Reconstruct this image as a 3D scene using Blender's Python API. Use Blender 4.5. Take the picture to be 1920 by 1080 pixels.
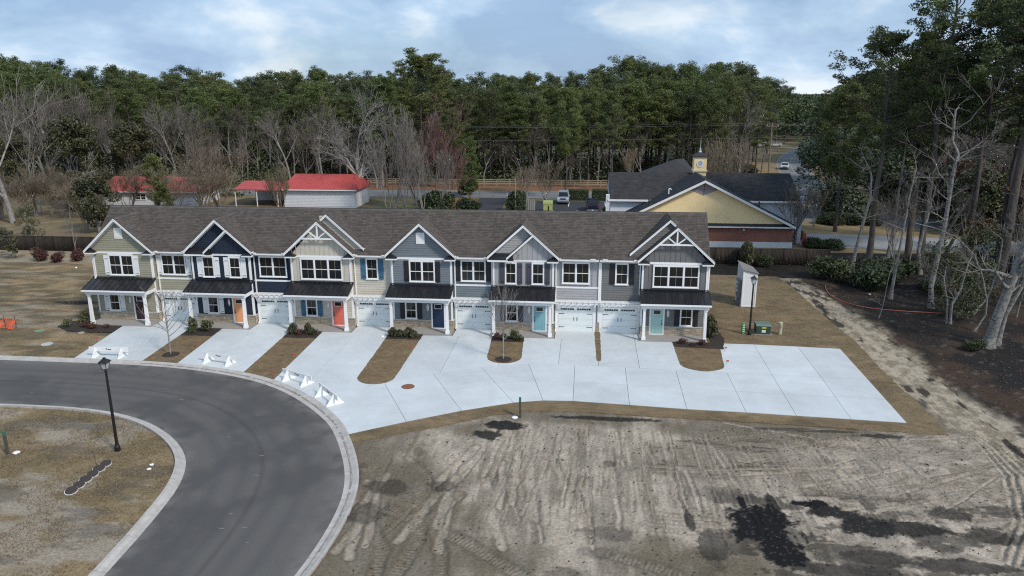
import bpy, bmesh, math, random
import numpy as np
from mathutils import Vector, Matrix

for _o in list(bpy.data.objects):
    bpy.data.objects.remove(_o, do_unlink=True)
scene = bpy.context.scene
COL = scene.collection
PI = math.pi

# ------------------------------------------------------------------ camera
CF, CP, CR, CY, CH, CD = 1401.16, .259089, -.002823, -.101173, 18.635, 56.848
_f = Vector((math.sin(CY) * math.cos(CP), math.cos(CY) * math.cos(CP), -math.sin(CP)))
_r = Vector((math.cos(CY), -math.sin(CY), 0))
_u = _r.cross(_f)
_r2 = _r * math.cos(CR) + _u * math.sin(CR)
_u2 = -_r * math.sin(CR) + _u * math.cos(CR)
cam_data = bpy.data.cameras.new('camera')
cam = bpy.data.objects.new('camera', cam_data)
COL.objects.link(cam)
mw = Matrix.Identity(4)
for i in range(3):
    mw[i][0], mw[i][1], mw[i][2] = _r2[i], _u2[i], -_f[i]
mw[0][3], mw[1][3], mw[2][3] = 0, -CD, CH
cam.matrix_world = mw
cam_data.sensor_width = 36
cam_data.lens = CF * 36 / 1920
cam_data.clip_start = .5
cam_data.clip_end = 6000
scene.camera = cam
scene.render.resolution_x, scene.render.resolution_y = 1024, 576

# ------------------------------------------------------------------ world, sun, exposure
SUN_EL, SUN_AZ = math.radians(42), math.radians(128)      # azimuth measured clockwise from +Y (the view direction)
world = bpy.data.worlds.new('World')
scene.world = world
world.use_nodes = True
nt = world.node_tree
nt.nodes.clear()
def WN(t, **k):
    n = nt.nodes.new(t)
    for a, b in k.items(): setattr(n, a, b)
    return n
wo = WN('ShaderNodeOutputWorld'); bg = WN('ShaderNodeBackground')
bg.inputs['Strength'].default_value = .085
sky = WN('ShaderNodeTexSky', sky_type='NISHITA', sun_disc=False)
sky.sun_elevation, sky.sun_rotation = SUN_EL, SUN_AZ
sky.air_density, sky.dust_density, sky.ozone_density = 1.0, 1.2, 2.0
tc = WN('ShaderNodeTexCoord')
mp = WN('ShaderNodeMapping'); mp.inputs['Scale'].default_value = (1.6, 1.6, 5.0); mp.inputs['Location'].default_value = (.35, 0, .1)
n1 = WN('ShaderNodeTexNoise'); n1.inputs['Scale'].default_value = 1.9; n1.inputs['Detail'].default_value = 9; n1.inputs['Roughness'].default_value = .56
n1.inputs['Distortion'].default_value = .15
r1 = WN('ShaderNodeValToRGB')
r1.color_ramp.elements[0].position = .36; r1.color_ramp.elements[0].color = (0, 0, 0, 1)
r1.color_ramp.elements[1].position = .60; r1.color_ramp.elements[1].color = (1, 1, 1, 1)
mp2 = WN('ShaderNodeMapping'); mp2.inputs['Scale'].default_value = (2.2, 2.2, 4.6); mp2.inputs['Location'].default_value = (1.7, .4, .3)
n2 = WN('ShaderNodeTexNoise'); n2.inputs['Scale'].default_value = 2.6; n2.inputs['Detail'].default_value = 12; n2.inputs['Roughness'].default_value = .57; n2.inputs['Distortion'].default_value = .15
r2 = WN('ShaderNodeValToRGB')
e = r2.color_ramp.elements
e[0].position = .38; e[0].color = (3.5, 4.9, 7.0, 1)
e[1].position = .64; e[1].color = (8.2, 9.0, 9.7, 1)
m_ = e.new(.52); m_.color = (5.0, 6.6, 8.5, 1)
mx = WN('ShaderNodeMix', data_type='RGBA')
tint = WN('ShaderNodeMix', data_type='RGBA', blend_type='MULTIPLY'); tint.inputs[0].default_value = 1
tint.inputs[7].default_value = (.62, .78, 1.0, 1)
L = nt.links.new
L(tc.outputs['Generated'], mp.inputs[0]); L(mp.outputs[0], n1.inputs['Vector']); L(n1.outputs['Fac'], r1.inputs[0])
L(tc.outputs['Generated'], mp2.inputs[0]); L(mp2.outputs[0], n2.inputs['Vector']); L(n2.outputs['Fac'], r2.inputs[0])
cl = WN('ShaderNodeMath', operation='MULTIPLY_ADD'); cl.inputs[1].default_value = .38; cl.inputs[2].default_value = .56
L(r1.outputs[0], cl.inputs[0])
L(sky.outputs[0], tint.inputs[6]); L(tint.outputs[2], mx.inputs[6]); L(r2.outputs[0], mx.inputs[7]); L(cl.outputs[0], mx.inputs[0])
L(mx.outputs[2], bg.inputs['Color']); L(bg.outputs[0], wo.inputs[0])

sd = bpy.data.lights.new('sun', 'SUN')
sd.energy, sd.angle, sd.color = 2.4, math.radians(9), (1, .92, .82)
sun = bpy.data.objects.new('sun', sd)
COL.objects.link(sun)
sdir = Vector((math.sin(SUN_AZ) * math.cos(SUN_EL), math.cos(SUN_AZ) * math.cos(SUN_EL), math.sin(SUN_EL)))
sun.rotation_euler = sdir.to_track_quat('Z', 'Y').to_euler()
sun.location = (20, -20, 60)

scene.render.engine = 'CYCLES'
scene.cycles.use_denoising = False
scene.cycles.filter_width = 1.15
scene.cycles.sample_clamp_indirect = 2.5
vs = scene.view_settings
vs.view_transform = 'Standard'; vs.look = 'None'; vs.gamma = 1; vs.exposure = .38
vs.use_curve_mapping = False

def at(px, py, Y):
    """point in the place, on the vertical plane at distance Y, on the sight line of a spot of the photograph"""
    d = _f * CF + _r2 * (px - 960) - _u2 * (py - 540)
    t = (Y + CD) / d.y
    return Vector((d.x * t, Y, CH + d.z * t))
def pix(x, y, z):
    d = Vector((x, y + CD, z - CH)); w = d.dot(_f)
    return 960 + CF * d.dot(_r2) / w, 540 - CF * d.dot(_u2) / w

# ------------------------------------------------------------------ materials
MATS = {}
def mat(name, col, rough=.8, var=0., scale=3., bump=0., bscale=20., col2=None, metal=0., isl=0., objv=0., spec=None, trans=0., objb=0.,
        detail=5, coords='pos', bdist=.02, stretch=None, lo=.35, hi=.65):
    if name in MATS: return MATS[name]
    m = bpy.data.materials.new(name); m.use_nodes = True
    t = m.node_tree; N = t.nodes; LK = t.links.new
    b = N['Principled BSDF']
    b.inputs['Roughness'].default_value = rough
    b.inputs['Metallic'].default_value = metal
    if spec is not None: b.inputs['Specular IOR Level'].default_value = spec
    rgb = N.new('ShaderNodeRGB'); rgb.outputs[0].default_value = (*col, 1)
    cur = rgb.outputs[0]
    geo = N.new('ShaderNodeNewGeometry')
    tcn = N.new('ShaderNodeTexCoord')
    src = geo.outputs['Position'] if coords == 'pos' else tcn.outputs['Object']
    if stretch:
        mpn = N.new('ShaderNodeMapping'); mpn.inputs['Scale'].default_value = stretch
        LK(src, mpn.inputs[0]); src = mpn.outputs[0]
    if col2 is not None:
        nz = N.new('ShaderNodeTexNoise'); nz.inputs['Scale'].default_value = scale; nz.inputs['Detail'].default_value = detail
        nz.inputs['Roughness'].default_value = .6
        LK(src, nz.inputs['Vector'])
        mr = N.new('ShaderNodeMapRange'); mr.inputs[1].default_value = lo; mr.inputs[2].default_value = hi
        LK(nz.outputs['Fac'], mr.inputs[0])
        mxn = N.new('ShaderNodeMix'); mxn.data_type = 'RGBA'
        LK(mr.outputs[0], mxn.inputs[0]); LK(cur, mxn.inputs[6]); mxn.inputs[7].default_value = (*col2, 1)
        cur = mxn.outputs[2]
    def scaleby(fac_socket, amt, cur):
        mr = N.new('ShaderNodeMapRange'); mr.inputs[3].default_value = 1 - amt; mr.inputs[4].default_value = 1 + amt
        LK(fac_socket, mr.inputs[0])
        vm = N.new('ShaderNodeVectorMath'); vm.operation = 'SCALE'
        LK(cur, vm.inputs[0]); LK(mr.outputs[0], vm.inputs['Scale'])
        return vm.outputs[0]
    if var:
        nz = N.new('ShaderNodeTexNoise'); nz.inputs['Scale'].default_value = scale * 3.7; nz.inputs['Detail'].default_value = 4
        LK(src, nz.inputs['Vector'])
        cur = scaleby(nz.outputs['Fac'], var * 2, cur)
    if isl: cur = scaleby(geo.outputs['Random Per Island'], isl, cur)
    if objb: scb = N.new('ShaderNodeObjectInfo'); cur = scaleby(scb.outputs['Random'], objb, cur)
    if objv:
        oi = N.new('ShaderNodeObjectInfo')
        cur = scaleby(oi.outputs['Random'], objv, cur)
        hs = N.new('ShaderNodeHueSaturation')
        mr = N.new('ShaderNodeMapRange'); mr.inputs[3].default_value = .5 - objv * .09; mr.inputs[4].default_value = .5 + objv * .05
        wn = N.new('ShaderNodeTexWhiteNoise'); wn.noise_dimensions = '1D'
        LK(oi.outputs['Random'], wn.inputs['W']); LK(wn.outputs['Value'], mr.inputs[0]); LK(mr.outputs[0], hs.inputs['Hue'])
        LK(cur, hs.inputs['Color']); cur = hs.outputs[0]
    LK(cur, b.inputs['Base Color'])
    if bump:
        nb = N.new('ShaderNodeTexNoise'); nb.inputs['Scale'].default_value = bscale; nb.inputs['Detail'].default_value = 4
        LK(src, nb.inputs['Vector'])
        bp = N.new('ShaderNodeBump'); bp.inputs['Strength'].default_value = bump; bp.inputs['Distance'].default_value = bdist
        LK(nb.outputs['Fac'], bp.inputs['Height']); LK(bp.outputs[0], b.inputs['Normal'])
    if trans:
        out = N['Material Output']
        tr = N.new('ShaderNodeBsdfTranslucent'); LK(cur, tr.inputs[0])
        ms = N.new('ShaderNodeMixShader'); ms.inputs[0].default_value = trans
        LK(b.outputs[0], ms.inputs[1]); LK(tr.outputs[0], ms.inputs[2]); LK(ms.outputs[0], out.inputs[0])
    MATS[name] = m
    return m

white = mat('white_trim', (.76, .77, .77), .5, var=.04, scale=1.5)
white2 = mat('white_paint', (.76, .77, .76), .55, var=.05, scale=2)
concrete = mat('new_concrete', (.54, .58, .60), .75, var=.05, scale=.3, bump=.15, bscale=60, col2=(.475, .51, .525), bdist=.004, objb=.045)
asphalt = None
# ------------------------------------------------------------------ mesh helpers
def wloc(p):
    v = Vector((0, 0, 0))
    while p is not None:
        v += p.location; p = p.parent
    return v
def tag(o, label=None, cat=None, group=None, kind=None):
    if label: o['label'] = label
    if cat: o['category'] = cat
    if group: o['group'] = group
    if kind: o['kind'] = kind
    return o
def empty(name, loc, label=None, cat=None, group=None, rz=0):
    o = bpy.data.objects.new(name, None); COL.objects.link(o)
    o.empty_display_size = .3
    o.location = loc; o.rotation_euler = (0, 0, rz)
    return tag(o, label, cat, group)
def link(name, me, parent=None, loc=None, m=None):
    o = bpy.data.objects.new(name, me); COL.objects.link(o)
    if parent is not None: o.parent = parent
    if loc is not None: o.location = Vector(loc) - wloc(parent) if parent is not None else Vector(loc)
    return o
def npmesh(name, V, F, m=None, smooth=False):
    """V (n,3); F (k,3) or (k,4) integer array"""
    V = np.asarray(V, np.float32); F = np.asarray(F, np.int32)
    me = bpy.data.meshes.new(name)
    me.vertices.add(len(V)); me.vertices.foreach_set('co', V.ravel())
    k = F.shape[1]
    me.loops.add(F.size); me.loops.foreach_set('vertex_index', F.ravel())
    me.polygons.add(len(F)); me.polygons.foreach_set('loop_start', np.arange(0, F.size, k, dtype=np.int32))
    me.polygons.foreach_set('loop_total', np.full(len(F), k, np.int32))
    if smooth: me.polygons.foreach_set('use_smooth', np.ones(len(F), bool))
    me.update(calc_edges=True)
    if m: me.materials.append(m)
    return me
class MB:
    def __init__(s): s.v = []; s.f = []
    def add(s, vs, fs):
        b = len(s.v); s.v += [tuple(v) for v in vs]; s.f += [tuple(b + i for i in f) for f in fs]; return s
    def box(s, x0, y0, z0, x1, y1, z1):
        if x0 > x1: x0, x1 = x1, x0
        if y0 > y1: y0, y1 = y1, y0
        if z0 > z1: z0, z1 = z1, z0
        return s.add([(x0,y0,z0),(x1,y0,z0),(x1,y1,z0),(x0,y1,z0),(x0,y0,z1),(x1,y0,z1),(x1,y1,z1),(x0,y1,z1)],
                     [(0,3,2,1),(4,5,6,7),(0,1,5,4),(1,2,6,5),(2,3,7,6),(3,0,4,7)])
    def frustum(s, cx, cy, z0, a0, z1, a1, b0=None, b1=None):
        b0 = a0 if b0 is None else b0; b1 = a1 if b1 is None else b1
        v = [(cx-a0,cy-b0,z0),(cx+a0,cy-b0,z0),(cx+a0,cy+b0,z0),(cx-a0,cy+b0,z0),(cx-a1,cy-b1,z1),(cx+a1,cy-b1,z1),(cx+a1,cy+b1,z1),(cx-a1,cy+b1,z1)]
        return s.add(v, [(0,3,2,1),(4,5,6,7),(0,1,5,4),(1,2,6,5),(2,3,7,6),(3,0,4,7)])
    def prism(s, pts, off):
        """closed polygon of 3-D points pushed along off"""
        n = len(pts); P = [Vector(p) for p in pts]; Q = [p + Vector(off) for p in P]
        nrm = Vector((0, 0, 0))
        for i in range(n):
            nrm += P[i].cross(P[(i + 1) % n])
        if nrm.dot(Vector(off)) > 0: P, Q = Q, P
        # P is the outward front now, Q behind it (normals away from each other)
        s.add(P + Q, [tuple(range(n)), tuple(range(2*n-1, n-1, -1))] + [((i+1) % n, i, n + i, n + (i+1) % n) for i in range(n)])
        return s
    def quad(s, *p): return s.add(p, [tuple(range(len(p)))])
    def tube(s, p0, p1, r0, r1=None, n=8, caps=True):
        r1 = r0 if r1 is None else r1
        p0, p1 = Vector(p0), Vector(p1); d = (p1 - p0).normalized()
        a = d.orthogonal().normalized(); b = d.cross(a)
        vs = []
        for p, r in ((p0, r0), (p1, r1)):
            for i in range(n):
                t = 2 * PI * i / n; vs.append(p + a * (r * math.cos(t)) + b * (r * math.sin(t)))
        fs = [(i, (i+1) % n, n + (i+1) % n, n + i) for i in range(n)]
        if caps: fs += [tuple(range(n-1, -1, -1)), tuple(range(n, 2*n))]
        return s.add(vs, fs)
    def lathe(s, prof, c=(0, 0, 0), n=16):
        """prof [(r,z)...]"""
        b = []
        for r, z in prof:
            for i in range(n):
                t = 2*PI*i/n; b.append((c[0] + r*math.cos(t), c[1] + r*math.sin(t), c[2] + z))
        fs = []
        for k in range(len(prof)-1):
            for i in range(n):
                fs.append((k*n+i, k*n+(i+1) % n, (k+1)*n+(i+1) % n, (k+1)*n+i))
        fs.append(tuple(range(n-1, -1, -1))); fs.append(tuple(range((len(prof)-1)*n, len(prof)*n)))
        return s.add(b, fs)
    def mesh(s, name, m=None, smooth=False):
        me = bpy.data.meshes.new(name); me.from_pydata([tuple(v) for v in s.v], [], s.f)
        if m: me.materials.append(m)
        if smooth:
            for p in me.polygons: p.use_smooth = True
        return me
    def build(s, name, m, parent=None, smooth=False, kind=None, label=None):
        w = wloc(parent) if parent is not None else Vector((0, 0, 0))
        s.v = [(v[0]-w.x, v[1]-w.y, v[2]-w.z) for v in s.v]
        o = link(name, s.mesh(name, m, smooth), parent)
        if kind: o['kind'] = kind
        if label: o['label'] = label
        return o
def structure(o): o['kind'] = 'structure'; return o
def copy_tree(o, parent=None, share=True):
    c = o.copy(); COL.objects.link(c); c.parent = parent
    for ch in list(o.children): copy_tree(ch, c)
    return c
def poly_sheet(mb, pts, z0, z1):
    """flat polygon (list of x,y) with thickness"""
    return mb.prism([(x, y, z1) for x, y in pts], (0, 0, z0 - z1))
def smooth_line(pts, it=2):
    P = [Vector((p[0], p[1])) for p in pts]
    for _ in range(it):
        Q = [P[0]]
        for a, b in zip(P, P[1:]): Q += [a * .75 + b * .25, a * .25 + b * .75]
        Q.append(P[-1]); P = Q
    return [(p.x, p.y) for p in P]
def resample(pts, step):
    P = [np.array(p, float) for p in pts]; L_ = [0]
    for a, b in zip(P, P[1:]): L_.append(L_[-1] + np.linalg.norm(b-a))
    n = max(2, int(round(L_[-1] / step)) + 1); t = np.linspace(0, L_[-1], n)
    A = np.array(P); return np.stack([np.interp(t, L_, A[:, 0]), np.interp(t, L_, A[:, 1])], 1)
# ------------------------------------------------------------------ numpy noise
def vnoise(x, y, seed=0):
    rs = np.random.RandomState(seed); T = rs.rand(256, 256)
    xi = np.floor(x).astype(int); yi = np.floor(y).astype(int); fx = x - xi; fy = y - yi
    fx = fx*fx*(3-2*fx); fy = fy*fy*(3-2*fy)
    g = lambda a, b: T[a & 255, b & 255]
    return (g(xi, yi)*(1-fx)+g(xi+1, yi)*fx)*(1-fy)+(g(xi, yi+1)*(1-fx)+g(xi+1, yi+1)*fx)*fy
def fbm(x, y, seed=0, octv=5):
    s = 0; a = .5; n = 0
    for i in range(octv):
        s = s + a*vnoise(x*2**i + 17*i, y*2**i + 5*i, seed+i); n += a; a *= .55
    return s/n
def inpoly(X, Y, P):
    r = np.zeros(X.shape, bool); n = len(P); j = n-1
    for i in range(n):
        xi, yi = P[i]; xj, yj = P[j]
        if yi != yj:
            r ^= ((yi > Y) != (yj > Y)) & (X < (xj-xi)*(Y-yi)/(yj-yi)+xi)
        j = i
    return r
def dline(X, Y, P):
    d = np.full(X.shape, 1e9); s = np.zeros(X.shape); L0 = 0
    for (x0, y0), (x1, y1) in zip(P, P[1:]):
        dx, dy = x1-x0, y1-y0; ll = dx*dx+dy*dy
        t = np.clip(((X-x0)*dx+(Y-y0)*dy)/ll, 0, 1)
        q = np.hypot(X-x0-t*dx, Y-y0-t*dy); k = q < d
        d = np.where(k, q, d); s = np.where(k, L0+t*math.sqrt(ll), s); L0 += math.sqrt(ll)
    return d, s
sstep = lambda a, b, x: (lambda t: t*t*(3-2*t))(np.clip((x-a)/(b-a), 0, 1))

# ================================================================== THE GROUND
CURB_OUT = [(-90,-9.3),(-60,-9.4),(-48,-9.5),(-42.27,-9.6),(-36.77,-9.62),(-31.3,-9.65),(-28.22,-9.95),(-25.5,-10.45),(-22.94,-11.14),(-20.5,-12.18),(-18.18,-13.7),(-16.11,-15.54),(-15.0,-16.8),(-13.9,-18.1),(-13.0,-19.62),(-12.1,-21.4),(-11.41,-22.99),(-10.88,-24.52),(-10.5,-26.49),(-10.4,-28.64),(-10.5,-31.03),(-10.75,-33),(-11.4,-36.5),(-12.4,-40)]
CURB_IN = [(-90,-9.95),(-60,-10.05),(-48,-10.15),(-42.27,-10.25),(-36.77,-10.28),(-31.3,-10.33),(-28.4,-10.6),(-25.8,-11.1),(-23.3,-11.8),(-20.95,-12.8),(-18.7,-14.25),(-16.7,-16.05),(-15.55,-17.25),(-14.5,-18.5),(-13.6,-20),(-12.75,-21.7),(-12.05,-23.3),(-11.55,-24.75),(-11.17,-26.5),(-11.03,-28.64),(-11.1,-30.9),(-11.3,-32.8),(-12,-36.3),(-13,-39.8)]
ISL_OUT = [(-90,-17.1),(-60,-17.4),(-45,-17.5),(-35.67,-17.5),(-33.08,-17.45),(-30.24,-17.6),(-27.99,-17.99),(-25.45,-18.93),(-23.42,-20.24),(-21.72,-21.75),(-20.52,-23.29),(-19.84,-24.74),(-19.39,-26.33),(-19.15,-28),(-18.95,-30),(-18.85,-31.6),(-18.75,-33),(-18.7,-36),(-18.9,-40)]
ISL_IN = [(-90,-17.55),(-60,-17.85),(-45,-17.95),(-35.39,-17.93),(-33.0,-17.88),(-30.3,-18.03),(-28.2,-18.4),(-25.75,-19.32),(-23.75,-20.6),(-22.1,-22.05),(-20.98,-23.5),(-20.35,-24.9),(-19.92,-26.45),(-19.7,-28.1),(-19.5,-30.05),(-19.38,-31.6),(-19.3,-33),(-19.2,-36),(-19.4,-40)]
LAWN_R = [(9.3,4),(12.53,20.31),(19.58,20.02),(20.04,15.55),(20.24,5.1),(20.59,-.36),(20.39,-5.02),(20.33,-9.63),(20.52,-11.84),(20.25,-16.52),(15.51,-16.23),(12.23,-15.98),(3.39,-15.58),(-.34,-15.32),(-3.31,-15.6),(-5.2,-16.28),(-8.68,-18.39),(-11.96,-20.18),(-12.69,-20.38),(-13.3,-19.0),(-5,-10),(9.3,-5)]
# the large base sheet, to the horizon
gm = mat('leaf_litter_ground', (.115, .088, .055), .95, var=.22, scale=.25, bump=.5, bscale=6, col2=(.10, .115, .045), bdist=.1)
mb = MB(); S = 3000
mb.quad((-S, -S, -.09), (S, -S, -.09), (S, S, -.09), (-S, S, -.09))
structure(mb.build('ground', gm))

# the worked ground near the houses: one fine sheet with real ruts
def axis(segs):
    out = []
    for a, b, st in segs: out.append(np.arange(a, b, st))
    return np.concatenate(out)
gx = axis([(-95,-40,.5),(-40,-12,.28),(-12,24,.068),(24,60,.3)])
gy = axis([(-40,-34,.5),(-34,-15,.075),(-15,33,.3)])
GX, GY = np.meshgrid(gx, gy)
n_lo = fbm(GX*.12, GY*.12, 1); n_md = fbm(GX*.5, GY*.5, 7); n_hi = fbm(GX*2.2, GY*2.2, 13); n_st = fbm(GX*.22, GY*.9, 23); n_st2 = fbm(GX*.9+3, GY*.28, 29)
C3 = lambda r, g, b: np.array([r, g, b])
def lerp(A, B, t): return A*(1-t[..., None])+B*t[..., None]
Zr = (n_md-.5)*.05+(n_hi-.5)*.025-.02
# grass and straw west of the houses
c = lerp(C3(.27,.20,.115), C3(.19,.145,.08), sstep(.42,.6,n_md))
c = lerp(c, C3(.27,.235,.185)*1., sstep(.52,.66,n_st)*.85)
c = lerp(c, C3(.085,.062,.042)*1., sstep(.55,.68,fbm(GX*.3+9, GY*.8, 31))*.8)
n_f = fbm(GX*.35+2, GY*1.1+7, 87)
c = lerp(c, C3(.09,.078,.05)*1., sstep(.52,.62,n_f)*.7)
c = lerp(c, C3(.34,.29,.22)*1., ((GY > 19) & (GX < -40)) * sstep(18.8,20.5,GY) * .55 * sstep(.3,.5,n_md))
blk = sstep(1.25,.7, np.hypot((GX+46.5)/2.4, (GY-4.4-.1*GX*0)/.55)+ (n_md-.5)*1.2)
c = lerp(c, C3(.018,.017,.018)*1., blk)
# island inside the loop
isl_poly = smooth_line(ISL_IN) + [(-90,-40)]
mi = inpoly(GX, GY, isl_poly)
ci = lerp(C3(.235,.178,.105), C3(.175,.135,.075), sstep(.4,.6,n_md))
ci = lerp(ci, C3(.30,.265,.22)*1., sstep(.50,.66,fbm(GX*.35+5, GY*.7+2, 41)+(n_hi-.5)*.2)*.7)
ci = lerp(ci, C3(.07,.066,.06)*1., sstep(.56,.66,fbm(GX*.4+15, GY*.9+2, 43))*.5)
c[mi] = ci[mi]
# the bare lot, below and right of the pads
lot = (GX > -14) & (GY < -9)
fs1 = fbm(GX*3.2+(n_lo-.5)*3, GY*.3, 101, 4); fs2 = fbm((GX+.9*GY)*1.4, (GY-.35*GX)*2.6+3, 103, 4)
cs = lerp(C3(.275,.235,.185), C3(.375,.325,.262), sstep(.35,.65,n_md))
cs = lerp(cs, C3(.43,.37,.30)*1., sstep(.5,.62,np.where(GX > 10.5, fs2, fs1))*.6)
cs = lerp(cs, C3(.16,.135,.105)*1., sstep(.46,.34,np.where(GX > 10.5, fs2, fs1))*.6)
brown = sstep(.42,.6, fbm(GX*.16+4, GY*.16+1, 47)+.20*sstep(-2,-9,GX)+.22*sstep(-19.5,-16.5,GY)-.06-.10*sstep(-23,-27,GY)*sstep(-4,1,GX))
cs = lerp(cs, C3(.125,.104,.072)*1., brown*.9)
cs = lerp(cs, C3(.20,.178,.145)*1., sstep(.5,.65,n_st2)*.5)
hz = sstep(1.1,.6,np.hypot((GX-7.2)/4.2, (GY+20.0)/3.2)+(n_md-.5)*.8); hs_ = fbm(GX*.45+(n_md-.5)*.6, GY*4.2, 111, 4)
cs = lerp(cs, C3(.175,.148,.108)*1., hz*.5); cs = lerp(cs, C3(.075,.062,.045)*1., hz*sstep(.55,.64,hs_)*.8)
Zl = Zr.copy()
rng = random.Random(5)
trk = np.zeros(GX.shape); dk = np.zeros(GX.shape)
def track(P, w, strength=1., cleat=.0, depth=.05):
    global Zl, trk, dk
    P = np.array(P); x0, y0 = P.min(0)-w*2; x1, y1 = P.max(0)+w*2
    ii = np.where((gy > y0) & (gy < y1))[0]; jj = np.where((gx > x0) & (gx < x1))[0]
    if len(ii) < 2 or len(jj) < 2: return
    sl = (slice(ii[0], ii[-1]+1), slice(jj[0], jj[-1]+1))
    X, Y = GX[sl], GY[sl]
    d, s = dline(X + (fbm(X*1.1, Y*1.1, 51)-.5)*.25, Y, [tuple(p) for p in P])
    m = sstep(w*.62, w*.38, d); edge = np.exp(-((d-w*.58)/(w*.16+.03))**2)
    fade = sstep(.28,.5, fbm(X*.35+P[0][0], Y*.35, 57))
    if cleat:
        cl_ = .5+.5*np.sign(np.sin(s*2*PI/cleat)); Zl[sl] -= m*depth*.5*cl_*fade; dk[sl] = np.maximum(dk[sl], m*cl_*.5*fade*strength)
        trk[sl] = np.maximum(trk[sl], m*(1-cl_)*.3*fade*strength)
    else:
        trk[sl] = np.maximum(trk[sl], m*strength*fade)
    Zl[sl] += (-m*depth+edge*depth*.6)*fade
    dk[sl] = np.maximum(dk[sl], edge*.7*strength*fade)
for k in range(130):
    x = rng.uniform(-4.5, 17); ya = rng.uniform(-17,-20); yb = ya-rng.uniform(3,9); dx = rng.uniform(-.5,.5)+.09*(x-2)
    track([(x, ya), (x+dx*.3+rng.uniform(-.1,.1), ya*.6+yb*.4), (x+dx, yb)], rng.choice([.1,.13,.18,.26]), rng.uniform(.3,.85), 0, .045)
for k in range(26):
    x = rng.uniform(-12, 2); ya = rng.uniform(-20,-27); a = rng.uniform(-1.9,-1.2); l = rng.uniform(2,6)
    track([(x, ya), (x+l*math.cos(a), ya+l*math.sin(a))], rng.choice([.2,.35,.45]), rng.uniform(.4,.9), rng.choice([0,0,.19]), .05)
for k in range(70):
    x = rng.uniform(9, 23); y = rng.uniform(-16.8,-26); a = rng.uniform(-.55,.7); l = rng.uniform(3,9); b_ = rng.uniform(-1.3,1.3)
    track([(x-l*math.cos(a)*.5, y-l*math.sin(a)*.5), (x, y+b_*.35), (x+l*math.cos(a)*.5, y+l*math.sin(a)*.5+b_)], rng.choice([.1,.16,.24]), rng.uniform(.4,1), rng.choice([0,0,.19]), .05)
for k in range(9):
    o_ = k*.42-1.6
    track([(21.6+o_*.3,-9),(21.9+o_*.5,-14),(22.6+o_*.7,-17.5),(22.6+o_,-21),(21+o_,-25),(18.5+o_*.9,-28.5)], .26, .9, rng.choice([0,.19]), .07)
for (P, w) in (([(-9.5,-26.6),(-7.2,-27.8),(-4.8,-29.2),(-2.6,-30.9),(-.6,-32.8)], .62), ([(-7.8,-24.6),(-7.1,-27.2),(-6.9,-29.6),(-7.4,-33)], .6),
               ([(-11.2,-27),(-9.4,-27.9),(-8.2,-30),(-8,-33)], .55), ([(-5.7,-25.4),(-6.6,-27.6),(-5.7,-30),(-5.2,-33)], .5), ([(-9,-22),(-7.6,-23.7),(-6.9,-25.6)], .4),
               ([(3.2,-26.1),(5,-26.3),(6.6,-26.4)], .3), ([(3.2,-26.7),(5,-26.9),(6.8,-27)], .3), ([(3.1,-27.4),(5,-27.5),(6.4,-27.6)], .3), ([(14.5,-19.2),(17.5,-19.9),(21,-21)], .4), ([(1,-29.4),(3.2,-30.2),(6,-31.5)], .55)):
    track(P, w, .8, .19, .05)
cs = lerp(cs, C3(.50,.435,.355)*1., trk*.62)
cs = lerp(cs, C3(.085,.072,.056)*1., dk*.9)
# lumps and crumbs of soil
crumb = sstep(.60,.74, fbm(GX*3.1, GY*3.1, 71, 3))*sstep(.45,.6,n_lo); Zl += crumb*.03
cs = lerp(cs, C3(.14,.125,.105)*1., crumb*.3)
# dark organic soil
dkm = np.zeros(GX.shape); wob = (fbm(GX*.9, GY*.9, 61)-.5)*2.2 + (fbm(GX*3.2, GY*3.2, 67)-.5)*1.1
for (x, y, a, b_, st) in ((8.1,-26.4,1.75,1.7,1), (8.45,-28.5,1.05,1.25,1), (7.5,-24.7,0.25,0.8,1), (8.9,-25,0.28,1.1,0.9), (10.4,-24.6,1,0.35,1), (11.4,-25.2,1.1,0.55,0.95), (12.7,-26.3,1.2,0.8,0.95),
                          (14.6,-26.3,1.9,0.7,0.9), (16.6,-24.9,1,0.5,0.75), (17.4,-26.6,1.6,0.6,0.8), (12.2,-28.6,1.9,0.6,0.8), (15.6,-28.9,2.2,0.5,0.8), (5.6,-28.3,0.7,1.4,0.7), (4.9,-26.6,0.25,0.9,0.8),
                          (10.5,-29.6,2.6,0.5,0.8), (13.3,-24.3,0.3,0.7,0.6), (-4.4,-17.6,1.4,0.55,0.95), (-5.1,-18.9,0.9,0.7,0.9), (-9.5,-25,1.275,0.8,0.54), (-9.9,-27.3,1.19,0.9,0.51), (-6.8,-24.6,0.68,0.5,0.48), (1.5,-21.5,0.3825,0.3,0.48),
                          (1.2,-27.9,1.105,0.6,0.42), (-0.4,-30.9,0.85,0.5,0.48), (0.7,-29.4,0.765,0.4,0.3), (16.4,-17,1.3,0.3,0.8), (1.5,-16.1,3,0.3,0.85), (-8.6,-21.3,0.425,0.5,0.36), (12.5,-16.6,3,0.2,0.6), (19,-29.5,3,0.7,0.6), (-11.3,-24.5,0.51,1.6,0.36)):
    q = np.hypot((GX-x)/a, (GY-y)/b_) + wob*.5+(fbm(GX*7, GY*7, 68, 3)-.5)*.45*1
    dkm = np.maximum(dkm, st*sstep(1.08,.82,q))
sp = sstep(.50,.56, fbm(GX*.45+8, GY*1.1, 77)+(n_hi-.5)*.4)*sstep(-22.8,-24.2,GY)*sstep(4,7,GX)*.62
dkm = np.maximum(dkm, sp)
cs = lerp(cs, C3(.0085,.0085,.0095)*1., dkm)
cs = lerp(cs, C3(.10,.095,.09)*1., dkm*sstep(.80,.88,vnoise(GX*11.3, GY*11.3, 121))*.5)
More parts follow.
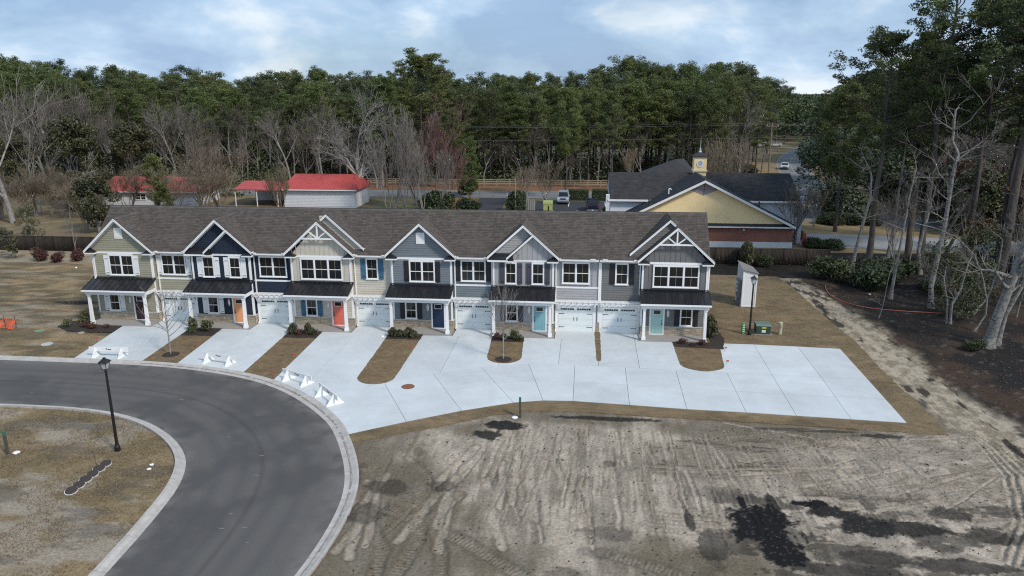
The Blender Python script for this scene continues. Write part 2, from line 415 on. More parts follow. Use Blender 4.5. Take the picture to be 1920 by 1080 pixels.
c[lot] = cs[lot]; Zr[lot] = Zl[lot]
# woods floor to the east, sandy track along the lawn
wd = sstep(21.5,24.5, GX+(n_md-.5)*5+np.where(GY < -12, (GY+12)*.55, 0)+np.where(GY > 8, (GY-8)*.28, 0))
cw = lerp(C3(.022,.018,.015), C3(.050,.033,.023), sstep(.45,.62,n_md))
cw = lerp(cw, C3(.014,.0135,.014)*1., sstep(.48,.6,fbm(GX*.13+3, GY*.13, 81))*.9)
cw = lerp(cw, C3(.16,.15,.13)*1., sstep(.68,.74,n_hi)*.4)
c = lerp(c, cw, wd)
d, s = dline(GX+(n_md-.5)*1.3, GY, [(19.2,21),(20.9,12),(21.6,4),(21.9,-2),(21.8,-8),(22.4,-13),(23.4,-17),(23.5,-21)])
tr = sstep(2.5,1.0,d+(n_hi-.5)*1.2)*(GX > 18)
ct = lerp(C3(.36,.31,.235), C3(.22,.185,.135), sstep(.4,.6,n_hi))
ct = lerp(ct, C3(.022,.02,.018)*1., sstep(.6,.65,fbm(GX*1.3, GY*.5, 91))*.9)
c = lerp(c, ct, tr)
for q_ in (-.55, .55):
    Zr -= np.exp(-((d-abs(q_))/.18)**2)*.05*tr
# bark mulch behind the east lawn
mm = (GX > 8) & (GX < 26) & (GY > 19.8) & (GY < 25.6)
cm = lerp(C3(.010,.009,.008), C3(.024,.018,.014), sstep(.4,.7,n_hi))
c[mm] = cm[mm]
under = inpoly(GX, GY, LAWN_R) | inpoly(GX, GY, smooth_line(CURB_OUT)+smooth_line(ISL_OUT)[::-1]) | ((GX > -41) & (GX < 9.4) & (GY > -9.7) & (GY < 9))
Zr = np.where(under, np.minimum(Zr, -.03), Zr)
Zr = np.clip(Zr, -.075, .06)
H_, W_ = GX.shape
V = np.stack([GX.ravel(), GY.ravel(), Zr.ravel()], 1)
idx = np.arange(H_*W_).reshape(H_, W_)
F = np.stack([idx[:-1,:-1].ravel(), idx[:-1,1:].ravel(), idx[1:,1:].ravel(), idx[1:,:-1].ravel()], 1)
m = bpy.data.materials.new('bare_soil_and_grass'); m.use_nodes = True
N = m.node_tree.nodes; LK = m.node_tree.links.new; b = N['Principled BSDF']; b.inputs['Roughness'].default_value = .95; b.inputs['Specular IOR Level'].default_value = .2
at_ = N.new('ShaderNodeAttribute'); at_.attribute_name = 'soil'
g_ = N.new('ShaderNodeNewGeometry')
nz = N.new('ShaderNodeTexNoise'); nz.inputs['Scale'].default_value = 7; nz.inputs['Detail'].default_value = 10; nz.inputs['Roughness'].default_value = .82
LK(g_.outputs['Position'], nz.inputs['Vector'])
mr = N.new('ShaderNodeMapRange'); mr.inputs[1].default_value = .3; mr.inputs[2].default_value = .7; mr.inputs[3].default_value = .42; mr.inputs[4].default_value = 1.52
LK(nz.outputs['Fac'], mr.inputs[0])
sc_ = N.new('ShaderNodeVectorMath'); sc_.operation = 'SCALE'; LK(at_.outputs['Color'], sc_.inputs[0]); LK(mr.outputs[0], sc_.inputs['Scale'])
LK(sc_.outputs[0], b.inputs['Base Color'])
bp = N.new('ShaderNodeBump'); bp.inputs['Strength'].default_value = .6; bp.inputs['Distance'].default_value = .04; LK(nz.outputs['Fac'], bp.inputs['Height']); LK(bp.outputs[0], b.inputs['Normal'])
me = npmesh('graded_lot', V, F, m, smooth=True)
ca = me.color_attributes.new('soil', 'FLOAT_COLOR', 'POINT')
ca.data.foreach_set('color', np.concatenate([c.reshape(-1, 3), np.ones((H_*W_, 1))], 1).astype(np.float32).ravel())
structure(link('graded_lot', me))

sod = mat('dormant_sod', (.185, .13, .068), .95, var=.28, scale=.9, bump=.8, bscale=35, col2=(.13, .088, .045), bdist=.04)
lawnm = mat('dormant_lawn', (.205, .15, .08), .95, var=.25, scale=.55, bump=.8, bscale=30, col2=(.12, .085, .045), bdist=.04, stretch=(.6, 1.2, 1))
mulch = mat('dark_bark_mulch', (.022, .018, .016), .95, var=.3, scale=5, bump=1, bscale=25, col2=(.04, .027, .02), bdist=.05)
def wob_poly(pts, amp=.05, step=.35, seed=1):
    R = random.Random(seed); out = []
    P = pts + [pts[0]]
    for a, b_ in zip(P, P[1:]):
        l = math.hypot(b_[0]-a[0], b_[1]-a[1]); k = max(1, int(l/step))
        for i in range(k):
            t = i/k; out.append((a[0]+(b_[0]-a[0])*t+R.uniform(-amp, amp), a[1]+(b_[1]-a[1])*t+R.uniform(-amp, amp)))
    return out
mb = MB(); poly_sheet(mb, wob_poly(LAWN_R, .06), -.06, .02)
structure(mb.build('lawn', lawnm))

# asphalt loop road
asp = mat('asphalt', (.062, .063, .068), .85, var=.16, scale=.35, bump=.3, bscale=90, col2=(.088, .088, .09), bdist=.006, lo=.42, hi=.72)
ci_, io = smooth_line(CURB_IN), smooth_line(ISL_OUT)
mb = MB(); A = resample(ci_, 1.); Bp = resample(io, 1.); n = max(len(A), len(Bp))
def rs_n(p, n):
    p = np.array(p); Ls = np.r_[0, np.cumsum(np.hypot(*np.diff(p, axis=0).T))]; t = np.linspace(0, Ls[-1], n)
    return np.stack([np.interp(t, Ls, p[:, 0]), np.interp(t, Ls, p[:, 1])], 1)
A = rs_n(ci_, 400); Bp = rs_n(io, 400); NA = 40
T_ = np.linspace(0, 1, NA)[None, :, None]; G3 = A[:, None, :]*(1-T_)+Bp[:, None, :]*T_
RX, RY_ = G3[..., 0], G3[..., 1]
crown_ = .035*(1-(2*T_[..., 0]-1)**2)
VV = np.stack([RX, RY_, .008+crown_+0*RX], -1).reshape(-1, 3); ix = np.arange(400*NA).reshape(400, NA)
FF = np.stack([ix[:-1, :-1].ravel(), ix[:-1, 1:].ravel(), ix[1:, 1:].ravel(), ix[1:, :-1].ravel()], 1)
nl_ = fbm(RX*.35, RY_*.35, 201); nf_ = fbm(RX*1.5, RY_*1.5, 203); tt = T_[..., 0]+0*RX
rc = lerp(C3(.080,.078,.076), C3(.106,.102,.098), sstep(.4,.62,nl_))
rc = lerp(rc, C3(.155,.15,.143)*1., (sstep(.16,.0,tt)+sstep(.90,1,tt))*sstep(.3,.6,nf_)*.75)          # dust washed to the kerbs
for t0_ in (.24,.40,.62,.78): rc = lerp(rc, C3(.068,.069,.073)*1., np.exp(-((tt-t0_-(nl_-.5)*.05)/.035)**2)*.45)   # wheel paths
rc = lerp(rc, C3(.04,.041,.044)*1., np.exp(-((tt-.51)/.004)**2)*.6)                               # paving seam
rc = lerp(rc, C3(.14,.136,.13)*1., sstep(.66,.78,fbm(RX*.8+4, RY_*.8, 207))*.22)
am_ = bpy.data.materials['bare_soil_and_grass'].copy(); am_.name = 'loop_asphalt'
for n_ in am_.node_tree.nodes:
    if n_.type == 'TEX_NOISE': n_.inputs['Scale'].default_value = 22; n_.inputs['Roughness'].default_value = .75
    if n_.type == 'BSDF_PRINCIPLED': n_.inputs['Roughness'].default_value = .8
    if n_.type == 'BUMP': n_.inputs['Distance'].default_value = .008
    if n_.type == 'MAP_RANGE': n_.inputs[3].default_value = .78; n_.inputs[4].default_value = 1.22
me = npmesh('loop_road', VV, FF, am_, True)
ca = me.color_attributes.new('soil', 'FLOAT_COLOR', 'POINT'); ca.data.foreach_set('color', np.concatenate([rc.reshape(-1, 3), np.ones((400*NA, 1))], 1).astype(np.float32).ravel())
structure(link('loop_road', me))
# dried mud, scuffs and patches on the asphalt
scuff = mat('pale_dried_mud', (.16, .15, .14), .95, var=.3, scale=6)
R = random.Random(3)
mb = MB()
for k in range(46):
    i = R.randrange(160, 395); t = R.uniform(.1, .9); x, y = A[i]*(1-t)+Bp[i]*t
    r = R.uniform(.04, .15); a0 = R.uniform(0, 3)
    mb.add([(x+r*R.uniform(.4, 1.4)*math.cos(q*PI/4)*(2 if R.random() < .3 else 1), y+r*R.uniform(.2, .6)*math.sin(q*PI/4), .05) for q in range(8)], [tuple(range(8))])
tag(mb.build('dried_mud_spots', scuff), 'small pale dried mud spots scattered over the dark asphalt loop road', 'mud', kind='stuff')

# kerbs, cast in lengths with joints
curbm = mat('kerb_concrete', (.36, .34, .315), .85, var=.14, scale=1.2, bump=.3, bscale=50, col2=(.44, .42, .40), bdist=.006)
curb2 = mat('kerb_stained', (.20, .18, .165), .85, var=.2, scale=2, bump=.3, bscale=50, col2=(.34, .32, .29), bdist=.006)
def kerb(name, inn, out, n, hi, lo, valley):
    r = structure(empty(name, (inn[len(inn)//2][0], inn[len(inn)//2][1], 0)))
    a = rs_n(inn, n*6+1); o = rs_n(out, n*6+1)
    for k in range(n):
        mb = MB(); g = MB()
        vs = []; idx = []
        for j in range(7):
            i = k*6+j
            p, q = Vector(a[i]), Vector(o[i])
            if j == 0 or j == 6:                       # joint gap
                tdir = (Vector(a[min(i+1, n*6)])-Vector(a[max(i-1, 0)])).normalized()*(.012 if j == 0 else -.012)
                p = p+tdir; q = q+tdir
            prof = [(0, -.05), (0, lo), (.22, lo), (.62, (lo+hi)*.45), (.86, hi), (1, hi), (1, -.05)] if valley else [(0, -.05), (0, lo), (.45, lo+.01), (.7, hi), (1, hi), (1, -.05)]
            vs += [(*(p*(1-t)+q*t), z) for t, z in prof]
        m_ = len(prof)
        fs = [(j*m_+i, j*m_+i+1, (j+1)*m_+i+1, (j+1)*m_+i) for j in range(6) for i in range(m_-1)] + [tuple(range(m_)), tuple(range(7*m_-1, 6*m_-1, -1))]
        mb.add(vs, fs).build('kerb_length', curbm, r)
    return r
kerb('outer_kerb', smooth_line(CURB_IN), smooth_line(CURB_OUT), 44, .10, .016, True)
kerb('island_kerb', smooth_line(ISL_OUT), smooth_line(ISL_IN), 36, .13, .016, False)
# rust-dark water line in the gutter of the outer kerb
mb = MB(); a = rs_n(smooth_line(CURB_IN), 400); o = rs_n(smooth_line(CURB_OUT), 400)
R = random.Random(8)
for i in range(232, 398):
    w = R.uniform(.05, .17)
    p0, p1 = a[i]*(1-.40)+o[i]*.40, a[i+1]*(1-.40)+o[i+1]*.40; q0, q1 = a[i]*(1-.40-w)+o[i]*(.40+w), a[i+1]*(1-.40-w)+o[i+1]*(.40+w)
    z = .055
    if R.random() < .93: mb.quad((*p0, z+.0), (*p1, z), (*q1, z+.012), (*q0, z+.012))
tag(mb.build('gutter_stain', curb2), 'dark silt line drying in the gutter of the outer kerb', 'silt', kind='stuff')

# ------------------------------------------------------------------ concrete: driveways, lane, parking pad
def inset(poly, g=.012):
    n = len(poly); out = []
    ar = sum(poly[i][0]*poly[(i+1) % n][1]-poly[(i+1) % n][0]*poly[i][1] for i in range(n))
    sg = 1 if ar > 0 else -1
    for i in range(n):
        p, a, b_ = Vector(poly[i]), Vector(poly[i-1]), Vector(poly[(i+1) % n])
        e1 = (p-a).normalized(); e2 = (b_-p).normalized()
        n1_ = Vector((-e1.y, e1.x))*sg; n2_ = Vector((-e2.y, e2.x))*sg
        k = (n1_+n2_)
        k = k/max(.25, k.length_squared)*2
        out.append(tuple(p+k*g))
    return out
drive = structure(empty('driveway', (-5, -8, 0)))
def slab(poly, z=.045):
    mb = MB(); poly_sheet(mb, inset(poly), -.06, z); return mb.build('concrete_slab', concrete, drive)
jt = mat('joint_filler_grey', (.16, .155, .15), .95)  # darker filler base that shows in the gaps between slabs
J = [((-17.2,-14.6),(-13.0,-19.62)),((-12.93,-12.2),(-10.17,-17.71)),((-10.1,-10.23),(-7.22,-15.89)),((-7.07,-8.6),(-4.24,-14.4)),((-3.85,-7.6),(-2.45,-13.9)),((-.6,-7.49),(-.6,-13.81)),((2.87,-7.68),(2.85,-14.1)),((6.3,-7.98),(6.25,-14.4)),((9.7,-8.08),(9.7,-14.55)),((12.65,-8.15),(12.55,-14.75)),((15.8,-8.3),(15.6,-14.95)),((18.75,-8.45),(18.6,-15.16))]
mid = lambda p, q: ((p[0]+q[0])/2, (p[1]+q[1])/2)
for k, ((a0, a1), (b0, b1)) in enumerate(zip(J, J[1:])):
    ma, mb_ = mid(a0, a1), mid(b0, b1)
    if k == 0: ma = (-15.05, -16.75)
    slab([a0, b0, mb_, ma]); slab([ma, mb_, b1, a1] if k else [ma, mb_, b1, a1, (-13.95,-18.05)])
slab([(-20.75,-1.97),(-18.45,-1.97),(-18.0,-1.97),(-18.0,-13.83),(-18.18,-13.7),(-20.5,-12.18)])
slab([(-18.0,-1.97),(-18.4,-1.97),(-18.4,-.03),(-15.35,-.03),(-13.9,-2.2),(-13.9,-12.75),(-17.2,-14.6),(-18.0,-13.83)])
slab([(-13.9,-2.2),(-10.35,-2.0),(-9.7,-2.0),(-9.7,-9.97),(-10.1,-10.23),(-12.93,-12.2),(-13.9,-12.75)])
slab([(-9.7,-2.0),(-10.25,-2.0),(-10.25,-.03),(-7.2,-.03),(-5.9,-2.0),(-5.9,-8.2),(-7.07,-8.6),(-9.7,-9.97)])
slab([(-5.9,-2.0),(-2.3,-1.97),(-1.75,-1.97),(-1.75,-7.53),(-3.85,-7.6),(-5.9,-8.2)])
slab([(-1.75,-1.97),(-2.28,-1.97),(-2.28,-.03),(1.05,-.03),(1.05,-7.57),(-.6,-7.49),(-1.75,-7.53)])
slab([(1.05,-.03),(3.86,-.03),(3.86,-7.75),(2.87,-7.68),(1.05,-7.57)])
slab([(3.86,-.03),(4.4,-.03),(4.4,-2.0),(8.4,-2.0),(8.4,-8.03),(6.3,-7.98),(3.86,-7.75)])
slab([(8.4,-1.9),(12.75,-1.95),(12.65,-8.15),(9.7,-8.08),(8.4,-8.03)])
slab([(12.75,-1.95),(15.87,-2.13),(15.8,-8.3),(12.65,-8.15)])
slab([(15.87,-2.13),(18.87,-2.35),(18.75,-8.45),(15.8,-8.3)])
slab([(-37.63,-1.98),(-34.9,-1.98),(-34.75,-9.6),(-36.54,-9.58)])
slab([(-34.9,-1.98),(-35.2,-1.98),(-35.2,-.03),(-32.1,-.03),(-31.8,-2.4),(-31.31,-9.62),(-34.75,-9.6)])
slab([(-29.13,-1.98),(-26.5,-1.98),(-26.2,-10.27),(-28.1,-9.92),(-28.56,-9.85)])
slab([(-26.5,-1.98),(-26.8,-1.98),(-26.8,-.03),(-23.7,-.03),(-23.35,-3.0),(-23.1,-11.02),(-25.5,-10.4),(-26.2,-10.27)])
mb = MB(); poly_sheet(mb, [(-37.3,-2.0),(-32.2,-.2),(-31.7,-3),(-31.5,-9.5),(-36.4,-9.45)], -.06, .0)
poly_sheet(mb, [(-28.9,-2.1),(-23.9,-.2),(-23.5,-3),(-23.3,-10.7),(-28.3,-9.7)], -.06, .0)
poly_sheet(mb, [(-20.6,-2.1),(10,-.2),(12,-2.0),(18.7,-2.6),(18.5,-15.0),(9,-14.5),(-.6,-13.7),(-3,-14),(-7.2,-15.8),(-12.8,-19.3),(-16.6,-14.7),(-20.3,-12)], -.06, .0)
mb.build('joint_filler', jt, drive)
# sod strips between the driveways
def rounded(x0, x1, x0b, x1b, ytop, ys, yb):
    cx = (x0b+x1b)/2; hw = (x1b-x0b)/2
    return [(x0, ytop), (x1, ytop)] + [(cx+hw*math.cos(a), ys+(yb-ys)*math.sin(a)) for a in np.linspace(0, PI, 13)]
strips = [[(-31.72,-2),(-29.15,-2),(-28.58,-9.8),(-31.29,-9.6)], [(-23.42,-2),(-20.77,-2),(-20.52,-12.1),(-23.08,-11.0)],
          rounded(-15.35,-12.6,-15.05,-12.55,-1.97,-11.1,-12.35), rounded(-7.12,-4.65,-6.93,-4.45,-1.97,-6.4,-7.72), rounded(.8,1.24,.92,1.24,-.03,-6.4,-6.65), rounded(6.68,10.2,6.72,9.75,-1.6,-6.6,-7.95)]
beds = [[(-42.6,-1.2),(-40.9,-.6),(-40.9,-2.0),(-37.6,-2.0),(-37.45,-3.7),(-39.3,-3.72),(-41.3,-3.6),(-42.9,-2.6)],
        [(-31.72,-1.98),(-29.15,-1.98),(-29.02,-3.85),(-31.6,-3.9)], [(-23.42,-1.98),(-20.77,-1.98),(-20.75,-3.6),(-23.35,-3.7)], [(-15.33,-1.95),(-12.62,-1.95),(-12.6,-3.2),(-15.28,-3.3)],
        [(-7.1,-1.95),(-4.67,-1.95),(-4.6,-3.05),(-7.05,-3.1)], [(6.7,-1.95),(9.6,-1.95),(9.6,-.2),(9.5,3.2),(10.3,2.9),(10.75,-.6),(10.25,-3.3),(8.4,-3.2),(6.71,-3.05)]]
for k, p in enumerate(strips):
    mb = MB(); poly_sheet(mb, wob_poly(p, .02, .3, k), -.05, .062); structure(mb.build('sod_strip', sod))
for k, p in enumerate(beds):
    mb = MB(); poly_sheet(mb, wob_poly(p, .05, .25, k+9), -.05, .085 if k else .07); structure(mb.build('mulch_bed', mulch))

# ------------------------------------------------------------------ far ground: roads, verges, lots
asp2 = mat('old_asphalt', (.13, .135, .145), .9, var=.12, scale=.15, col2=(.17, .175, .18), bump=.2, bscale=30)
asp3 = mat('sealed_lot_asphalt', (.03, .032, .037), .8, var=.15, scale=.3, bump=.2, bscale=30)
lane = mat('pale_lane_concrete', (.25, .255, .26), .85, var=.1, scale=.3)
straw = mat('pine_straw', (.21, .095, .045), .95, var=.25, scale=.6, bump=.5, bscale=10, col2=(.13, .07, .035), bdist=.05)
tan = mat('tan_winter_grass', (.26, .19, .10), .95, var=.2, scale=.25, bump=.5, bscale=12, col2=(.17, .135, .07), bdist=.05)
yard = mat('patchy_yard_grass', (.145, .115, .056), .95, var=.25, scale=.2, bump=.5, bscale=12, col2=(.17, .12, .065), bdist=.05)
def sheet(name, pts, z, m):
    mb = MB(); mb.quad(*[(x, y, z) for x, y in pts]); return structure(mb.build(name, m))
sheet('back_yard', [(-140,33.1),(-42,33.1),(-42,76),(-140,76)], -.075, yard)
sheet('verge', [(-30,84),(36,84),(44,118),(47,155),(40,155),(34,112),(24,96),(-30,96)], -.071, tan)
sheet('pine_straw_bank', [(-26,55),(-17.5,55),(-19.0,70),(-19.5,75),(-24,76),(-28,70)], -.068, straw)
sheet('back_road', [(-140,76.5),(45,75.5),(45,85),(-140,85.5)], -.064, asp2)
sheet('straw_shoulder', [(-60,86.5),(30,86),(30,97),(-60,97)], -.066, straw)
sheet('parking_lot', [(-18.3,33.1),(3,33.1),(3,72.5),(-8.5,72.5),(-9.5,58),(-13.5,58),(-14.5,75.7),(-19.2,75.7)], -.058, asp3)
mb = MB()
for x in (-6.6,-3.1,.0,3.0): mb.quad((x-.06,66.5,-.052),(x+.06,66.5,-.052),(x+.06,71.5,-.052),(x-.06,71.5,-.052))
for x in (-5.5,-1.6,2.3): mb.quad((x-.06,57.5,-.052),(x+.06,57.5,-.052),(x+.06,62.5,-.052),(x-.06,62.5,-.052))
structure(mb.build('lot_markings', mat('white_road_paint', (.72,.72,.7), .7)))
sheet('church_lawn', [(25,33.1),(130,33.1),(130,84),(25,84)], -.077, tan)
sheet('woods_floor', [(52,25),(160,25),(160,150),(60,150),(50,84)], -.074, mat('dark_woods_floor', (.05,.04,.028), .95, var=.3, scale=.5, bump=.5, bscale=8, col2=(.09,.05,.03), bdist=.06))
sheet('side_lane', [(26.5,36.6),(34,35.6),(46,34.2),(60,33.3),(75,33.3),(66,39.6),(50,42.6),(36,44.8),(26.5,45.6)], -.062, lane)
sheet('church_drive', [(27,56),(33,54.5),(42,51.5),(70,45),(100,42),(100,47),(70,53),(52,58),(44,62),(36,64),(30,66),(27,64)], -.060, asp2)
RR = smooth_line([(37,57),(40,72),(43.5,95),(46,112),(49.3,133),(54.5,155),(63.5,182),(74,206),(86,236),(110,290)])
rr = rs_n(RR, 60)
def offs(P, d):
    t = np.gradient(P, axis=0); t /= np.linalg.norm(t, axis=1)[:, None]; return P+np.stack([t[:, 1], -t[:, 0]], 1)*d
mb = MB(); A2, B2 = offs(rr, -3.4), offs(rr, 3.6)
mb.add([(x, y, -.055) for x, y in A2]+[(x, y, -.055) for x, y in B2], [(i, 60+i, 61+i, i+1) for i in range(59)])
structure(mb.build('curving_road', mat('grey_road', (.17,.18,.195), .85, var=.1, scale=.2)))
mb = MB(); A2, B2 = offs(rr, -10), offs(rr, 10)
mb.add([(x, y, -.069) for x, y in A2]+[(x, y, -.069) for x, y in B2], [(i, 60+i, 61+i, i+1) for i in range(59)])
structure(mb.build('road_verge', tan))
mb = MB(); 
for o0, o1 in ((-3.3,-3.2),(3.4,3.5),(.0,.1)):
    A2, B2 = offs(rr, o0), offs(rr, o1)
    mb.add([(x, y, -.049) for x, y in A2]+[(x, y, -.049) for x, y in B2], [(i, 60+i, 61+i, i+1) for i in range(59)])
structure(mb.build('road_edge_lines', mat('worn_line_paint', (.45,.42,.3), .8)))

# ================================================================== THE TOWNHOUSES
shingle = mat('roof_shingle', (.088, .076, .069), .9, isl=.26, var=.05, scale=2, bump=.5, bscale=80, bdist=.004)
shingle_cap = mat('ridge_shingle', (.085, .077, .072), .9, isl=.2, bump=.4, bscale=80, bdist=.004)
metal_roof = mat('black_standing_seam', (.011, .011, .014), .38, var=.1, scale=1.5, metal=.0, spec=.6)
black = mat('black_hardware', (.012, .012, .013), .5)
glass = mat('window_glass', (.012, .014, .016), .08, spec=.5)
muntin_m = mat('almond_muntin', (.30, .27, .17), .6)
stone = mat('tan_ledgestone', (.36, .31, .235), .9, isl=.28, var=.12, scale=6, bump=.5, bscale=30, bdist=.01)
mortar = mat('stone_backing', (.20, .17, .13), .95)
porch_c = mat('porch_concrete', (.29, .275, .26), .85, var=.1, scale=1.5, bump=.2, bscale=50, bdist=.004)
soff = mat('soffit_white', (.72, .73, .73), .6)
Y0, YG = 0.0, -.5                    # garage wall, gable bay wall
RS, RY, RZ = .97, 2.9, 9.18          # main roof slope, ridge
mainz = lambda y: 5.98 + RS*(y+.4)

def tabs(P0, U, W, widthf, height, seed, exposure=.155, tabw=.32, lift=.014, tmin=0.):
    """courses of single shingle tabs: P0 lower-left corner, U along, W up the slope; widthf(h) -> (u0,u1)"""
    R = np.random.RandomState(seed); U = np.array(U, float); W = np.array(W, float); P0 = np.array(P0, float)
    Nn = np.cross(U, W); Nn /= np.linalg.norm(Nn)
    if Nn[2] < 0: Nn = -Nn
    V = []; F = []; h = 0
    while h < height-.02:
        h1 = min(height, h+exposure); u0, u1 = widthf(h); v0, v1 = widthf(h1)
        if u1-u0 > .05:
            k = max(1, int(round((u1-u0)/tabw))); off = R.rand()*.5
            cuts = np.unique(np.clip(np.r_[u0, u0+(np.arange(k)+off)*tabw+R.uniform(-.07, .07, k), u1], u0, u1))
            for a, b in zip(cuts, cuts[1:]):
                if b-a < .02: continue
                l = lift*R.uniform(.6, 1.9); g = .004
                a2, b2 = min(max(a, v0), v1), max(min(b, v1), v0)
                if b2 < a2: a2 = b2 = (a2+b2)/2
                p = [P0+U*(a+g)+W*h+Nn*l, P0+U*(b-g)+W*h+Nn*l, P0+U*(b2-g)+W*h1+Nn*.003, P0+U*(a2+g)+W*h1+Nn*.003, P0+U*(a+g)+W*h-Nn*.004, P0+U*(b-g)+W*h-Nn*.004]
                n = len(V); V += p; F += [(n, n+1, n+2, n+3), (n+4, n+5, n+1, n)]
        h = h1
    return V, F
def tabs_obj(name, parent, parts, m, label=None):
    V = []; F = []
    for v, f in parts:
        n = len(V); V += v; F += [tuple(i+n for i in q) for q in f]
    V = np.array(V)-np.array(wloc(parent))
    F = np.array(F)
    o = link(name, npmesh(name, V, F, m), parent); o['kind'] = 'stuff'
    if label: o['label'] = label
    return o

def lap(mb, y, z0, z1, xr, exp=.185):
    """lap siding boards on the plane Y=y facing -Y; xr(z) -> (x0,x1)"""
    z = z0
    while z < z1-.01:
        t = min(z1, z+exp); a0, a1 = xr(z); b0, b1 = xr(t)
        if a1-a0 > .03:
            if b1 < b0: b0 = b1 = (b0+b1)/2
            mb.add([(a0, y-.028, z), (a1, y-.028, z), (b1, y-.004, t), (b0, y-.004, t), (a0, y, z), (a1, y, z)], [(0, 1, 2, 3), (4, 5, 1, 0)])
        z = t
def lapx(mb, x, sgn, z0, z1, yr, exp=.185):
    z = z0
    while z < z1-.01:
        t = min(z1, z+exp); a0, a1 = yr(z); b0, b1 = yr(t)
        if a1-a0 > .03:
            f = [(0, 1, 2, 3), (4, 5, 1, 0)]
            mb.add([(x+sgn*.028, a0, z), (x+sgn*.028, a1, z), (x+sgn*.004, b1, t), (x+sgn*.004, b0, t), (x, a0, z), (x, a1, z)], f)
        z = t
def batten(mb, y, z0, z1f, x0, x1, step=.4):
    """board and batten on plane Y=y; z1f(x) -> top"""
    n = max(1, int(round((x1-x0)/step)))
    for i in range(n+1):
        x = x0+(x1-x0)*i/n; t = z1f(x)
        if t-z0 > .1: mb.box(max(x0, x-.022), y-.026, z0, min(x1, x+.022), y-.008, t)

WC = {}
def window(parent, x0, x1, z0, z1, y, n=1, head=.14):
    """double-hung window(s) in a white casing; n units side by side. x0..x1, z0..z1 outside of the casing"""
    w, h = round(x1-x0, 2), round(z1-z0, 2); key = (w, h, n, head)
    cs, sl = .085, .10
    uw = (w-cs*2-(n-1)*.10)/n
    if key not in WC:
        mb = MB(); b = mb.box
        b(0, -.075, h-head, w, -.0, h); b(-.03, -.095, 0, w+.03, 0, sl*.6); b(0, -.07, sl*.6, w, 0, sl)
        b(0, -.07, sl, cs, 0, h-head); b(w-cs, -.07, sl, w, 0, h-head)
        hz = sl+(h-head-sl)*.5
        for k in range(n):
            xa = cs+k*(uw+.10)
            if k: b(xa-.10, -.07, sl, xa, 0, h-head)
            b(xa, -.058, hz-.028, xa+uw, -.01, hz+.028)
            b(xa, -.05, sl, xa+.03, -.01, h-head); b(xa+uw-.03, -.05, sl, xa+uw, -.01, h-head)
            b(xa+.03, -.05, h-head-.03, xa+uw-.03, -.01, h-head); b(xa+.03, -.05, sl, xa+uw-.03, -.01, sl+.035)
        fr = mb.mesh('window', white)
        ph = (h-head-sl)*.5
        pane = MB().box(0, -.034, 0, uw-.06, -.012, ph-.055).mesh('pane', glass)
        mun = MB().box(-.011, -.041, 0, .011, -.0345, ph-.055).mesh('muntin', muntin_m)
        WC[key] = (fr, pane, mun, ph)
    fr, pane, mun, ph = WC[key]
    o = link('window', fr, parent, (x0, y-.03, z0))
    for k in range(n):
        xa = cs+k*(uw+.10)
        for r in range(2):
            z = sl+.035 if r == 0 else sl+ph+.026
            p = link('pane', pane, o); p.location = (xa+.03, 0, z)
            q = link('muntin', mun, o); q.location = (xa+uw/2, 0, z)
    return o
SC = {}
def shutter(parent, x0, x1, z0, z1, y, m, style='board'):
    w, h = round(x1-x0, 2), round(z1-z0, 2); key = (w, h, m.name, style)
    if key not in SC:
        mb = MB(); n = 3
        for i in range(n): mb.box(i*w/n+.004, -.03, 0, (i+1)*w/n-.004, 0, h)
        if style == 'board':
            for z in (.12*h, .84*h): mb.box(0, -.05, z-.05, w, -.03, z+.05)
        else:
            for z in (0, h*.5-.04, h-.08): mb.box(0, -.045, z, w, -.03, z+.08)
        hd = [MB().box(w*.30, -.062, z-.012, w*.9, -.0505, z+.012).mesh('hinge', black) for z in (.12*h, .84*h)]
        hd.append(MB().box(w*.5-.02, -.06, -.07, w*.5+.02, -.02, -.015).mesh('shutter_dog', black))
        SC[key] = (mb.mesh('shutter', m), hd)
    o = link('shutter', SC[key][0], parent, (x0, y-.03, z0))
    for hm in SC[key][1]: c_ = link('hinge', hm, o); c_.location = (0, 0, 0)
    return o

def slope_board(mb, xa, za, xb, zb, y0, y1, t):
    """a board following a rake: top edge from (xa,za) to (xb,zb), thickness t measured vertically"""
    mb.prism([(xa, y0, za), (xb, y0, zb), (xb, y0, zb-t), (xa, y0, za-t)], (0, y1-y0, 0))

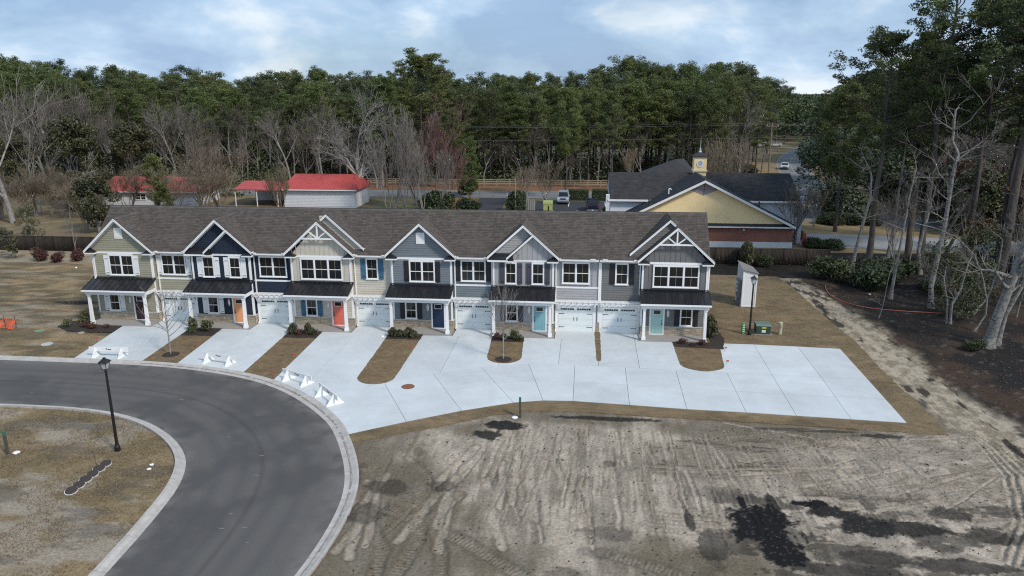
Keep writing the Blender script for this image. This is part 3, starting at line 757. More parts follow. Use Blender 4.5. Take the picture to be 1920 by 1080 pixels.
def gable_roof(parent, cx, za, hl, hr, yf, slope, seed, valley=True, yback=None):
    """shingled gable roof with ridge along Y; stops where it meets the main roof"""
    parts = []
    zr = za
    for sgn, hw in ((-1, hl), (1, hr)):
        L_ = hw*math.sqrt(1+slope*slope); ze = zr-slope*hw
        # W from eave up to ridge
        W = np.array([-sgn*hw, 0, zr-ze])/L_
        def wf(h, ze=ze, L_=L_, hw=hw, sgn=sgn):
            z = ze+(zr-ze)*h/L_
            ye = (z-5.98)/RS-.4 + .25
            return (yf, max(yf+.02, min(ye, 2.9)))
        if sgn < 0: P0, U = (cx-hw, 0, ze+.02), (0, 1, 0)
        else: P0, U = (cx+hw, 0, ze+.02), (0, 1, 0)
        parts.append(tabs(P0, U, W, wf, L_, seed+sgn))
    tabs_obj('shingles', parent, parts, shingle)
    cap = MB(); ye = min(2.85, (zr-5.98)/RS-.4+.15); n = int((ye-yf)/.25)
    for i in range(n):
        a = yf+(ye-yf)*i/n; b = yf+(ye-yf)*(i+1)/n
        for sg in (-1, 1):
            cap.add([(cx, a, zr+.062), (cx+sg*.15, a, zr+.062-slope*.15), (cx+sg*.15, b, zr+.045-slope*.15), (cx, b, zr+.045)], [(0, 1, 2, 3)] if sg > 0 else [(3, 2, 1, 0)])
            cap.add([(cx, a, zr+.062), (cx+sg*.15, a, zr+.062-slope*.15), (cx+sg*.15, a, zr+.03-slope*.15), (cx, a, zr+.03)], [(0, 1, 2, 3)])
    cap.build('ridge_cap', shingle_cap, parent)
def gable_trim(parent, cx, za, hl, hr, yf, yw, slope, bw=.20):
    """white rake boards and soffit of a gable whose overhang runs from yf back to the wall yw"""
    for sgn, hw in ((-1, hl), (1, hr)):
        if hw < .2: continue
        mb = MB(); xe = cx+sgn*hw
        slope_board(mb, cx, za, xe, za-slope*hw, yf, yf+.04, bw)
        slope_board(mb, cx, za+.012, xe, za+.012-slope*hw, yf-.02, yf-.001, .075)
        mb.build('rake_board', white, parent)
        mb = MB(); slope_board(mb, cx, za-.04, xe, za-.04-slope*hw, yf+.041, yw-.002, .05)
        mb.build('soffit', soff, parent)
        mb = MB(); slope_board(mb, cx, za-.095, xe-sgn*(.3 if hw > 1.5 else .05), za-.095-slope*(hw-(.3 if hw > 1.5 else .05)), yw-.045, yw-.005, .13)
        mb.build('frieze_board', white, parent)
def return_cap(parent, x0, x1, z=5.72, left=True):
    """boxed cornice return with its little black hipped cap"""
    mb = MB(); mb.box(x0, -.92, z, x1, -.53, z+.13); mb.build('cornice_return', white, parent)
    r = MB(); o = .03
    a, b = (x0-o*0, x1+o) if left else (x0-o, x1+0*o)
    xi = a if left else b; yb = -.52; zt = z+.50
    xt = x0+.14 if left else x1-.14
    r.add([(a, -.95, z+.135), (b, -.95, z+.135), (b, yb, z+.135), (a, yb, z+.135), (xt, yb, zt), (xt+(.16 if left else -.16), yb, zt)],
          [(0, 1, 5, 4) if left else (0, 1, 4, 5), (1, 2, 5), (0, 4, 3), (2, 3, 4, 5), (0, 3, 2, 1)] if left else [(0, 1, 4, 5), (1, 2, 4), (0, 5, 3), (2, 3, 5, 4), (0, 3, 2, 1)])
    r.build('return_cap', metal_roof, parent)

def stones(parent, x0, x1, z0, z1, y, seed, side=None):
    R = random.Random(seed); mb = MB(); z = z0; bk = MB()
    if side is None: bk.box(x0, y-.03, z0, x1, y-.001, z1)
    else: bk.box(side[0], x0, z0, side[0]+side[1]*.03, x1, z1)
    while z < z1-.02:
        h = min(R.choice([.06, .075, .09]), z1-z); x = x0
        while x < x1-.01:
            w = min(R.uniform(.15, .5), x1-x)
            if x1-(x+w) < .1: w = x1-x
            d = R.uniform(.045, .075); g = .004
            if side is None: mb.box(x+g, y-d, z+g, x+w-g, y-.03, z+h-g)
            else: mb.box(side[0]+side[1]*.03, x+g, z+g, side[0]+side[1]*d, x+w-g, z+h-g)
            x += w
        z += h
    bk.build('stone_backing', mortar, parent); mb.build('ledgestones', stone, parent, kind='stuff')

GD = {}
def garage(parent, x0, x1, y):
    w = 2.72; cx = (x0+x1)/2+.02; a = cx-w/2; b = cx+w/2
    t = MB(); t.box(a-.22, y-.07, 0.03, a, y, 2.15); t.box(b, y-.07, .03, b+.22, y, 2.15); t.box(a-.22, y-.08, 2.15, b+.22, y, 2.38)
    t.build('garage_trim', white, parent)
    if 'd' not in GD:
        GD['d'] = MB().box(0, -.012, .03, w, 0, 2.14).mesh('garage_door', mat('door_backing', (.35, .36, .36), .7))
        gm_ = mat('garage_door_white', (.70, .745, .745), .5, var=.03, scale=2)
        s = MB(); hh = 2.10/4; s.box(.01, -.045, .004, w-.01, -.0125, hh-.004)
        for k in range(2):
            xx = .06+k*(w/2-.02); 
            s.box(xx, -.052, .05, xx+w/2-.1, -.0455, .075); s.box(xx, -.052, hh-.07, xx+w/2-.1, -.0455, hh-.045)
        GD['s'] = s.mesh('door_section', gm_)
        GD['p'] = MB().box(0, -.052, 0, .155, -.0455, .13).mesh('pane', glass)
        GD['h'] = MB().box(0, -.066, 0, .42, -.0535, .035).box(0, -.066, -.02, .04, -.0535, .055).mesh('strap_hinge', black)
        GD['k'] = MB().box(0, -.09, 0, .03, -.075, .30).box(0, -.075, .0, .03, -.0455, .03).box(0, -.075, .27, .03, -.0455, .30).mesh('handle', black)
    d = link('garage_door', GD['d'], parent, (a, y-.01, 0))
    for k in range(4): s = link('door_section', GD['s'], d); s.location = (0, 0, .035+k*2.10/4)
    for g0 in (.17, w/2+.12):
        for k in range(6): p = link('pane', GD['p'], d); p.location = (g0+k*.18, 0, 1.83)
    for z in (.40, 1.50):
        l = link('strap_hinge', GD['h'], d); l.location = (.06, 0, z)
        r = link('strap_hinge', GD['h'], d); r.location = (w-.06, 0, z); r.scale = (-1, 1, 1)
    for xx in (w/2-.14, w/2+.11): k_ = link('handle', GD['k'], d); k_.location = (xx, 0, .95)
    # slatted trellis above the door
    tr = MB(); ta, tb = x0-.02, x1+.0
    tr.box(ta, y-.55, 2.40, tb, y-.50, 2.52).box(ta, y-.10, 2.40, tb, y-.05, 2.52)
    o = tr.build('trellis', white, parent)
    n = 8
    for k in range(n):
        x = ta+.12+(tb-ta-.28)*k/(n-1); mb = MB()
        mb.prism([(x, y-.02, 2.53), (x, y-.66, 2.53), (x, y-.74, 2.56), (x, y-.74, 2.62), (x, y-.02, 2.62)], (.045, 0, 0)); mb.build('rafter', white, o)
    for k in range(4):
        yy = y-.10-k*.17; MB().box(ta-.05, yy-.03, 2.625, tb+.05, yy+.02, 2.655).build('slat', white, o)
    for x in (a-.17, b+.05):
        mb = MB(); mb.prism([(x, y-.08, 1.75), (x, y-.16, 1.80), (x, y-.50, 2.28), (x, y-.50, 2.39), (x, y-.08, 2.39)], (.12, 0, 0)); mb.build('bracket', white, o)

def door(parent, x0, x1, y, m, hand=1):
    t = MB(); t.box(x0-.12, y-.06, .14, x0, y, 2.42); t.box(x1, y-.06, .14, x1+.12, y, 2.42); t.box(x0, y-.06, 2.24, x1, y, 2.42); t.box(x0-.02, y-.10, .14, x1+.02, y, .19)
    t.build('door_frame', white, parent)
    d = MB(); d.box(x0, y-.035, .19, x1, y, 2.24); w = x1-x0
    for k in range(3): d.box(x0+.10+k*(w-.2)/3+.015, y-.045, .32, x0+.10+(k+1)*(w-.2)/3-.015, y-.0355, 1.62)
    d.box(x0+.06, y-.05, 1.66, x1-.06, y-.0355, 1.71)
    o = d.build('front_door', m, parent)
    fr = MB(); fr.box(x0+.17, y-.05, 1.76, x1-.17, y-.036, 1.80).box(x0+.17, y-.05, 2.12, x1-.17, y-.036, 2.16).box(x0+.17, y-.05, 1.80, x0+.20, y-.036, 2.12).box(x1-.20, y-.05, 1.80, x1-.17, y-.036, 2.12)
    fr.build('light_frame', white2, o)
    MB().box(x0+.20, y-.044, 1.80, x1-.20, y-.036, 2.12).build('door_light', glass, o)
    hx = x0+.08 if hand > 0 else x1-.08
    MB().box(hx-.025, y-.08, 1.22, hx+.025, y-.036, 1.30).box(hx-.02, y-.10, .95, hx+.02, y-.036, 1.12).build('lockset', black, o)

def post(parent, x, y, z0, z1):
    mb = MB(); mb.frustum(x, y, z0, .15, z0+.22, .15).frustum(x, y, z0+.222, .13, z0+.30, .115).frustum(x, y, z0+.302, .115, z1-.20, .088).frustum(x, y, z1-.198, .10, z1-.15, .115).frustum(x, y, z1-.148, .13, z1, .13)
    mb.build('porch_post', white, parent)

def porch(parent, x0, x1, sidem, side=1):
    yb, yf, zt, ze = YG, -2.16, 3.70, 3.08
    MB().box(x0-.1, -2.0, -.05, x1+.12, YG+.0, .14).build('porch_slab', porch_c, parent)
    a, b = x0-.16, x1+.17
    deck = MB(); deck.prism([(a, yb, zt), (a, yf, ze), (a, yf, ze-.06), (a, yb, zt-.06)], (b-a, 0, 0))
    r = deck.build('porch_roof', mat('roof_deck', (.02, .02, .022), .8), parent)
    n = int(round((b-a)/.48)); pw = (b-a)/n; sl = (zt-ze)/(yb-yf)
    for k in range(n):
        xa = a+k*pw
        MB().prism([(xa+.012, yb, zt+.012), (xa+.012, yf-.03, ze+.012-sl*.03), (xa+.012, yf-.03, ze-sl*.03+.002), (xa+.012, yb, zt+.002)], (pw-.024, 0, 0)).build('roof_panel', metal_roof, r)
    for k in range(n+1):
        xa = a+k*pw-.012
        MB().prism([(xa, yb, zt+.042), (xa, yf-.03, ze+.042-sl*.03), (xa, yf-.03, ze-sl*.03), (xa, yb, zt)], (.022, 0, 0)).build('seam', metal_roof, r)
    MB().box(a, yb-.05, zt+.03, b, yb-.0, zt+.11).build('flashing', metal_roof, r)
    MB().box(a, yf-.12, ze-.13, b, yf-.0, ze-.015).build('porch_gutter', white, r)
    # beams and end panels
    bm_ = MB(); bm_.box(x0-.02, -2.02, 2.66, x1+.02, -1.72, 2.94); bm_.box(x0-.02, -1.72, 2.66, x0+.16, yb-.03, 2.94); bm_.box(x1-.16, -1.72, 2.66, x1+.02, yb-.03, 2.94)
    bm_.box(x0, -2.0, 2.88, x1, yb-.03, 2.93)
    bm_.build('porch_beam', white, parent)
    for x, sg in ((x0-.02, -1), (x1+.02, 1)):
        zz = lambda y: zt-.07+(y-yb)*sl
        MB().prism([(x-sg*.04, -2.0, 2.945), (x-sg*.04, yb-.03, 2.945), (x-sg*.04, yb-.03, zz(yb-.03)), (x-sg*.04, -2.0, zz(-2.0))], (sg*.03, 0, 0)).build('end_panel', sidem, parent)
        xa = x+sg*.005
        MB().prism([(xa, yf, ze-.17), (xa, yb-.03, zt-.17), (xa, yb-.03, zt-.0), (xa, yf, ze-.0)], (sg*.04, 0, 0)).build('end_rake', white, parent)
    post(parent, x0+.18, -1.84, .14, 2.66); post(parent, x1-.18, -1.84, .14, 2.66)

def downspout(parent, x, y, z0, z1, kick=True):
    mb = MB(); mb.box(x-.045, y-.09, z0, x+.045, y-.01, z1-.3)
    mb.prism([(x-.045, y-.01, z1-.3), (x-.045, y-.09, z1-.3), (x-.045, y-.42, z1-.05), (x-.045, y-.42, z1+.03), (x-.045, y-.34, z1+.03)], (.09, 0, 0))
    if kick: mb.prism([(x-.045, y-.01, z0-.0), (x-.045, y-.09, z0-.0), (x-.045, y-.26, z0-.15), (x-.045, y-.20, z0-.19)], (.09, 0, 0))
    mb.build('downspout', white, parent)

def townhouse(cfg):
    u = cfg
    g0, g1, b0, b1 = u['g0'], u['g1'], u['b0'], u['b1']; cx = (g0+g1)/2; flip = u.get('flip', False)
    X0, X1 = u['X0'], u['X1']
    th = empty('townhouse', ((X0+X1)/2, 3, 0), u['label'], 'townhouse', 'attached townhouses of the row')
    sid = mat('siding_'+u['key'], u['col'], .7, var=.07, scale=1.2, isl=.05, bump=.15, bscale=40, bdist=.003)
    shm = mat('shutter_'+u['key'], u['shut'], .55)
    # core walls
    w = MB(); w.box(min(X0, g0)+.02 if u.get('end') == 'L' else X0, .02, -.05, X1 if u.get('end') != 'R' else X1-.1, 9, 5.9)
    w.box(g0, YG, -.05, g1, .02, 5.93)
    w.build('wall', sid, th)
    # main roof
    rx0, rx1 = u['r0'], u['r1']
    L_ = math.hypot(RY+.45, RZ-mainz(-.45))
    slab_ = MB(); slab_.prism([(rx0, -.45, mainz(-.45)), (rx0, RY, RZ), (rx0, 9.4, RZ-.40*(9.4-RY)), (rx0, 9.4, RZ-.40*(9.4-RY)-.14), (rx0, RY, RZ-.16), (rx0, -.42, mainz(-.45)-.13)], (rx1-rx0, 0, 0))
    rf = slab_.build('roof', mat('roof_deck_board', (.06, .055, .05), .9), th)
    Wv = np.array([0, RY+.45, RZ-mainz(-.45)])/L_
    parts = [tabs((rx0, -.47, mainz(-.47)+.005), (1, 0, 0), Wv, lambda h: (0, rx1-rx0), L_+.02, u['seed'])]
    L2 = math.hypot(9.4-RY, .40*(9.4-RY)); W2 = np.array([0, -(9.4-RY), .40*(9.4-RY)])/L2
    parts.append(tabs((rx0, 9.42, RZ-.40*(9.42-RY)+.005), (1, 0, 0), W2, lambda h: (0, rx1-rx0), L2, u['seed']+1, exposure=.31, tabw=.9))
    tabs_obj('shingles', rf, parts, shingle)
    cap = MB(); n = int((rx1-rx0)/.3)
    for i in range(n):
        a = rx0+(rx1-rx0)*i/n; b = rx0+(rx1-rx0)*(i+1)/n
        cap.add([(a, RY-.15, RZ-.10), (b, RY-.15, RZ-.115), (b, RY, RZ+.035), (a, RY, RZ+.05)], [(0, 1, 2, 3)])
        cap.add([(a, RY+.16, RZ-.05), (b, RY+.16, RZ-.065), (b, RY, RZ+.035), (a, RY, RZ+.05)], [(3, 2, 1, 0)])
        cap.add([(a, RY-.15, RZ-.10), (a, RY, RZ+.05), (a, RY, RZ+.02), (a, RY-.15, RZ-.13)], [(0, 1, 2, 3)])
    cap.build('ridge_cap', shingle_cap, rf)
    MB().box(rx0, RY-.012, RZ+.03, rx1, RY+.05, RZ+.062).build('ridge_vent', black, rf)
    # bay front walls (siding)
    sl = .905; hw = (g1-g0)/2+.40; za = u.get('za', 8.64); ov = hw
    ztri = lambda x: za-.12-sl*abs(x-cx)
    zb = 5.93
    style = u['style']
    sidmb = MB()
    xf = lambda z: (g0+.12, g1-.12)
    if style in ('lap',):
        lap(sidmb, YG, 3.70, 5.93, xf)
    else: batten(sidmb, YG, 3.70, lambda x: 5.93, g0+.12, g1-.12)
    lap(sidmb, YG, .80, 3.70, xf)
    # triangle
    ywall = YG if not u.get('pent') else YG+.04
    MB().prism([(g0, ywall, 5.93), (g1, ywall, 5.93), (cx, ywall, za-.1)], (0, .25, 0)).build('gable_wall', sid, th)
    if style == 'lap' or u.get('pent'):
        lap(sidmb, ywall, 5.93, za-.15, lambda z: (max(g0, cx-(za-.12-z)/sl), min(g1, cx+(za-.12-z)/sl)))
    else: batten(sidmb, ywall, 5.93, lambda x: min(ztri(x), za-.3), g0+.1, g1-.1)
    # garage bay
    gs = u['gstyle']; xg = lambda z: (b0, b1)
    if gs == 'batten': batten(sidmb, Y0, 3.72, lambda x: 5.80, b0+.02, b1-.02); lap(sidmb, Y0, 2.4, 3.58, xg)
    elif gs == 'plainband': lap(sidmb, Y0, 3.72, 5.80, xg); lap(sidmb, Y0, 2.4, 3.58, xg)
    else: lap(sidmb, Y0, 2.4, 5.80, xg)
    # returns of the bay
    for x, sg in ((g0, -1), (g1, 1)):
        lapx(sidmb, x, sg, .8, 5.9, lambda z: (YG+.03, -.0))
    if u.get('end') == 'R': lapx(sidmb, X1-.1, 1, .8, 5.9, lambda z: (.05, 9))
    if u.get('end') == 'L': lapx(sidmb, min(X0, g0)+.02, -1, .8, 5.9, lambda z: (.05, 9))
    sidmb.build('siding', sid, th, kind='stuff')
    # trims
    t = MB()
    for x in (g0, g1): t.box(x-.03 if x == g0 else x-.11, YG-.04, .8 if True else 0, x+.11 if x == g0 else x+.03, YG-.002, 5.93)
    for x, sg in ((g0-.03, 1), (g1+.03, -1)): t.box(x-.002*sg-(.0 if sg > 0 else 0), YG, .8, x+.03*sg, YG+.13, 5.93)
    t.box(g0+.112, YG-.035, 5.76, g1-.112, YG-.002, 5.93)
    t.build('corner_trim', white, th)
    MB().box(b0, Y0-.05, 5.68, b1, Y0-.002, 5.84).build('frieze', white, th)
    if gs != 'lap': MB().box(b0, Y0-.05, 3.58, b1, Y0-.002, 3.72).build('band_trim', white, th)
    MB().box(b0, -.43, 5.845, b1, -.002, 5.885).build('soffit', soff, th)
    gt = MB(); gt.prism([(b0-.03, -.45, 5.86), (b0-.03, -.57, 5.87), (b0-.03, -.585, 5.98), (b0-.03, -.45, 5.98)], (b1-b0+.06, 0, 0)); gt.build('gutter', white, th)
    for x in (b0+.35, b1-.45): MB().box(x-.2, -.62, 5.985, x+.2, -.44, 6.05).build('gutter_guard', white, th)
    # gable roof + trims
    if u.get('pent'):
        yw = ywall
        gable_roof(th, cx, za+.06, hw, hw, -.93, sl, u['seed']+5); gable_trim(th, cx, za+.05, hw, hw, -.95, yw, sl)
        # small gable on the right
        sx, sz = cx+hw-1.98, 0
        sz = za+.05-sl*(sx-cx)            # apex touches the big rake
        hl = 1.22*(sz-6.05)/(7.45-6.05) if False else (sz-6.10)/sl
        z6 = sz
        MB().prism([(sx-hl+.25, YG-.06, 5.93), (g1, YG-.06, 5.93), (g1, YG-.06, za-.1-sl*(g1-cx)), (sx, YG-.06, z6-.1)], (0, .09, 0)).build('small_gable_wall', sid, th)
        bt = MB(); batten(bt, YG-.06, 5.93, lambda x: min(z6-.15-sl*abs(x-sx), za-.3-sl*(x-cx)), sx-hl+.45, g1-.05); bt.build('battens', sid, th, kind='stuff')
        gable_trim(th, sx, z6, hl, .0, -.955, YG-.06, sl, .17)
        mb = MB(); slope_board(mb, sx-.0, z6+.06, sx-hl, z6+.06-sl*hl, -.97, -.30, .045); mb.build('small_gable_roof', metal_roof, th)
        MB().box(g0-.38, -.98, 5.80, sx-hl+.12, -.86, 5.93).build('pent_gutter', white, th)
        MB().box(g0-.2, -.86, 5.80, sx-hl+.1, YG-.04, 5.84).build('pent_soffit', soff, th)
        pr = MB(); pr.prism([(g0-.30, -.97, 5.94), (g0-.30, YG+.0, 6.40), (g0-.30, YG+.0, 5.94)], (sx-hl+.50-g0+.30, 0, 0)); p_ = pr.build('pent_roof', metal_roof, th)
        for k in range(1, 6):
            xx = g0-.30+k*.46
            MB().prism([(xx, -.97, 5.965), (xx, YG, 6.425), (xx, YG, 6.39), (xx, -.97, 5.94)], (.02, 0, 0)).build('seam', metal_roof, p_)
        return_cap(th, g1-.50, g1+.36, 5.76, left=False)
        return_cap(th, sx-hl-.02, sx-hl+.55, 5.76, left=True)
    else:
        gable_roof(th, cx, za+.06, hw, hw, -.93, sl, u['seed']+5); gable_trim(th, cx, za+.05, hw, hw, -.95, ywall, sl)
        return_cap(th, g0-.36, g0+.50, 5.76, left=True); return_cap(th, g1-.50, g1+.36, 5.76, left=False)
    if u.get('truss'):
        mb = MB(); zc = 7.36; hwz = (za-.1-zc)/sl; yy = -.90
        mb.box(cx-hwz, yy, zc-.07, cx+hwz, yy+.09, zc+.05); mb.box(cx-.055, yy+.005, zc+.05, cx+.055, yy+.085, za-.12)
        for sg in (-1, 1):
            ex, ez = cx+sg*(hwz*.52), zc+ (za-.1-zc)*.48-.03
            dx, dz = ex-cx, ez-zc; l = math.hypot(dx, dz); nx, nz = -dz/l*.045, dx/l*.045
            mb.prism([(cx+nx, yy+.01, zc+nz), (cx-nx, yy+.01, zc-nz), (ex-nx, yy+.01, ez-nz), (ex+nx, yy+.01, ez+nz)], (0, .07, 0))
        mb.build('gable_truss', white, th)
    if u.get('vent'):
        vx = cx-.05*0; v = MB(); v.box(vx-.34, YG-.07, 7.02, vx+.34, YG-.03, 7.92)
        o = v.build('gable_vent', white, th)
        for k in range(9): MB().prism([(vx-.24, YG-.095, 7.14+k*.08), (vx-.24, YG-.072, 7.20+k*.08), (vx-.24, YG-.072, 7.14+k*.08)], (.48, 0, 0)).build('louvre', white2, o)
    if u.get('upper'):
        dx, zu, far = u['upper']            # apex offset from the front gable's centre, apex height, reach on the open side
        ux = cx+dx; sg = 1 if dx > 0 else -1; near = .62
        hl, hr = (near, far) if sg > 0 else (far, near)
        # wall
        zbse = mainz(.02)-.05
        MB().prism([(ux-(zu-zbse)/sl if sg < 0 else ux-.9, .02, zbse if sg < 0 else zu-.9*sl), (ux, .02, zu-.03), (ux+(zu-zbse)/sl if sg > 0 else ux+.9, .02, zbse if sg > 0 else zu-.9*sl)] + ([(ux-.9, .02, zbse)] if sg > 0 else [(ux+.9, .02, zbse)]), (0, .2, 0)).build('upper_gable_wall', sid, th)
        um = MB(); lap(um, .02, zbse+.02, zu-.1, lambda z: (ux-.6, ux+(zu-.1-z)/sl) if sg > 0 else (ux-(zu-.1-z)/sl, ux+.6)); um.build('upper_siding', sid, th, kind='stuff')
        yf2 = -.22
        parts = []
        for s2, hw2 in ((-1, hl), (1, hr)):
            Lr = hw2*math.sqrt(1+sl*sl); zr = zu+.06; ze = zr-sl*hw2; Wd = np.array([-s2*hw2, 0, zr-ze])/Lr
            def wf(h, ze=ze, Lr=Lr, zr=zr):
                z = ze+(zr-ze)*h/Lr
                return (yf2, max(yf2+.02, min((z-5.98)/RS-.4+.25, 3.0)))
            parts.append(tabs((ux+s2*hw2, 0, ze+.02), (0, 1, 0), Wd, wf, Lr, u['seed']+20+s2))
        tabs_obj('upper_shingles', th, parts, shingle)
        cpm = MB(); n = 11
        for i in range(n):
            a = yf2+(2.75-yf2)*i/n; b = yf2+(2.75-yf2)*(i+1)/n
            for s2 in (-1, 1): cpm.add([(ux, a, zu+.12), (ux+s2*.15, a, zu+.12-sl*.15), (ux+s2*.15, b, zu+.10-sl*.15), (ux, b, zu+.10)], [(0, 1, 2, 3)] if s2 > 0 else [(3, 2, 1, 0)])
        cpm.build('upper_ridge_cap', shingle_cap, th)
        for s2, hw2 in ((-1, hl), (1, hr)):
            mb = MB(); slope_board(mb, ux, zu+.05, ux+s2*hw2, zu+.05-sl*hw2, yf2-.02, yf2+.03, .20); slope_board(mb, ux, zu+.062, ux+s2*hw2, zu+.062-sl*hw2, yf2-.04, yf2-.021, .075); mb.build('upper_rake_board', white, th)
            mb = MB(); slope_board(mb, ux, zu+.0, ux+s2*hw2, zu-sl*hw2, yf2+.031, -.01, .04); mb.build('upper_soffit', soff, th)
    # porch, garage, openings
    porch(th, g0, g1, sid)
    garage(th, b0, b1, Y0)
    wn_ = u['win']
    def shut(x0, x1, z0, z1, y, wdt=.40, on=True):
        if not on: return
        st = 'panel' if u['key'] in ('greige',) else 'board'
        shutter(th, x0-wdt-.02, x0-.02, z0+.05, z1-.10, y, shm, st); shutter(th, x1+.02, x1+wdt+.02, z0+.05, z1-.10, y, shm, st)
    for (x0, x1, n, y, s) in wn_:
        window(th, x0, x1, 3.93, 5.74, y-(.0), n); shut(x0, x1, 3.93, 5.74, y-.0, .42 if n == 1 else .40, s)
    # lower floor
    if not flip: lw0 = g0+.98; dx0 = g0+3.20
    else: lw0 = g1-1.92; dx0 = g1-4.12
    window(th, lw0, lw0+.96, .86, 2.42, YG, 1); shut(lw0, lw0+.96, .86, 2.42, YG, .40)
    door(th, dx0, dx0+.92, YG, mat('door_'+u['key'], u['door'], .4), 1 if not flip else -1)
    pm = MB(); px = dx0-.38 if not flip else dx0+1.30
    pm.lathe([(.0, 0), (.1, 0), (.1, .018), (0, .018)], n=14)
    pm.v = [(px+v[0]*.95, YG-.03-v[2], 1.86+v[1]*2.9) for v in pm.v]; pl = pm.build('house_plaque', white2, th)
    rg = MB()
    for k in range(4): rg.box(px-.022, YG-.056, 1.66+k*.11, px+.022, YG-.049, 1.72+k*.11)
    rg.build('plaque_marks', black, pl)
    if not flip: stones(th, g0-.0, dx0-.125, .14, .78, YG, u['seed']+7); stones(th, dx0+1.05, g1+.0, .14, .78, YG, u['seed']+8); s0, s1 = (g0, dx0-.125), (dx0+1.05, g1)
    else: stones(th, g0, dx0-.125, .14, .78, YG, u['seed']+7); stones(th, dx0+1.05, g1, .14, .78, YG, u['seed']+8); s0, s1 = (g0, dx0-.125), (dx0+1.05, g1)
    cp = MB()
    for a, b in (s0, s1): cp.box(a, YG-.10, .781, b, YG-.002, .83)
    cp.box(g1, YG-.1, .781, g1+.10, 0, .83); cp.box(g0-.10, YG-.1, .781, g0, 0, .83)
    cp.build('stone_cap', mat('stone_sill', (.50, .48, .44), .8), th)
    stones(th, YG, -.01, .02, .78, 0, u['seed']+9, side=(g1, 1)); stones(th, YG, -.01, .02, .78, 0, u['seed']+10, side=(g0, -1))
    ob = MB(); ox = dx0-.9 if not flip else dx0+1.75; ob.box(ox-.05, YG-.11, .45, ox+.05, YG-.076, .60); ob.build('outlet_box', mat('grey_cover', (.45,.45,.43), .6), th)
    for x, y_, z0_ in u.get('spouts', []): downspout(th, x, y_, z0_, 5.9)
    return th

U = [
 dict(key='sage', label='sage green townhouse with white shutters at the left end of the row', g0=-40.45, g1=-35.32, b0=-35.3, b1=-32.0, X0=-40.3, X1=-31.95, r0=-40.5, r1=-32.1, col=(.285,.275,.205), shut=(.74,.76,.76), door=(.045,.022,.03), style='lap', gstyle='plainband', vent=True, seed=11, end='L', za=8.66,
      win=[(-39.02,-36.88,2,YG,True),(-34.78,-32.66,2,Y0,True)], spouts=[(-40.3,YG,3.85),(-35.12,-.02,.2)]),
 dict(key='navy', label='navy blue townhouse with white shutters and a peach front door', g0=-31.86, g1=-26.97, b0=-26.95, b1=-23.6, X0=-31.95, X1=-23.55, r0=-32.1, r1=-23.75, col=(.010,.018,.040), shut=(.74,.76,.76), door=(.78,.36,.17), style='batten', gstyle='batten', pent=True, seed=21, za=8.70,
      win=[(-30.98,-29.98,1,YG,True),(-28.72,-27.74,1,YG,True),(-26.42,-24.1,2,Y0,False)], spouts=[(-26.8,-.02,.2),(-23.72,-.02,3.9)]),
 dict(key='greige', label='pale greige townhouse with blue shutters and a coral red front door', g0=-23.51, g1=-18.62, b0=-18.6, b1=-15.4, X0=-23.55, X1=-15.35, r0=-23.75, r1=-15.5, col=(.50,.465,.40), shut=(.04,.135,.225), door=(.66,.16,.12), style='batten', gstyle='lap', truss=True, seed=31, upper=(.55,9.14,2.95), za=8.66,
      win=[(-22.75,-19.30,3,YG,False),(-17.52,-16.53,1,Y0,True)], spouts=[(-18.42,-.02,.2),(-15.5,-.02,3.9)]),
 dict(key='slate', label='slate blue townhouse with black shutters and a dark navy front door', g0=-15.3, g1=-10.5, b0=-10.48, b1=-7.22, X0=-15.35, X1=-7.22, r0=-15.5, r1=-7.3, col=(.145,.172,.195), shut=(.012,.013,.018), door=(.008,.024,.065), style='lap', gstyle='plainband', vent=True, seed=41, za=8.64,
      win=[(-13.88,-11.82,2,YG,True),(-9.84,-7.84,2,Y0,True)], spouts=[(-10.3,-.02,.2),(-7.35,-.02,3.9)]),
 dict(key='lilac', label='pale lilac grey townhouse with charcoal shutters and a sky blue front door', g0=-7.2, g1=-2.47, b0=-2.45, b1=.98, X0=-7.22, X1=1.1, r0=-7.3, r1=1.1, col=(.335,.335,.345), shut=(.055,.055,.075), door=(.20,.41,.47), style='batten', gstyle='batten', pent=True, seed=51, za=8.64,
      win=[(-6.27,-5.35,1,YG,True),(-4.18,-3.2,1,YG,True),(-1.84,.32,2,Y0,False)], spouts=[(-2.3,-.02,.2)]),
 dict(key='ash', label='ash grey townhouse with a pale aqua door at the right end of the row', g0=4.32, g1=9.24, b0=1.12, b1=4.30, X0=1.1, X1=9.3, r0=1.1, r1=9.42, col=(.145,.145,.145), shut=(.012,.012,.014), door=(.36,.58,.54), style='batten', gstyle='lap', truss=True, seed=61, flip=True, end='R', upper=(-.50,9.08,2.95), za=8.62,
      win=[(5.12,8.60,3,YG,False),(2.28,3.30,1,Y0,True)], spouts=[(4.18,-.02,3.4),(9.36,-.3,3.0)]),
]
THS = [townhouse(u) for u in U]
# white full-height board between the last two houses, on its stone foot
MB().box(1.0, -.08, .85, 1.24, -.055, 5.84).build('party_board', white, THS[5])
stones(THS[5], .90, 1.34, .05, .82, -.0, 99)
# light texts etc. end of houses

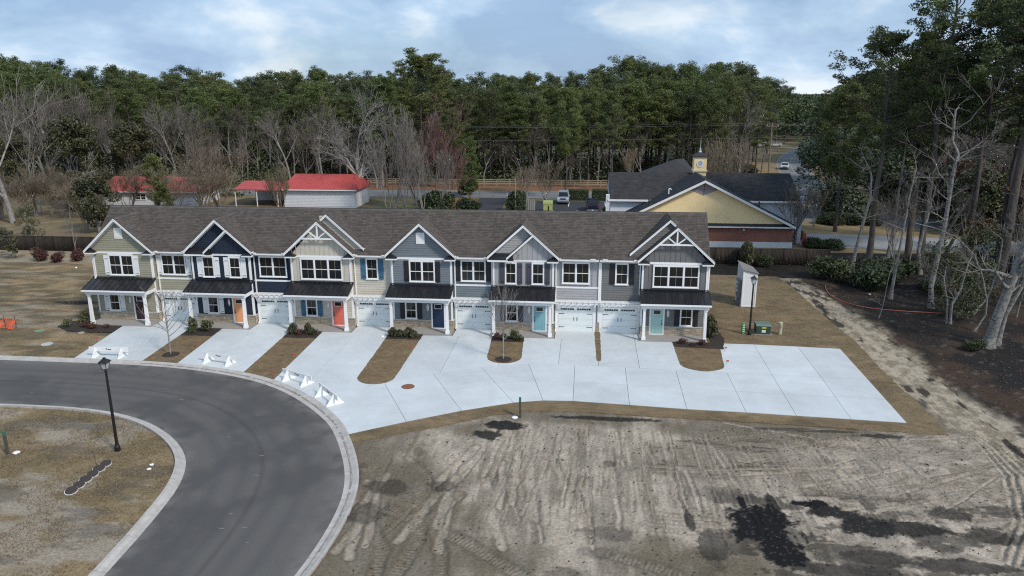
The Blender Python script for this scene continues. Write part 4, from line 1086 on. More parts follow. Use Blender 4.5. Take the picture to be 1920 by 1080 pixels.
# ================================================================== STREET FURNITURE AND SMALL THINGS
lampm = mat('black_lamp_paint', (.012, .012, .013), .4)
frost = mat('lamp_glass', (.45, .47, .5), .25)
def street_lamp(x, y, h, label):
    t = empty('street_lamp', (x, y, 0), label, 'street lamp', 'black post lamps')
    mb = MB(); mb.lathe([(.15, -.05), (.15, .25), (.11, .35), (.085, .5), (.06, h-.85), (.06, h-.72), (.10, h-.66), (.05, h-.60)], (x, y, 0), 12); mb.build('pole', lampm, t, smooth=False)
    g = MB(); g.frustum(x, y, h-.56, .10, h-.20, .17); gl = g.build('lantern_glass', frost, t)
    fr = MB()
    for sx in (-1, 1):
        for sy in (-1, 1): fr.tube((x+sx*.105, y+sy*.105, h-.57), (x+sx*.18, y+sy*.18, h-.19), .014, n=4)
    fr.frustum(x, y, h-.60, .07, h-.56, .115)
    fr.build('lantern_frame', lampm, t)
    c = MB(); c.frustum(x, y, h-.20, .235, h-.17, .235).frustum(x, y, h-.169, .225, h-.02, .075).frustum(x, y, h-.019, .05, h+.03, .05).frustum(x, y, h+.031, .07, h+.055, .03); c.build('lantern_cap', lampm, t)
street_lamp(-24.73, -22.67, 5.25, 'black post lamp standing on the grass island inside the loop road')
street_lamp(12.89, .47, 4.75, 'black post lamp beside the green transformer box on the side lawn')

def barricade(p, q, label):
    p, q = Vector((*p, .046)), Vector((*q, .046)); c = (p+q)/2; a = math.atan2(q.y-p.y, q.x-p.x); Lh = (q-p).length/2+.22
    t = empty('barricade', c, label, 'barricade', 'white wooden barricades across the driveway ends', a)
    def bl(mb, name, m, par=None): return link(name, mb.mesh(name, m), par or t)
    o = bl(MB().box(-Lh-.28, -.02, .40, Lh+.28, .02, .72), 'plank', white2)
    for s in (-1, 1):
        x = s*(Lh-.22)
        mb = MB(); mb.prism([(x-.03, -.52, .075), (x-.03, .52, .075), (x-.03, .06, .70), (x-.03, -.06, .70)], (.06, 0, 0)); mb.box(x-.09, -.58, .0, x+.09, .58, .075)
        mb.box(x-.05, -.065, .07, x+.05, -.021, .70)
        bl(mb, 'stand', white2)
    # small dark stencilled mark, too small in the photograph to read
    mk = MB(); z = .56
    mk.box(-.20, -.0245, z-.01, -.10, -.0205, z+.07)
    for i in range(4): mk.box(-.08+i*.075, -.0245, z-.05, -.02+i*.075, -.0205, z+.01+(.02 if i % 2 else 0))
    bl(mk, 'stencil_mark', mat('dark_stencil', (.03, .04, .07), .7), o)
barricade((-35.15,-9.0), (-33.2,-8.95), 'white wooden barricade across the leftmost driveway, behind the lamp head')
barricade((-26.5,-9.35), (-24.7,-9.75), 'white wooden barricade across the driveway of the navy house')
barricade((-19.5,-12.1), (-17.95,-12.9), 'white wooden barricade across the driveway of the greige house')
barricade((-16.3,-14.45), (-15.1,-15.75), 'white wooden barricade seen almost end on where the concrete lane meets the kerb')

woodm = mat('grey_post_wood', (.07, .065, .055), .9)
def stake(x, y, h, label, lid, lidpos):
    t = empty('marker_stake', (x, y, 0), label, 'marker post', 'green topped marker posts')
    MB().box(x-.06, y-.06, -.1, x+.06, y+.06, h-.25).build('post', woodm, t)
    MB().box(x-.063, y-.063, h-.249, x+.063, y+.063, h).build('painted_top', mat('green_paint', (.03, .16, .10), .6), t)
    mb = MB(); mb.lathe([(.0, .0), (.17, .0), (.19, .05), (.12, .09), (.0, .10)], (*lidpos, -.0), 14)
    tag(mb.build('clean_out_cap', white2), lid, 'pipe cap')
stake(-3.65, -16.39, 1.25, 'thin green topped marker post on the bare lot beside the concrete lane', 'small white pipe cap at the foot of the post by the lane', (-3.95,-16.55))
stake(-30.3, -23.62, 1.35, 'thick green topped marker post at the left edge of the grass island', 'white pipe cap at the foot of the post on the grass island', (-29.95,-23.45))
for k, (x, y) in enumerate(((-22.02,-24.0),(-21.9,-24.45))):
    mb = MB(); mb.lathe([(0, 0), (.11, 0), (.11, .04), (0, .05)], (x, y, 0), 12); tag(mb.build('pipe_cap', white2), ['upper of two small white caps in the island grass near the kerb', 'lower of two small white caps in the island grass near the kerb'][k], 'pipe cap')
riser_w = mat('riser_rim', (.55, .54, .52), .8); riser_d = mat('riser_lid_rust', (.045, .033, .03), .9, var=.3, scale=8)
for k in range(6):
    x, y = -24.42+.01*k, -24.2-k*.54
    ords = ['first and farthest', 'second', 'third', 'fourth', 'fifth', 'sixth and nearest']
    t = empty('riser_ring', (x, y, 0), ords[k]+' dark round riser lid of the row, counting away from the lamp', 'riser lid', 'round riser lids in a row on the island')
    t.rotation_euler = (.16+.05*(k % 3), .04*(k % 2), 0); t.location.z = .05
    mb = MB(); mb.lathe([(.0, .0), (.30, .0), (.31, .07+.02*(k % 2)), (.0, .08+.02*(k % 2))], (x, y, -.01), 20); mb.build('rim', riser_w, t)
    mb = MB(); mb.lathe([(.0, .083+.02*(k % 2)), (.285, .075+.02*(k % 2)), (.275, .10+.02*(k % 2)), (.0, .105+.02*(k % 2))], (x, y+.02, -.01), 20); mb.build('lid', riser_d, t)
# iron rod
tag(MB().tube((-24.9,-24.2,-.1), (-25.05,-24.2,.85), .018, n=5).build('iron_rod', woodm), 'thin dark rod stuck in the island grass above the round lids', 'rod')
# manhole in the lane
t = empty('manhole', (-11.3,-12.52,.046), 'rusty brown round manhole cover set in the pale concrete lane', 'manhole cover')
mb = MB(); mb.lathe([(0, 0), (.43, 0), (.43, .006), (0, .006)], (-11.3,-12.52,.047), 24); mb.build('frame', mat('rust_ring', (.14,.075,.05), .9), t)
mb = MB(); mb.lathe([(0, .0), (.35, .0), (.35, .006), (0, .006)], (-11.3,-12.52,.054), 24); mb.build('cover', mat('rust', (.22,.085,.035), .85, var=.3, scale=12), t)
# lids on the west lawn
for (x, y, r, m_, lb) in ((-40.7,-6.75,.42, mat('pale_lid', (.40,.42,.38), .8), 'pale round concrete lid in the straw lawn left of the first driveway'), (-43.6,-3.75,.38, mat('green_lid', (.16,.24,.15), .8), 'dull green round lid in the lawn by the orange netting'), (-39.9,-3.9,.25, mat('sand_lid', (.35,.31,.25), .8), 'flat sandy stepping stone at the edge of the first mulch bed')):
    mb = MB(); mb.lathe([(0, 0), (r, 0), (r, .05), (0, .06)], (x, y, -.01), 18); tag(mb.build('manhole', m_), lb, 'manhole cover')
for (x, y, lb) in ((-55.2,17.2,'small white cap lying in the lawn left of the row'), (-15.65,-2.75,'small white ball cap at the kerb of the slate house bed'), (26.5,13.6,'small white cap on the dark floor of the woods')):
    mb = MB(); mb.lathe([(0, 0), (.10, .0), (.12, .07), (.07, .13), (0, .15)], (x, y, .0), 10); tag(mb.build('pipe_cap', white2), lb, 'pipe cap')
# red utility flags
flag_m = mat('red_flag', (.55, .05, .04), .6)
for (x, y, lb) in ((-37.2,-6.0,'red wire flag at the left edge of the first driveway'), (-28.95,-6.5,'red wire flag left of the driveway of the navy house'), (-20.75,-8.2,'red wire flag on the sod strip left of the greige driveway'), (-20.9,-11.6,'red wire flag at the kerb end of the second sod strip'),
                   (-12.75,-5.6,'red wire flag on the sod strip left of the slate driveway'), (10.25,-3.8,'red wire flag at the mulch corner by the parking pad'), (9.9,-6.6,'red wire flag at the rounded end of the last sod patch')):
    t = empty('marker_flag', (x, y, .05), lb, 'flag', 'red wire marker flags'); MB().tube((x, y, 0), (x, y, .42), .008, n=4).build('wire', woodm, t); MB().box(x, y-.004, .30, x+.16, y+.004, .42).build('flag', flag_m, t)
# orange safety netting
t = empty('safety_netting', (-47, -3.4, 0), 'sagging orange safety netting with dark stakes at the left edge of the lawn', 'safety fence')
om = mat('orange_netting', (.85, .13, .05), .6); R = random.Random(4)
for x, y in ((-46.1,-3.1),(-46.9,-3.25),(-48.6,-3.0)): MB().tube((x, y, -.1), (x+R.uniform(-.05,.05), y, 1.0), .03, n=5).build('stake', woodm, t)
net = MB(); n = 26; pts = []
for i in range(n+1):
    x = -46.1-i*.17; s_ = .75-.35*math.sin(min(1, i/4.7)*PI)*(.6)-(.25 if i > 6 else 0)+R.uniform(-.04, .04); pts.append((x, -3.1-.14*math.sin(i*.9), s_))
for r in range(7):
    for a, b in zip(pts, pts[1:]):
        z0 = .03+a[2]*r/6; z1 = .03+b[2]*r/6; net.prism([(a[0], a[1]+R.uniform(-.02,.02)-.35*(1-r/6), z0), (b[0], b[1]-.35*(1-r/6), z1), (b[0], b[1]-.35*(1-r/6), z1+.045), (a[0], a[1]-.35*(1-r/6), z0+.045)], (0, .012, 0))
for a in pts: net.prism([(a[0], a[1]-.35, .03), (a[0]+.035, a[1]-.35, .03), (a[0]+.035, a[1], a[2]), (a[0], a[1], a[2])], (0, .012, 0))
net.build('netting', om, t)

# transformer and pedestals
gbx = mat('transformer_green', (.028, .062, .040), .5, var=.08); 
t = empty('transformer_box', (13.95, 1.0, 0), 'dark green padmount transformer box with stickers beside the post lamp', 'transformer')
MB().box(13.2,.35,-.03,14.75,1.75,.06).build('pad', mat('pad_concrete', (.25,.24,.22), .9), t)
b_ = MB(); b_.box(13.35,.55,.06,14.6,1.6,.80); b_.box(13.35,.50,.06,13.96,.549,.74); b_.box(13.99,.50,.06,14.6,.549,.74); bo = b_.build('cabinet', gbx, t)
MB().prism([(13.30,.48,.80),(13.30,1.65,.80),(13.30,1.65,.95),(13.30,.62,.95)], (1.35,0,0)).build('lid', mat('transformer_lid', (.09,.15,.12), .5), t)
MB().box(13.80,.485,.60,14.20,.4995,.72).build('warning_sticker', mat('yellow_sticker', (.60,.50,.06), .6), t)
MB().box(13.82,.485,.22,14.16,.4995,.46).build('white_sticker', mat('paper_white', (.65,.66,.64), .7), t)
mb = MB(); mb.lathe([(.0,0),(.21,0),(.21,.86),(.17,.96),(0,.98)], (12.45,.75,-.02), 14); 
t.scale = (.86, .86, .88)
t = empty('service_pedestal', (12.45,.75,0), 'bright green round utility pedestal left of the post lamp', 'utility pedestal'); mb.build('housing', mat('pedestal_green', (.12,.30,.13), .5), t)
for k in range(4): MB().box(12.33,.525,.2+k*.18,12.57,.545,.27+k*.18).build('marking', mat('pedestal_marking', (.6,.66,.5), .6), t)
t.scale = (.75, .75, .95)
t = empty('cable_pedestal', (15.3,.85,0), 'narrow beige cable pedestal right of the green transformer', 'utility pedestal')
mb = MB(); mb.lathe([(0,0),(.15,0),(.15,.85),(.17,.86),(.17,1.0),(.0,1.03)], (15.3,.85,-.02), 12); mb.build('housing', mat('pedestal_beige', (.42,.42,.30), .5), t)
MB().box(15.26,.672,.55,15.34,.695,.80).build('label_plate', mat('orange_label', (.5,.2,.08), .6), t)

# meter wall
t = empty('meter_wall', (14.2, 9.6, 0), 'freestanding white meter wall with a shingle cap and grey electric meters', 'meter wall')
mw_ = MB(); X0_, X1_, Ya, Yb = 13.75, 14.95, 8.4, 10.9
mw_.add([(X0_,Ya,-.05),(X1_,Ya,-.05),(X1_,Yb,-.05),(X0_,Yb,-.05),(X0_,Ya,3.30),(X1_,Ya,3.02),(X1_,Yb,3.02),(X0_,Yb,3.55)], [(0,3,2,1),(0,1,5,4),(1,2,6,5),(2,3,7,6),(3,0,4,7),(4,5,6,7)])
mw_.build('wall', mat('meter_wall_white', (.74,.76,.77), .6, var=.05), t)
sd_ = MB(); lapx(sd_, X0_, -1, .12, 3.2, lambda z: (Ya+.08, Yb)); sd_.build('siding', mat('meter_siding_shaded', (.55,.58,.62), .6), t, kind='stuff')  # left face: its bluish shade is put into the siding colour
MB().box(X0_-.02,Ya-.03,-.03,X0_+.10,Ya+.08,3.28).box(X1_-.1,Ya-.03,-.03,X1_+.02,Ya+.08,3.0).box(X0_-.02,Ya-.02,-.03,X1_+.02,Ya,.12).box(X0_-.045,Ya+.09,-.03,X0_-.0,Yb,.12).box(X0_-.045,Ya+.09,1.35,X0_-.03,Yb,1.45).build('trim', white, t)
rf_ = MB(); rf_.add([(X0_-.08,Ya-.1,3.34),(X1_+.12,Ya-.1,3.03),(X1_+.12,Yb+.1,3.03),(X0_-.08,Yb+.1,3.60),(X0_-.08,Ya-.1,3.40),(X1_+.12,Ya-.1,3.09),(X1_+.12,Yb+.1,3.09),(X0_-.08,Yb+.1,3.66)], [(0,3,2,1),(0,1,5,4),(1,2,6,5),(2,3,7,6),(3,0,4,7),(4,5,6,7)])
rf_.build('roof', mat('grey_weathered_shingle', (.17,.165,.16), .9, var=.2, scale=6), t)
mg = mat('meter_grey', (.16,.19,.21), .5)
MB().box(X0_-.28,8.75,.75,X0_-.05,9.75,2.35).build('meter_bank', mg, t); MB().box(X0_-.22,8.95,-.03,X0_-.08,9.12,.75).box(X0_-.22,9.3,-.03,X0_-.08,9.6,.75).build('conduit', mg, t)
for i in range(2):
    for k in range(3):
        mb = MB(); mb.lathe([(0,0),(.105,0),(.105,.10),(.08,.13),(0,.14)], n=12); y_, z_ = 9.0+i*.45, 1.35+k*.36
        mb.v = [(X0_-.28-v[2], y_+v[0], z_+v[1]) for v in mb.v]; mb.build('meter', mat('meter_glass', (.55,.57,.58), .25), t)

# drain hose by the woods
hose = mat('orange_hose', (.30,.10,.055), .7)
P = resample(smooth_line([(23.4,16.8),(22.9,14.8),(22.7,12.6),(23.3,10.6),(24.6,9.0),(27,8.3),(30.4,7.9)], 2), .5); mb = MB()
for a, b in zip(P, P[1:]): mb.tube((*a, .03), (*b, .03), .05, n=6, caps=False)
tag(mb.build('drain_hose', hose), 'long rusty orange hose lying along the dark floor of the woods', 'hose')

# ------------------------------------------------------------------ fences
fencem = mat('dark_fence_wood', (.026, .019, .014), .9, isl=.35, var=.15, scale=2, bump=.3, bscale=20)
fence = empty('privacy_fence', (-30, 25.5, 0), 'long dark brown board fence running behind the townhouse row', 'fence')
R = random.Random(12)
pm_ = MB(); x = 0
while x < 2.42: pm_.box(x, -.012, .02, x+.135, .012, 1.80+R.uniform(-.006, .006)); x += .142
panel = npmesh('f', np.array(pm_.v), np.array(pm_.f), fencem); panel.name = 'fence_panel'
postm_ = MB().box(-.05, -.05, -.1, .05, .05, 1.86).mesh('post', fencem); railm = MB().box(0, .02, .3, 2.44, .06, .38).box(0, .02, 1.5, 2.44, .06, 1.58).mesh('rail', fencem); capm = MB().box(0, -.04, 1.812, 2.44, .05, 1.84).mesh('cap_rail', mat('fence_cap', (.09,.07,.052), .9))
for k in range(53):
    x = -103.0+k*2.44
    p = link('fence_panel', panel, fence, (x, 25.6, -.04)); link('post', postm_, fence, (x, 25.66, -.04)); link('rail', railm, p).location = (0, 0, 0); link('cap_rail', capm, p).location = (0, 0, 0)
# chain link fence on the slope behind
gal = mat('galvanised', (.22,.22,.21), .5, metal=.3)
t = empty('chain_link_fence', (-66, 38, 0), 'rusty chain link fence in the yard behind the board fence', 'fence')
CLP = [(-77,31.0),(-72,35.0),(-66,39.5),(-60,43.5),(-52,46)]
wire = MB()
for (x0, y0), (x1, y1) in zip(CLP, CLP[1:]):
    n = 3
    for i in range(n):
        a = i/n; px_, py_ = x0+(x1-x0)*a, y0+(y1-y0)*a; MB().tube((px_, py_, -.1), (px_, py_, 1.75), .04, n=6).build('post', gal, t)
    MB().tube((x0, y0, 1.7), (x1, y1, 1.7), .025, n=5).build('top_rail', gal, t)
    l = math.hypot(x1-x0, y1-y0)
    for i in range(int(l/.28)):
        a = i*.28/l; b = min(1, a+1.65/l); b0_ = max(0, a-1.65/l)
        wire.tube((x0+(x1-x0)*a, y0+(y1-y0)*a, .05), (x0+(x1-x0)*b, y0+(y1-y0)*b, 1.7), .004, n=3, caps=False); wire.tube((x0+(x1-x0)*a, y0+(y1-y0)*a, .05), (x0+(x1-x0)*b0_, y0+(y1-y0)*b0_, 1.7), .004, n=3, caps=False)
wire.build('mesh', gal, t, kind='stuff')
# rail fence along the far road
raw = mat('weathered_rail', (.34,.27,.19), .9, var=.15)
t = empty('rail_fence', (-10, 93, 0), 'low three rail wooden fence along the far side of the back road', 'fence')
for k in range(34):
    x = -52+k*2.6
    MB().box(x-.07, 93-.07, -.1, x+.07, 93+.07, 1.25).build('post', raw, t)
    for z in (.35, .75, 1.12): MB().box(x+.07, 92.97, z, x+2.53, 93.03, z+.13).build('rail', raw, t)
# gate of the rear drive
t = empty('wire_gate', (-16.8, 75.9, 0), 'closed wire mesh gate across the rear drive', 'gate')
for x in (-19.3, -14.4): MB().tube((x, 75.9, -.1), (x, 75.9, 2.3), .06, n=8).build('post', gal, t)
for x in (-16.9, -16.75): MB().tube((x, 75.9, .1), (x, 75.9, 1.9), .03, n=6).build('upright', gal, t)
for z in (.15, 1.0, 1.9): MB().tube((-19.3, 75.9, z), (-14.4, 75.9, z), .03, n=6).build('rail', gal, t)
for x, c_ in ((-21.1, (.55,.40,.08)), (-14.2, (.7,.7,.68))): MB().tube((x, 74.6, -.1), (x, 74.6, 1.3), .09, n=8).build('bollard', mat('bollard%.0f' % (c_[0]*100), c_, .6), t) if False else tag(MB().tube((x, 74.6, -.1), (x, 74.6, 2.1 if c_[0] < .6 else 1.0), .08, n=8).build('bollard', mat('bollard_paint_a' if c_[0] < .6 else 'bollard_paint_b', c_, .6)), 'leaning yellow bollard at the left of the wire gate' if c_[0] < .6 else 'short white bollard at the right of the wire gate', 'bollard')
# pale board screen by the rear drive, and a green equipment box
t = empty('board_screen', (-9.6, 61.5, 0), 'short weathered board screen beside the round evergreen in the rear lot', 'fence')
for k in range(8): MB().box(-10.6+k*.3, 61.4-.25*k*.3, -.1, -10.34+k*.3, 61.45-.25*k*.3, 1.9-(k % 3)*.05).build('board', mat('grey_board', (.27,.26,.24), .9, isl=.1), t)
tag(MB().tube((-11.3, 60.2, -.1), (-11.35, 60.2, 5.4), .09, .07, n=8).build('bare_pole', mat('grey_pole', (.25,.24,.22), .8)), 'bare grey pole standing beside the round evergreen', 'pole')
t = empty('equipment_box', (-6.2, 61.2, 0), 'lime green equipment box at the edge of the rear lot', 'utility box')
lg = mat('lime_box', (.36,.40,.12), .6)
MB().box(-6.9, 60.6, -.05, -5.5, 61.8, 1.15).build('cabinet', lg, t); MB().box(-6.95, 60.55, 1.15, -5.45, 61.85, 1.6).build('lid', mat('lime_lid', (.42,.46,.17), .6), t); MB().box(-6.2, 60.585, .1, -6.0, 60.599, .9).build('door_gap', black, t)

# ------------------------------------------------------------------ vehicles
def vehicle(name, label, cat, loc, rz, prof, cab, wid, paint, truck=False, group=None):
    """prof: closed side outline (y forward, z); cab: glasshouse outline"""
    t = empty(name, loc, label, cat, group, rz)
    pm = mat('paint_'+name+str(int(loc[0])), paint, .3, spec=.6)
    hw = wid/2
    def L_(mb, n, m, par=None, smooth=False): return link(n, mb.mesh(n, m, smooth), par or t)
    # body: side outline lofted with tumble-home
    n = len(prof); vs = []
    for x, s in ((-hw, 1.), (-hw*.9, None), (hw*.9, None), (hw, 1.)):
        for y, z in prof: vs.append((x, y*(1 if s else 1.008), z if s else z+.015))
    fs = [tuple(range(n))]; 
    for k in range(3):
        for i in range(n): fs.append((k*n+i, (k+1)*n+i, (k+1)*n+(i+1) % n, k*n+(i+1) % n))
    fs.append(tuple(range(4*n-1, 3*n-1, -1)))
    mb = MB(); mb.add(vs, fs); L_(mb, 'body', pm)
    m_ = len(cab); zb = min(z for _, z in cab); zt = max(z for _, z in cab)
    f = lambda z: hw*(.93-.16*(z-zb)/(zt-zb))
    mb = MB(); mb.add([(-f(z), y, z) for y, z in cab]+[(f(z), y, z) for y, z in cab], [tuple(range(m_)), tuple(range(2*m_-1, m_-1, -1))]+[(i, m_+i, m_+(i+1) % m_, (i+1) % m_) for i in range(m_)])
    L_(mb, 'window', glass)
    mb = MB(); ys = [y for y, z in cab if z > zt-.05]; mb.box(-f(zt)*1.0, min(ys)-.02, zt-.03, f(zt)*1.0, max(ys)+.02, zt+.03); L_(mb, 'roof', pm)
    mb = MB()
    for (y0_, z0_), (y1_, z1_) in zip(cab, cab[1:]+cab[:1]):
        if abs(z1_-z0_) > .2:
            for s in (-1, 1): mb.tube((s*f(z0_), y0_, z0_), (s*f(z1_), y1_, z1_), .04, n=5)
    ym = (min(ys)+max(ys))/2
    for s in (-1, 1): mb.tube((s*f(zb), ym, zb), (s*f(zt), ym, zt), .04, n=5)
    L_(mb, 'pillars', pm)
    ymn, ymx = min(y for y, _ in prof), max(y for y, _ in prof)
    wr = .40 if truck else .33
    for y in (ymn+.85, ymx-.85):
        for s in (-1, 1):
            tm = MB(); tm.tube((s*(hw-.22), y, wr), (s*(hw+.02), y, wr), wr, n=18); w = L_(tm, 'tyre', mat('tyre', (.02,.02,.02), .9))
            rm = MB(); rm.tube((s*(hw+.021), y, wr), (s*(hw+.035), y, wr), wr*.6, n=12); L_(rm, 'rim', mat('rim', (.35,.35,.36), .35, metal=.6), w)
    zl = .72 if not truck else .95
    for s in (-1, 1):
        L_(MB().box(s*(hw-.38), ymx-.03, zl-.09, s*(hw-.06), ymx+.03, zl+.07), 'headlight', mat('headlamp', (.7,.72,.75), .2))
        L_(MB().box(s*(hw-.28), ymn-.03, zl-.10, s*(hw-.06), ymn+.03, zl+.14), 'tail_light', mat('tail_lamp', (.3,.01,.01), .3))
        L_(MB().box(s*(hw+.01), ymx*.25, zl+.25, s*(hw+.2), ymx*.25+.08, zl+.40), 'mirror', pm)
    L_(MB().box(-hw*.92, ymx-.05, .35, hw*.92, ymx+.09, .55), 'bumper', mat('bumper', (.10,.10,.10), .5)); L_(MB().box(-hw*.92, ymn-.12, .40, hw*.92, ymn+.03, .60), 'bumper', mat('chrome', (.45,.45,.46), .25, metal=.7))
    L_(MB().box(-hw*.5, ymx+.005, zl-.14, hw*.5, ymx+.04, zl+.08), 'grille', black)
    L_(MB().box(-.16, ymn-.128, .46, .16, ymn-.1205, .57), 'number_plate', white2)
    return t
sedan = [(-2.25,.35),(-2.3,.6),(-2.25,.95),(-1.6,1.0),(1.0,.98),(2.0,.86),(2.28,.7),(2.28,.35)]
sedan_c = [(-1.75,.98),(-1.1,1.42),(.35,1.45),(1.15,.98)]
pick = [(-2.8,.5),(-2.85,.8),(-2.85,1.18),(-.9,1.2),(1.2,1.2),(2.5,1.14),(2.75,1.0),(2.8,.5)]
pick_c = [(-.85,1.2),(-.72,1.82),(.75,1.85),(1.45,1.2)]
suv = [(-2.1,.45),(-2.15,.8),(-2.12,1.15),(.9,1.15),(2.0,1.08),(2.2,.95),(2.2,.45)]
suv_c = [(-2.05,1.15),(-1.95,1.85),(.55,1.88),(1.05,1.15)]
vehicle('pickup_truck', 'dark blue pickup parked tail first in the rear lot', 'pickup', (.85, 62.6, -.05), 0, pick, pick_c, 2.0, (.012,.014,.03), True)
vehicle('off_road_car', 'silver blue off road car parked nose first in the rear lot', 'car', (-4.1, 71.0, -.05), PI, suv, suv_c, 1.95, (.30,.35,.42), True)
vehicle('car', 'white car driving on the curving road beyond the church', 'car', (47.4, 131.5, -.05), PI+.25*-1, sedan, sedan_c, 1.85, (.62,.64,.67))
for k, (x, y, rz, c_, lb) in enumerate(((57.8,204,1.4,(.65,.65,.66),'white car parked far off left of the curving road, nearest the bend'), (62.5,207,1.5,(.6,.6,.62),'white car parked far off left of the curving road, nearest the kerb'), (27.6,57.5,1.5,(.10,.14,.30),'dark blue car nosing out behind the end of the church'),
                             (51.5,44.5,1.2,(.42,.45,.50),'pale grey car behind the woods, left of the two by the lane'), (55.5,46.5,1.25,(.40,.43,.49),'pale grey car behind the woods, right of the two by the lane'))):
    vehicle('car', lb, 'car', (x, y, -.05), rz, sedan, sedan_c, 1.85, c_)

# ------------------------------------------------------------------ church
brick = bpy.data.materials.new('red_brick'); brick.use_nodes = True
N = brick.node_tree.nodes; LK = brick.node_tree.links.new; b = N['Principled BSDF']; b.inputs['Roughness'].default_value = .9
bt_ = N.new('ShaderNodeTexBrick'); bt_.inputs['Color1'].default_value = (.29,.085,.05,1); bt_.inputs['Color2'].default_value = (.20,.055,.038,1); bt_.inputs['Mortar'].default_value = (.28,.22,.19,1)
bt_.inputs['Scale'].default_value = 1; bt_.inputs['Brick Width'].default_value = .22; bt_.inputs['Row Height'].default_value = .075; bt_.inputs['Mortar Size'].default_value = .008
g_ = N.new('ShaderNodeNewGeometry'); sp_ = N.new('ShaderNodeSeparateXYZ'); cb_ = N.new('ShaderNodeCombineXYZ'); LK(g_.outputs['Position'], sp_.inputs[0])
ad = N.new('ShaderNodeMath'); ad.operation = 'ADD'; LK(sp_.outputs[0], ad.inputs[0]); LK(sp_.outputs[1], ad.inputs[1]); LK(ad.outputs[0], cb_.inputs[0]); LK(sp_.outputs[2], cb_.inputs[1]); LK(cb_.outputs[0], bt_.inputs[0]); LK(bt_.outputs[0], b.inputs['Base Color'])
chr_ = mat('charcoal_shingle', (.028,.029,.033), .85, isl=.3, var=.25, scale=.4)
yel = mat('cream_stucco', (.88,.69,.38), .85, var=.05, scale=.4); wsid = mat('church_white', (.62,.65,.69), .7, var=.04)
ch = empty('church', (15, 41, 0), 'church with charcoal roofs, a cream gable, red brick base and a small cupola', 'church')
YC = 35.3; ccx = 14.0
MB().box(3.9, YC, -.1, 24.9, 38.7, .62).build('base_band', wsid, ch)
MB().box(3.95, YC+.03, .62, 24.85, 38.7, 2.45).build('brick_wall', brick, ch)
MB().prism([(3.5, YC+.05, 2.75), (24.6, YC+.05, 2.75), (ccx, YC+.05, 7.9)], (0, .4, 0)).build('gable_wall', yel, ch)
MB().box(3.2, YC-.5, 2.40, 25.0, YC+.04, 2.56).build('eave_fascia', white, ch)
MB().prism([(3.2, YC-.5, 2.565), (3.2, YC+.05, 2.85), (3.2, YC+.05, 2.565)], (21.8, 0, 0)).build('pent_roof', chr_, ch)
sl2 = (8.12-2.75)/10.75
for sg in (-1, 1):
    xe = ccx+sg*11.0; ze = 8.15-sl2*11.0
    r_ = MB(); r_.prism([(ccx, YC-.6, 8.20), (xe, YC-.6, ze+.05), (xe, YC-.6, ze-.05), (ccx, YC-.6, 8.08)], (0, 8.5, 0)); rr_ = r_.build('roof', mat('charcoal_deck', (.03,.03,.034), .9), ch)
    Lr = math.hypot(11, sl2*11); Wd = np.array([-sg*11, 0, sl2*11])/Lr
    tabs_obj('shingles', rr_, [tabs((xe, YC-.62, ze+.055), (0, 1, 0), Wd, lambda h: (0, 8.5), Lr, 301+sg, exposure=.2, tabw=.6)], chr_)
    mb = MB(); slope_board(mb, ccx, 8.12, xe, ze-.02, YC-.66, YC-.601, .30); mb.build('rake_board', white, ch)
    mb = MB(); slope_board(mb, ccx, 8.06, xe, ze-.06, YC-.6, YC+.04, .05); mb.build('soffit', soff, ch)
# attic vent
v = MB(); v.prism([(ccx+.0, YC+.02, 6.25), (ccx+2.0, YC+.02, 7.02), (ccx, YC+.02, 7.92), (ccx-2.0, YC+.02, 7.02)], (0, .02, 0)); vo = v.build('attic_vent', mat('vent_grey', (.33,.30,.31), .7), ch)
for k in range(9):
    z = 6.42+k*.16; hw_ = (z-6.25)*2.5 if z < 7.02 else (7.92-z)*2.2
    MB().box(ccx-hw_, YC-.01, z, ccx+hw_, YC+.018, z+.05).build('louvre', mat('vent_slat', (.42,.38,.38), .7), vo)
MB().box(ccx-.03, YC-.02, 6.28, ccx+.03, YC-.011, 7.9).box(ccx-1.9, YC-.02, 6.98, ccx+1.9, YC-.011, 7.03).build('vent_bar', mat('vent_red', (.18,.05,.04), .7), vo)
MB().box(18.9, YC-.08, 2.0, 19.15, YC+.02, 2.22).build('wall_light', white, ch)
for (x, z) in ((9.95, 6.42), (7.6, 5.2), (20.9, 5.05)):
    y_ = YC+1.4
    MB().tube((x, y_, z-.4), (x, y_, z+.35), .08, n=8).build('vent_pipe', white if x < 9.99 and x > 8 else black, ch)
MB().tube((9.95, YC+1.4, 6.77), (10.12, YC+1.4, 6.87), .07, n=8).tube((10.12, YC+1.4, 6.87), (10.25, YC+1.4, 6.70), .07, n=8).build('vent_hood', white, ch)
# main wing behind
MB().box(2.95, 38.8, -.1, 25.9, 50, 5.35).build('side_wall', wsid, ch)
mr_ = MB(); mr_.prism([(2.7, 38.4, 5.25), (2.7, 44.2, 8.02), (2.7, 50.2, 5.25), (2.7, 50.2, 5.05), (2.7, 44.2, 7.8), (2.7, 38.4, 5.05)], (23.5, 0, 0)); mo = mr_.build('main_roof', mat('charcoal_deck', (.03,.03,.034), .9), ch)
Lr = math.hypot(5.8, 2.77); tabs_obj('shingles', mo, [tabs((2.7, 38.38, 5.26), (1, 0, 0), np.array([0, 5.8, 2.77])/Lr, lambda h: (0, 23.5), Lr, 333, exposure=.2, tabw=.6)], chr_)
for x in (2.75, 26.0): MB().prism([(x, 38.75, 5.3), (x, 44.2, 7.9), (x, 49.8, 5.3)], (.15, 0, 0)).build('end_gable', wsid, ch)
MB().box(2.6, 38.2, 4.98, 26.3, 38.38, 5.2).build('gutter', white, ch)
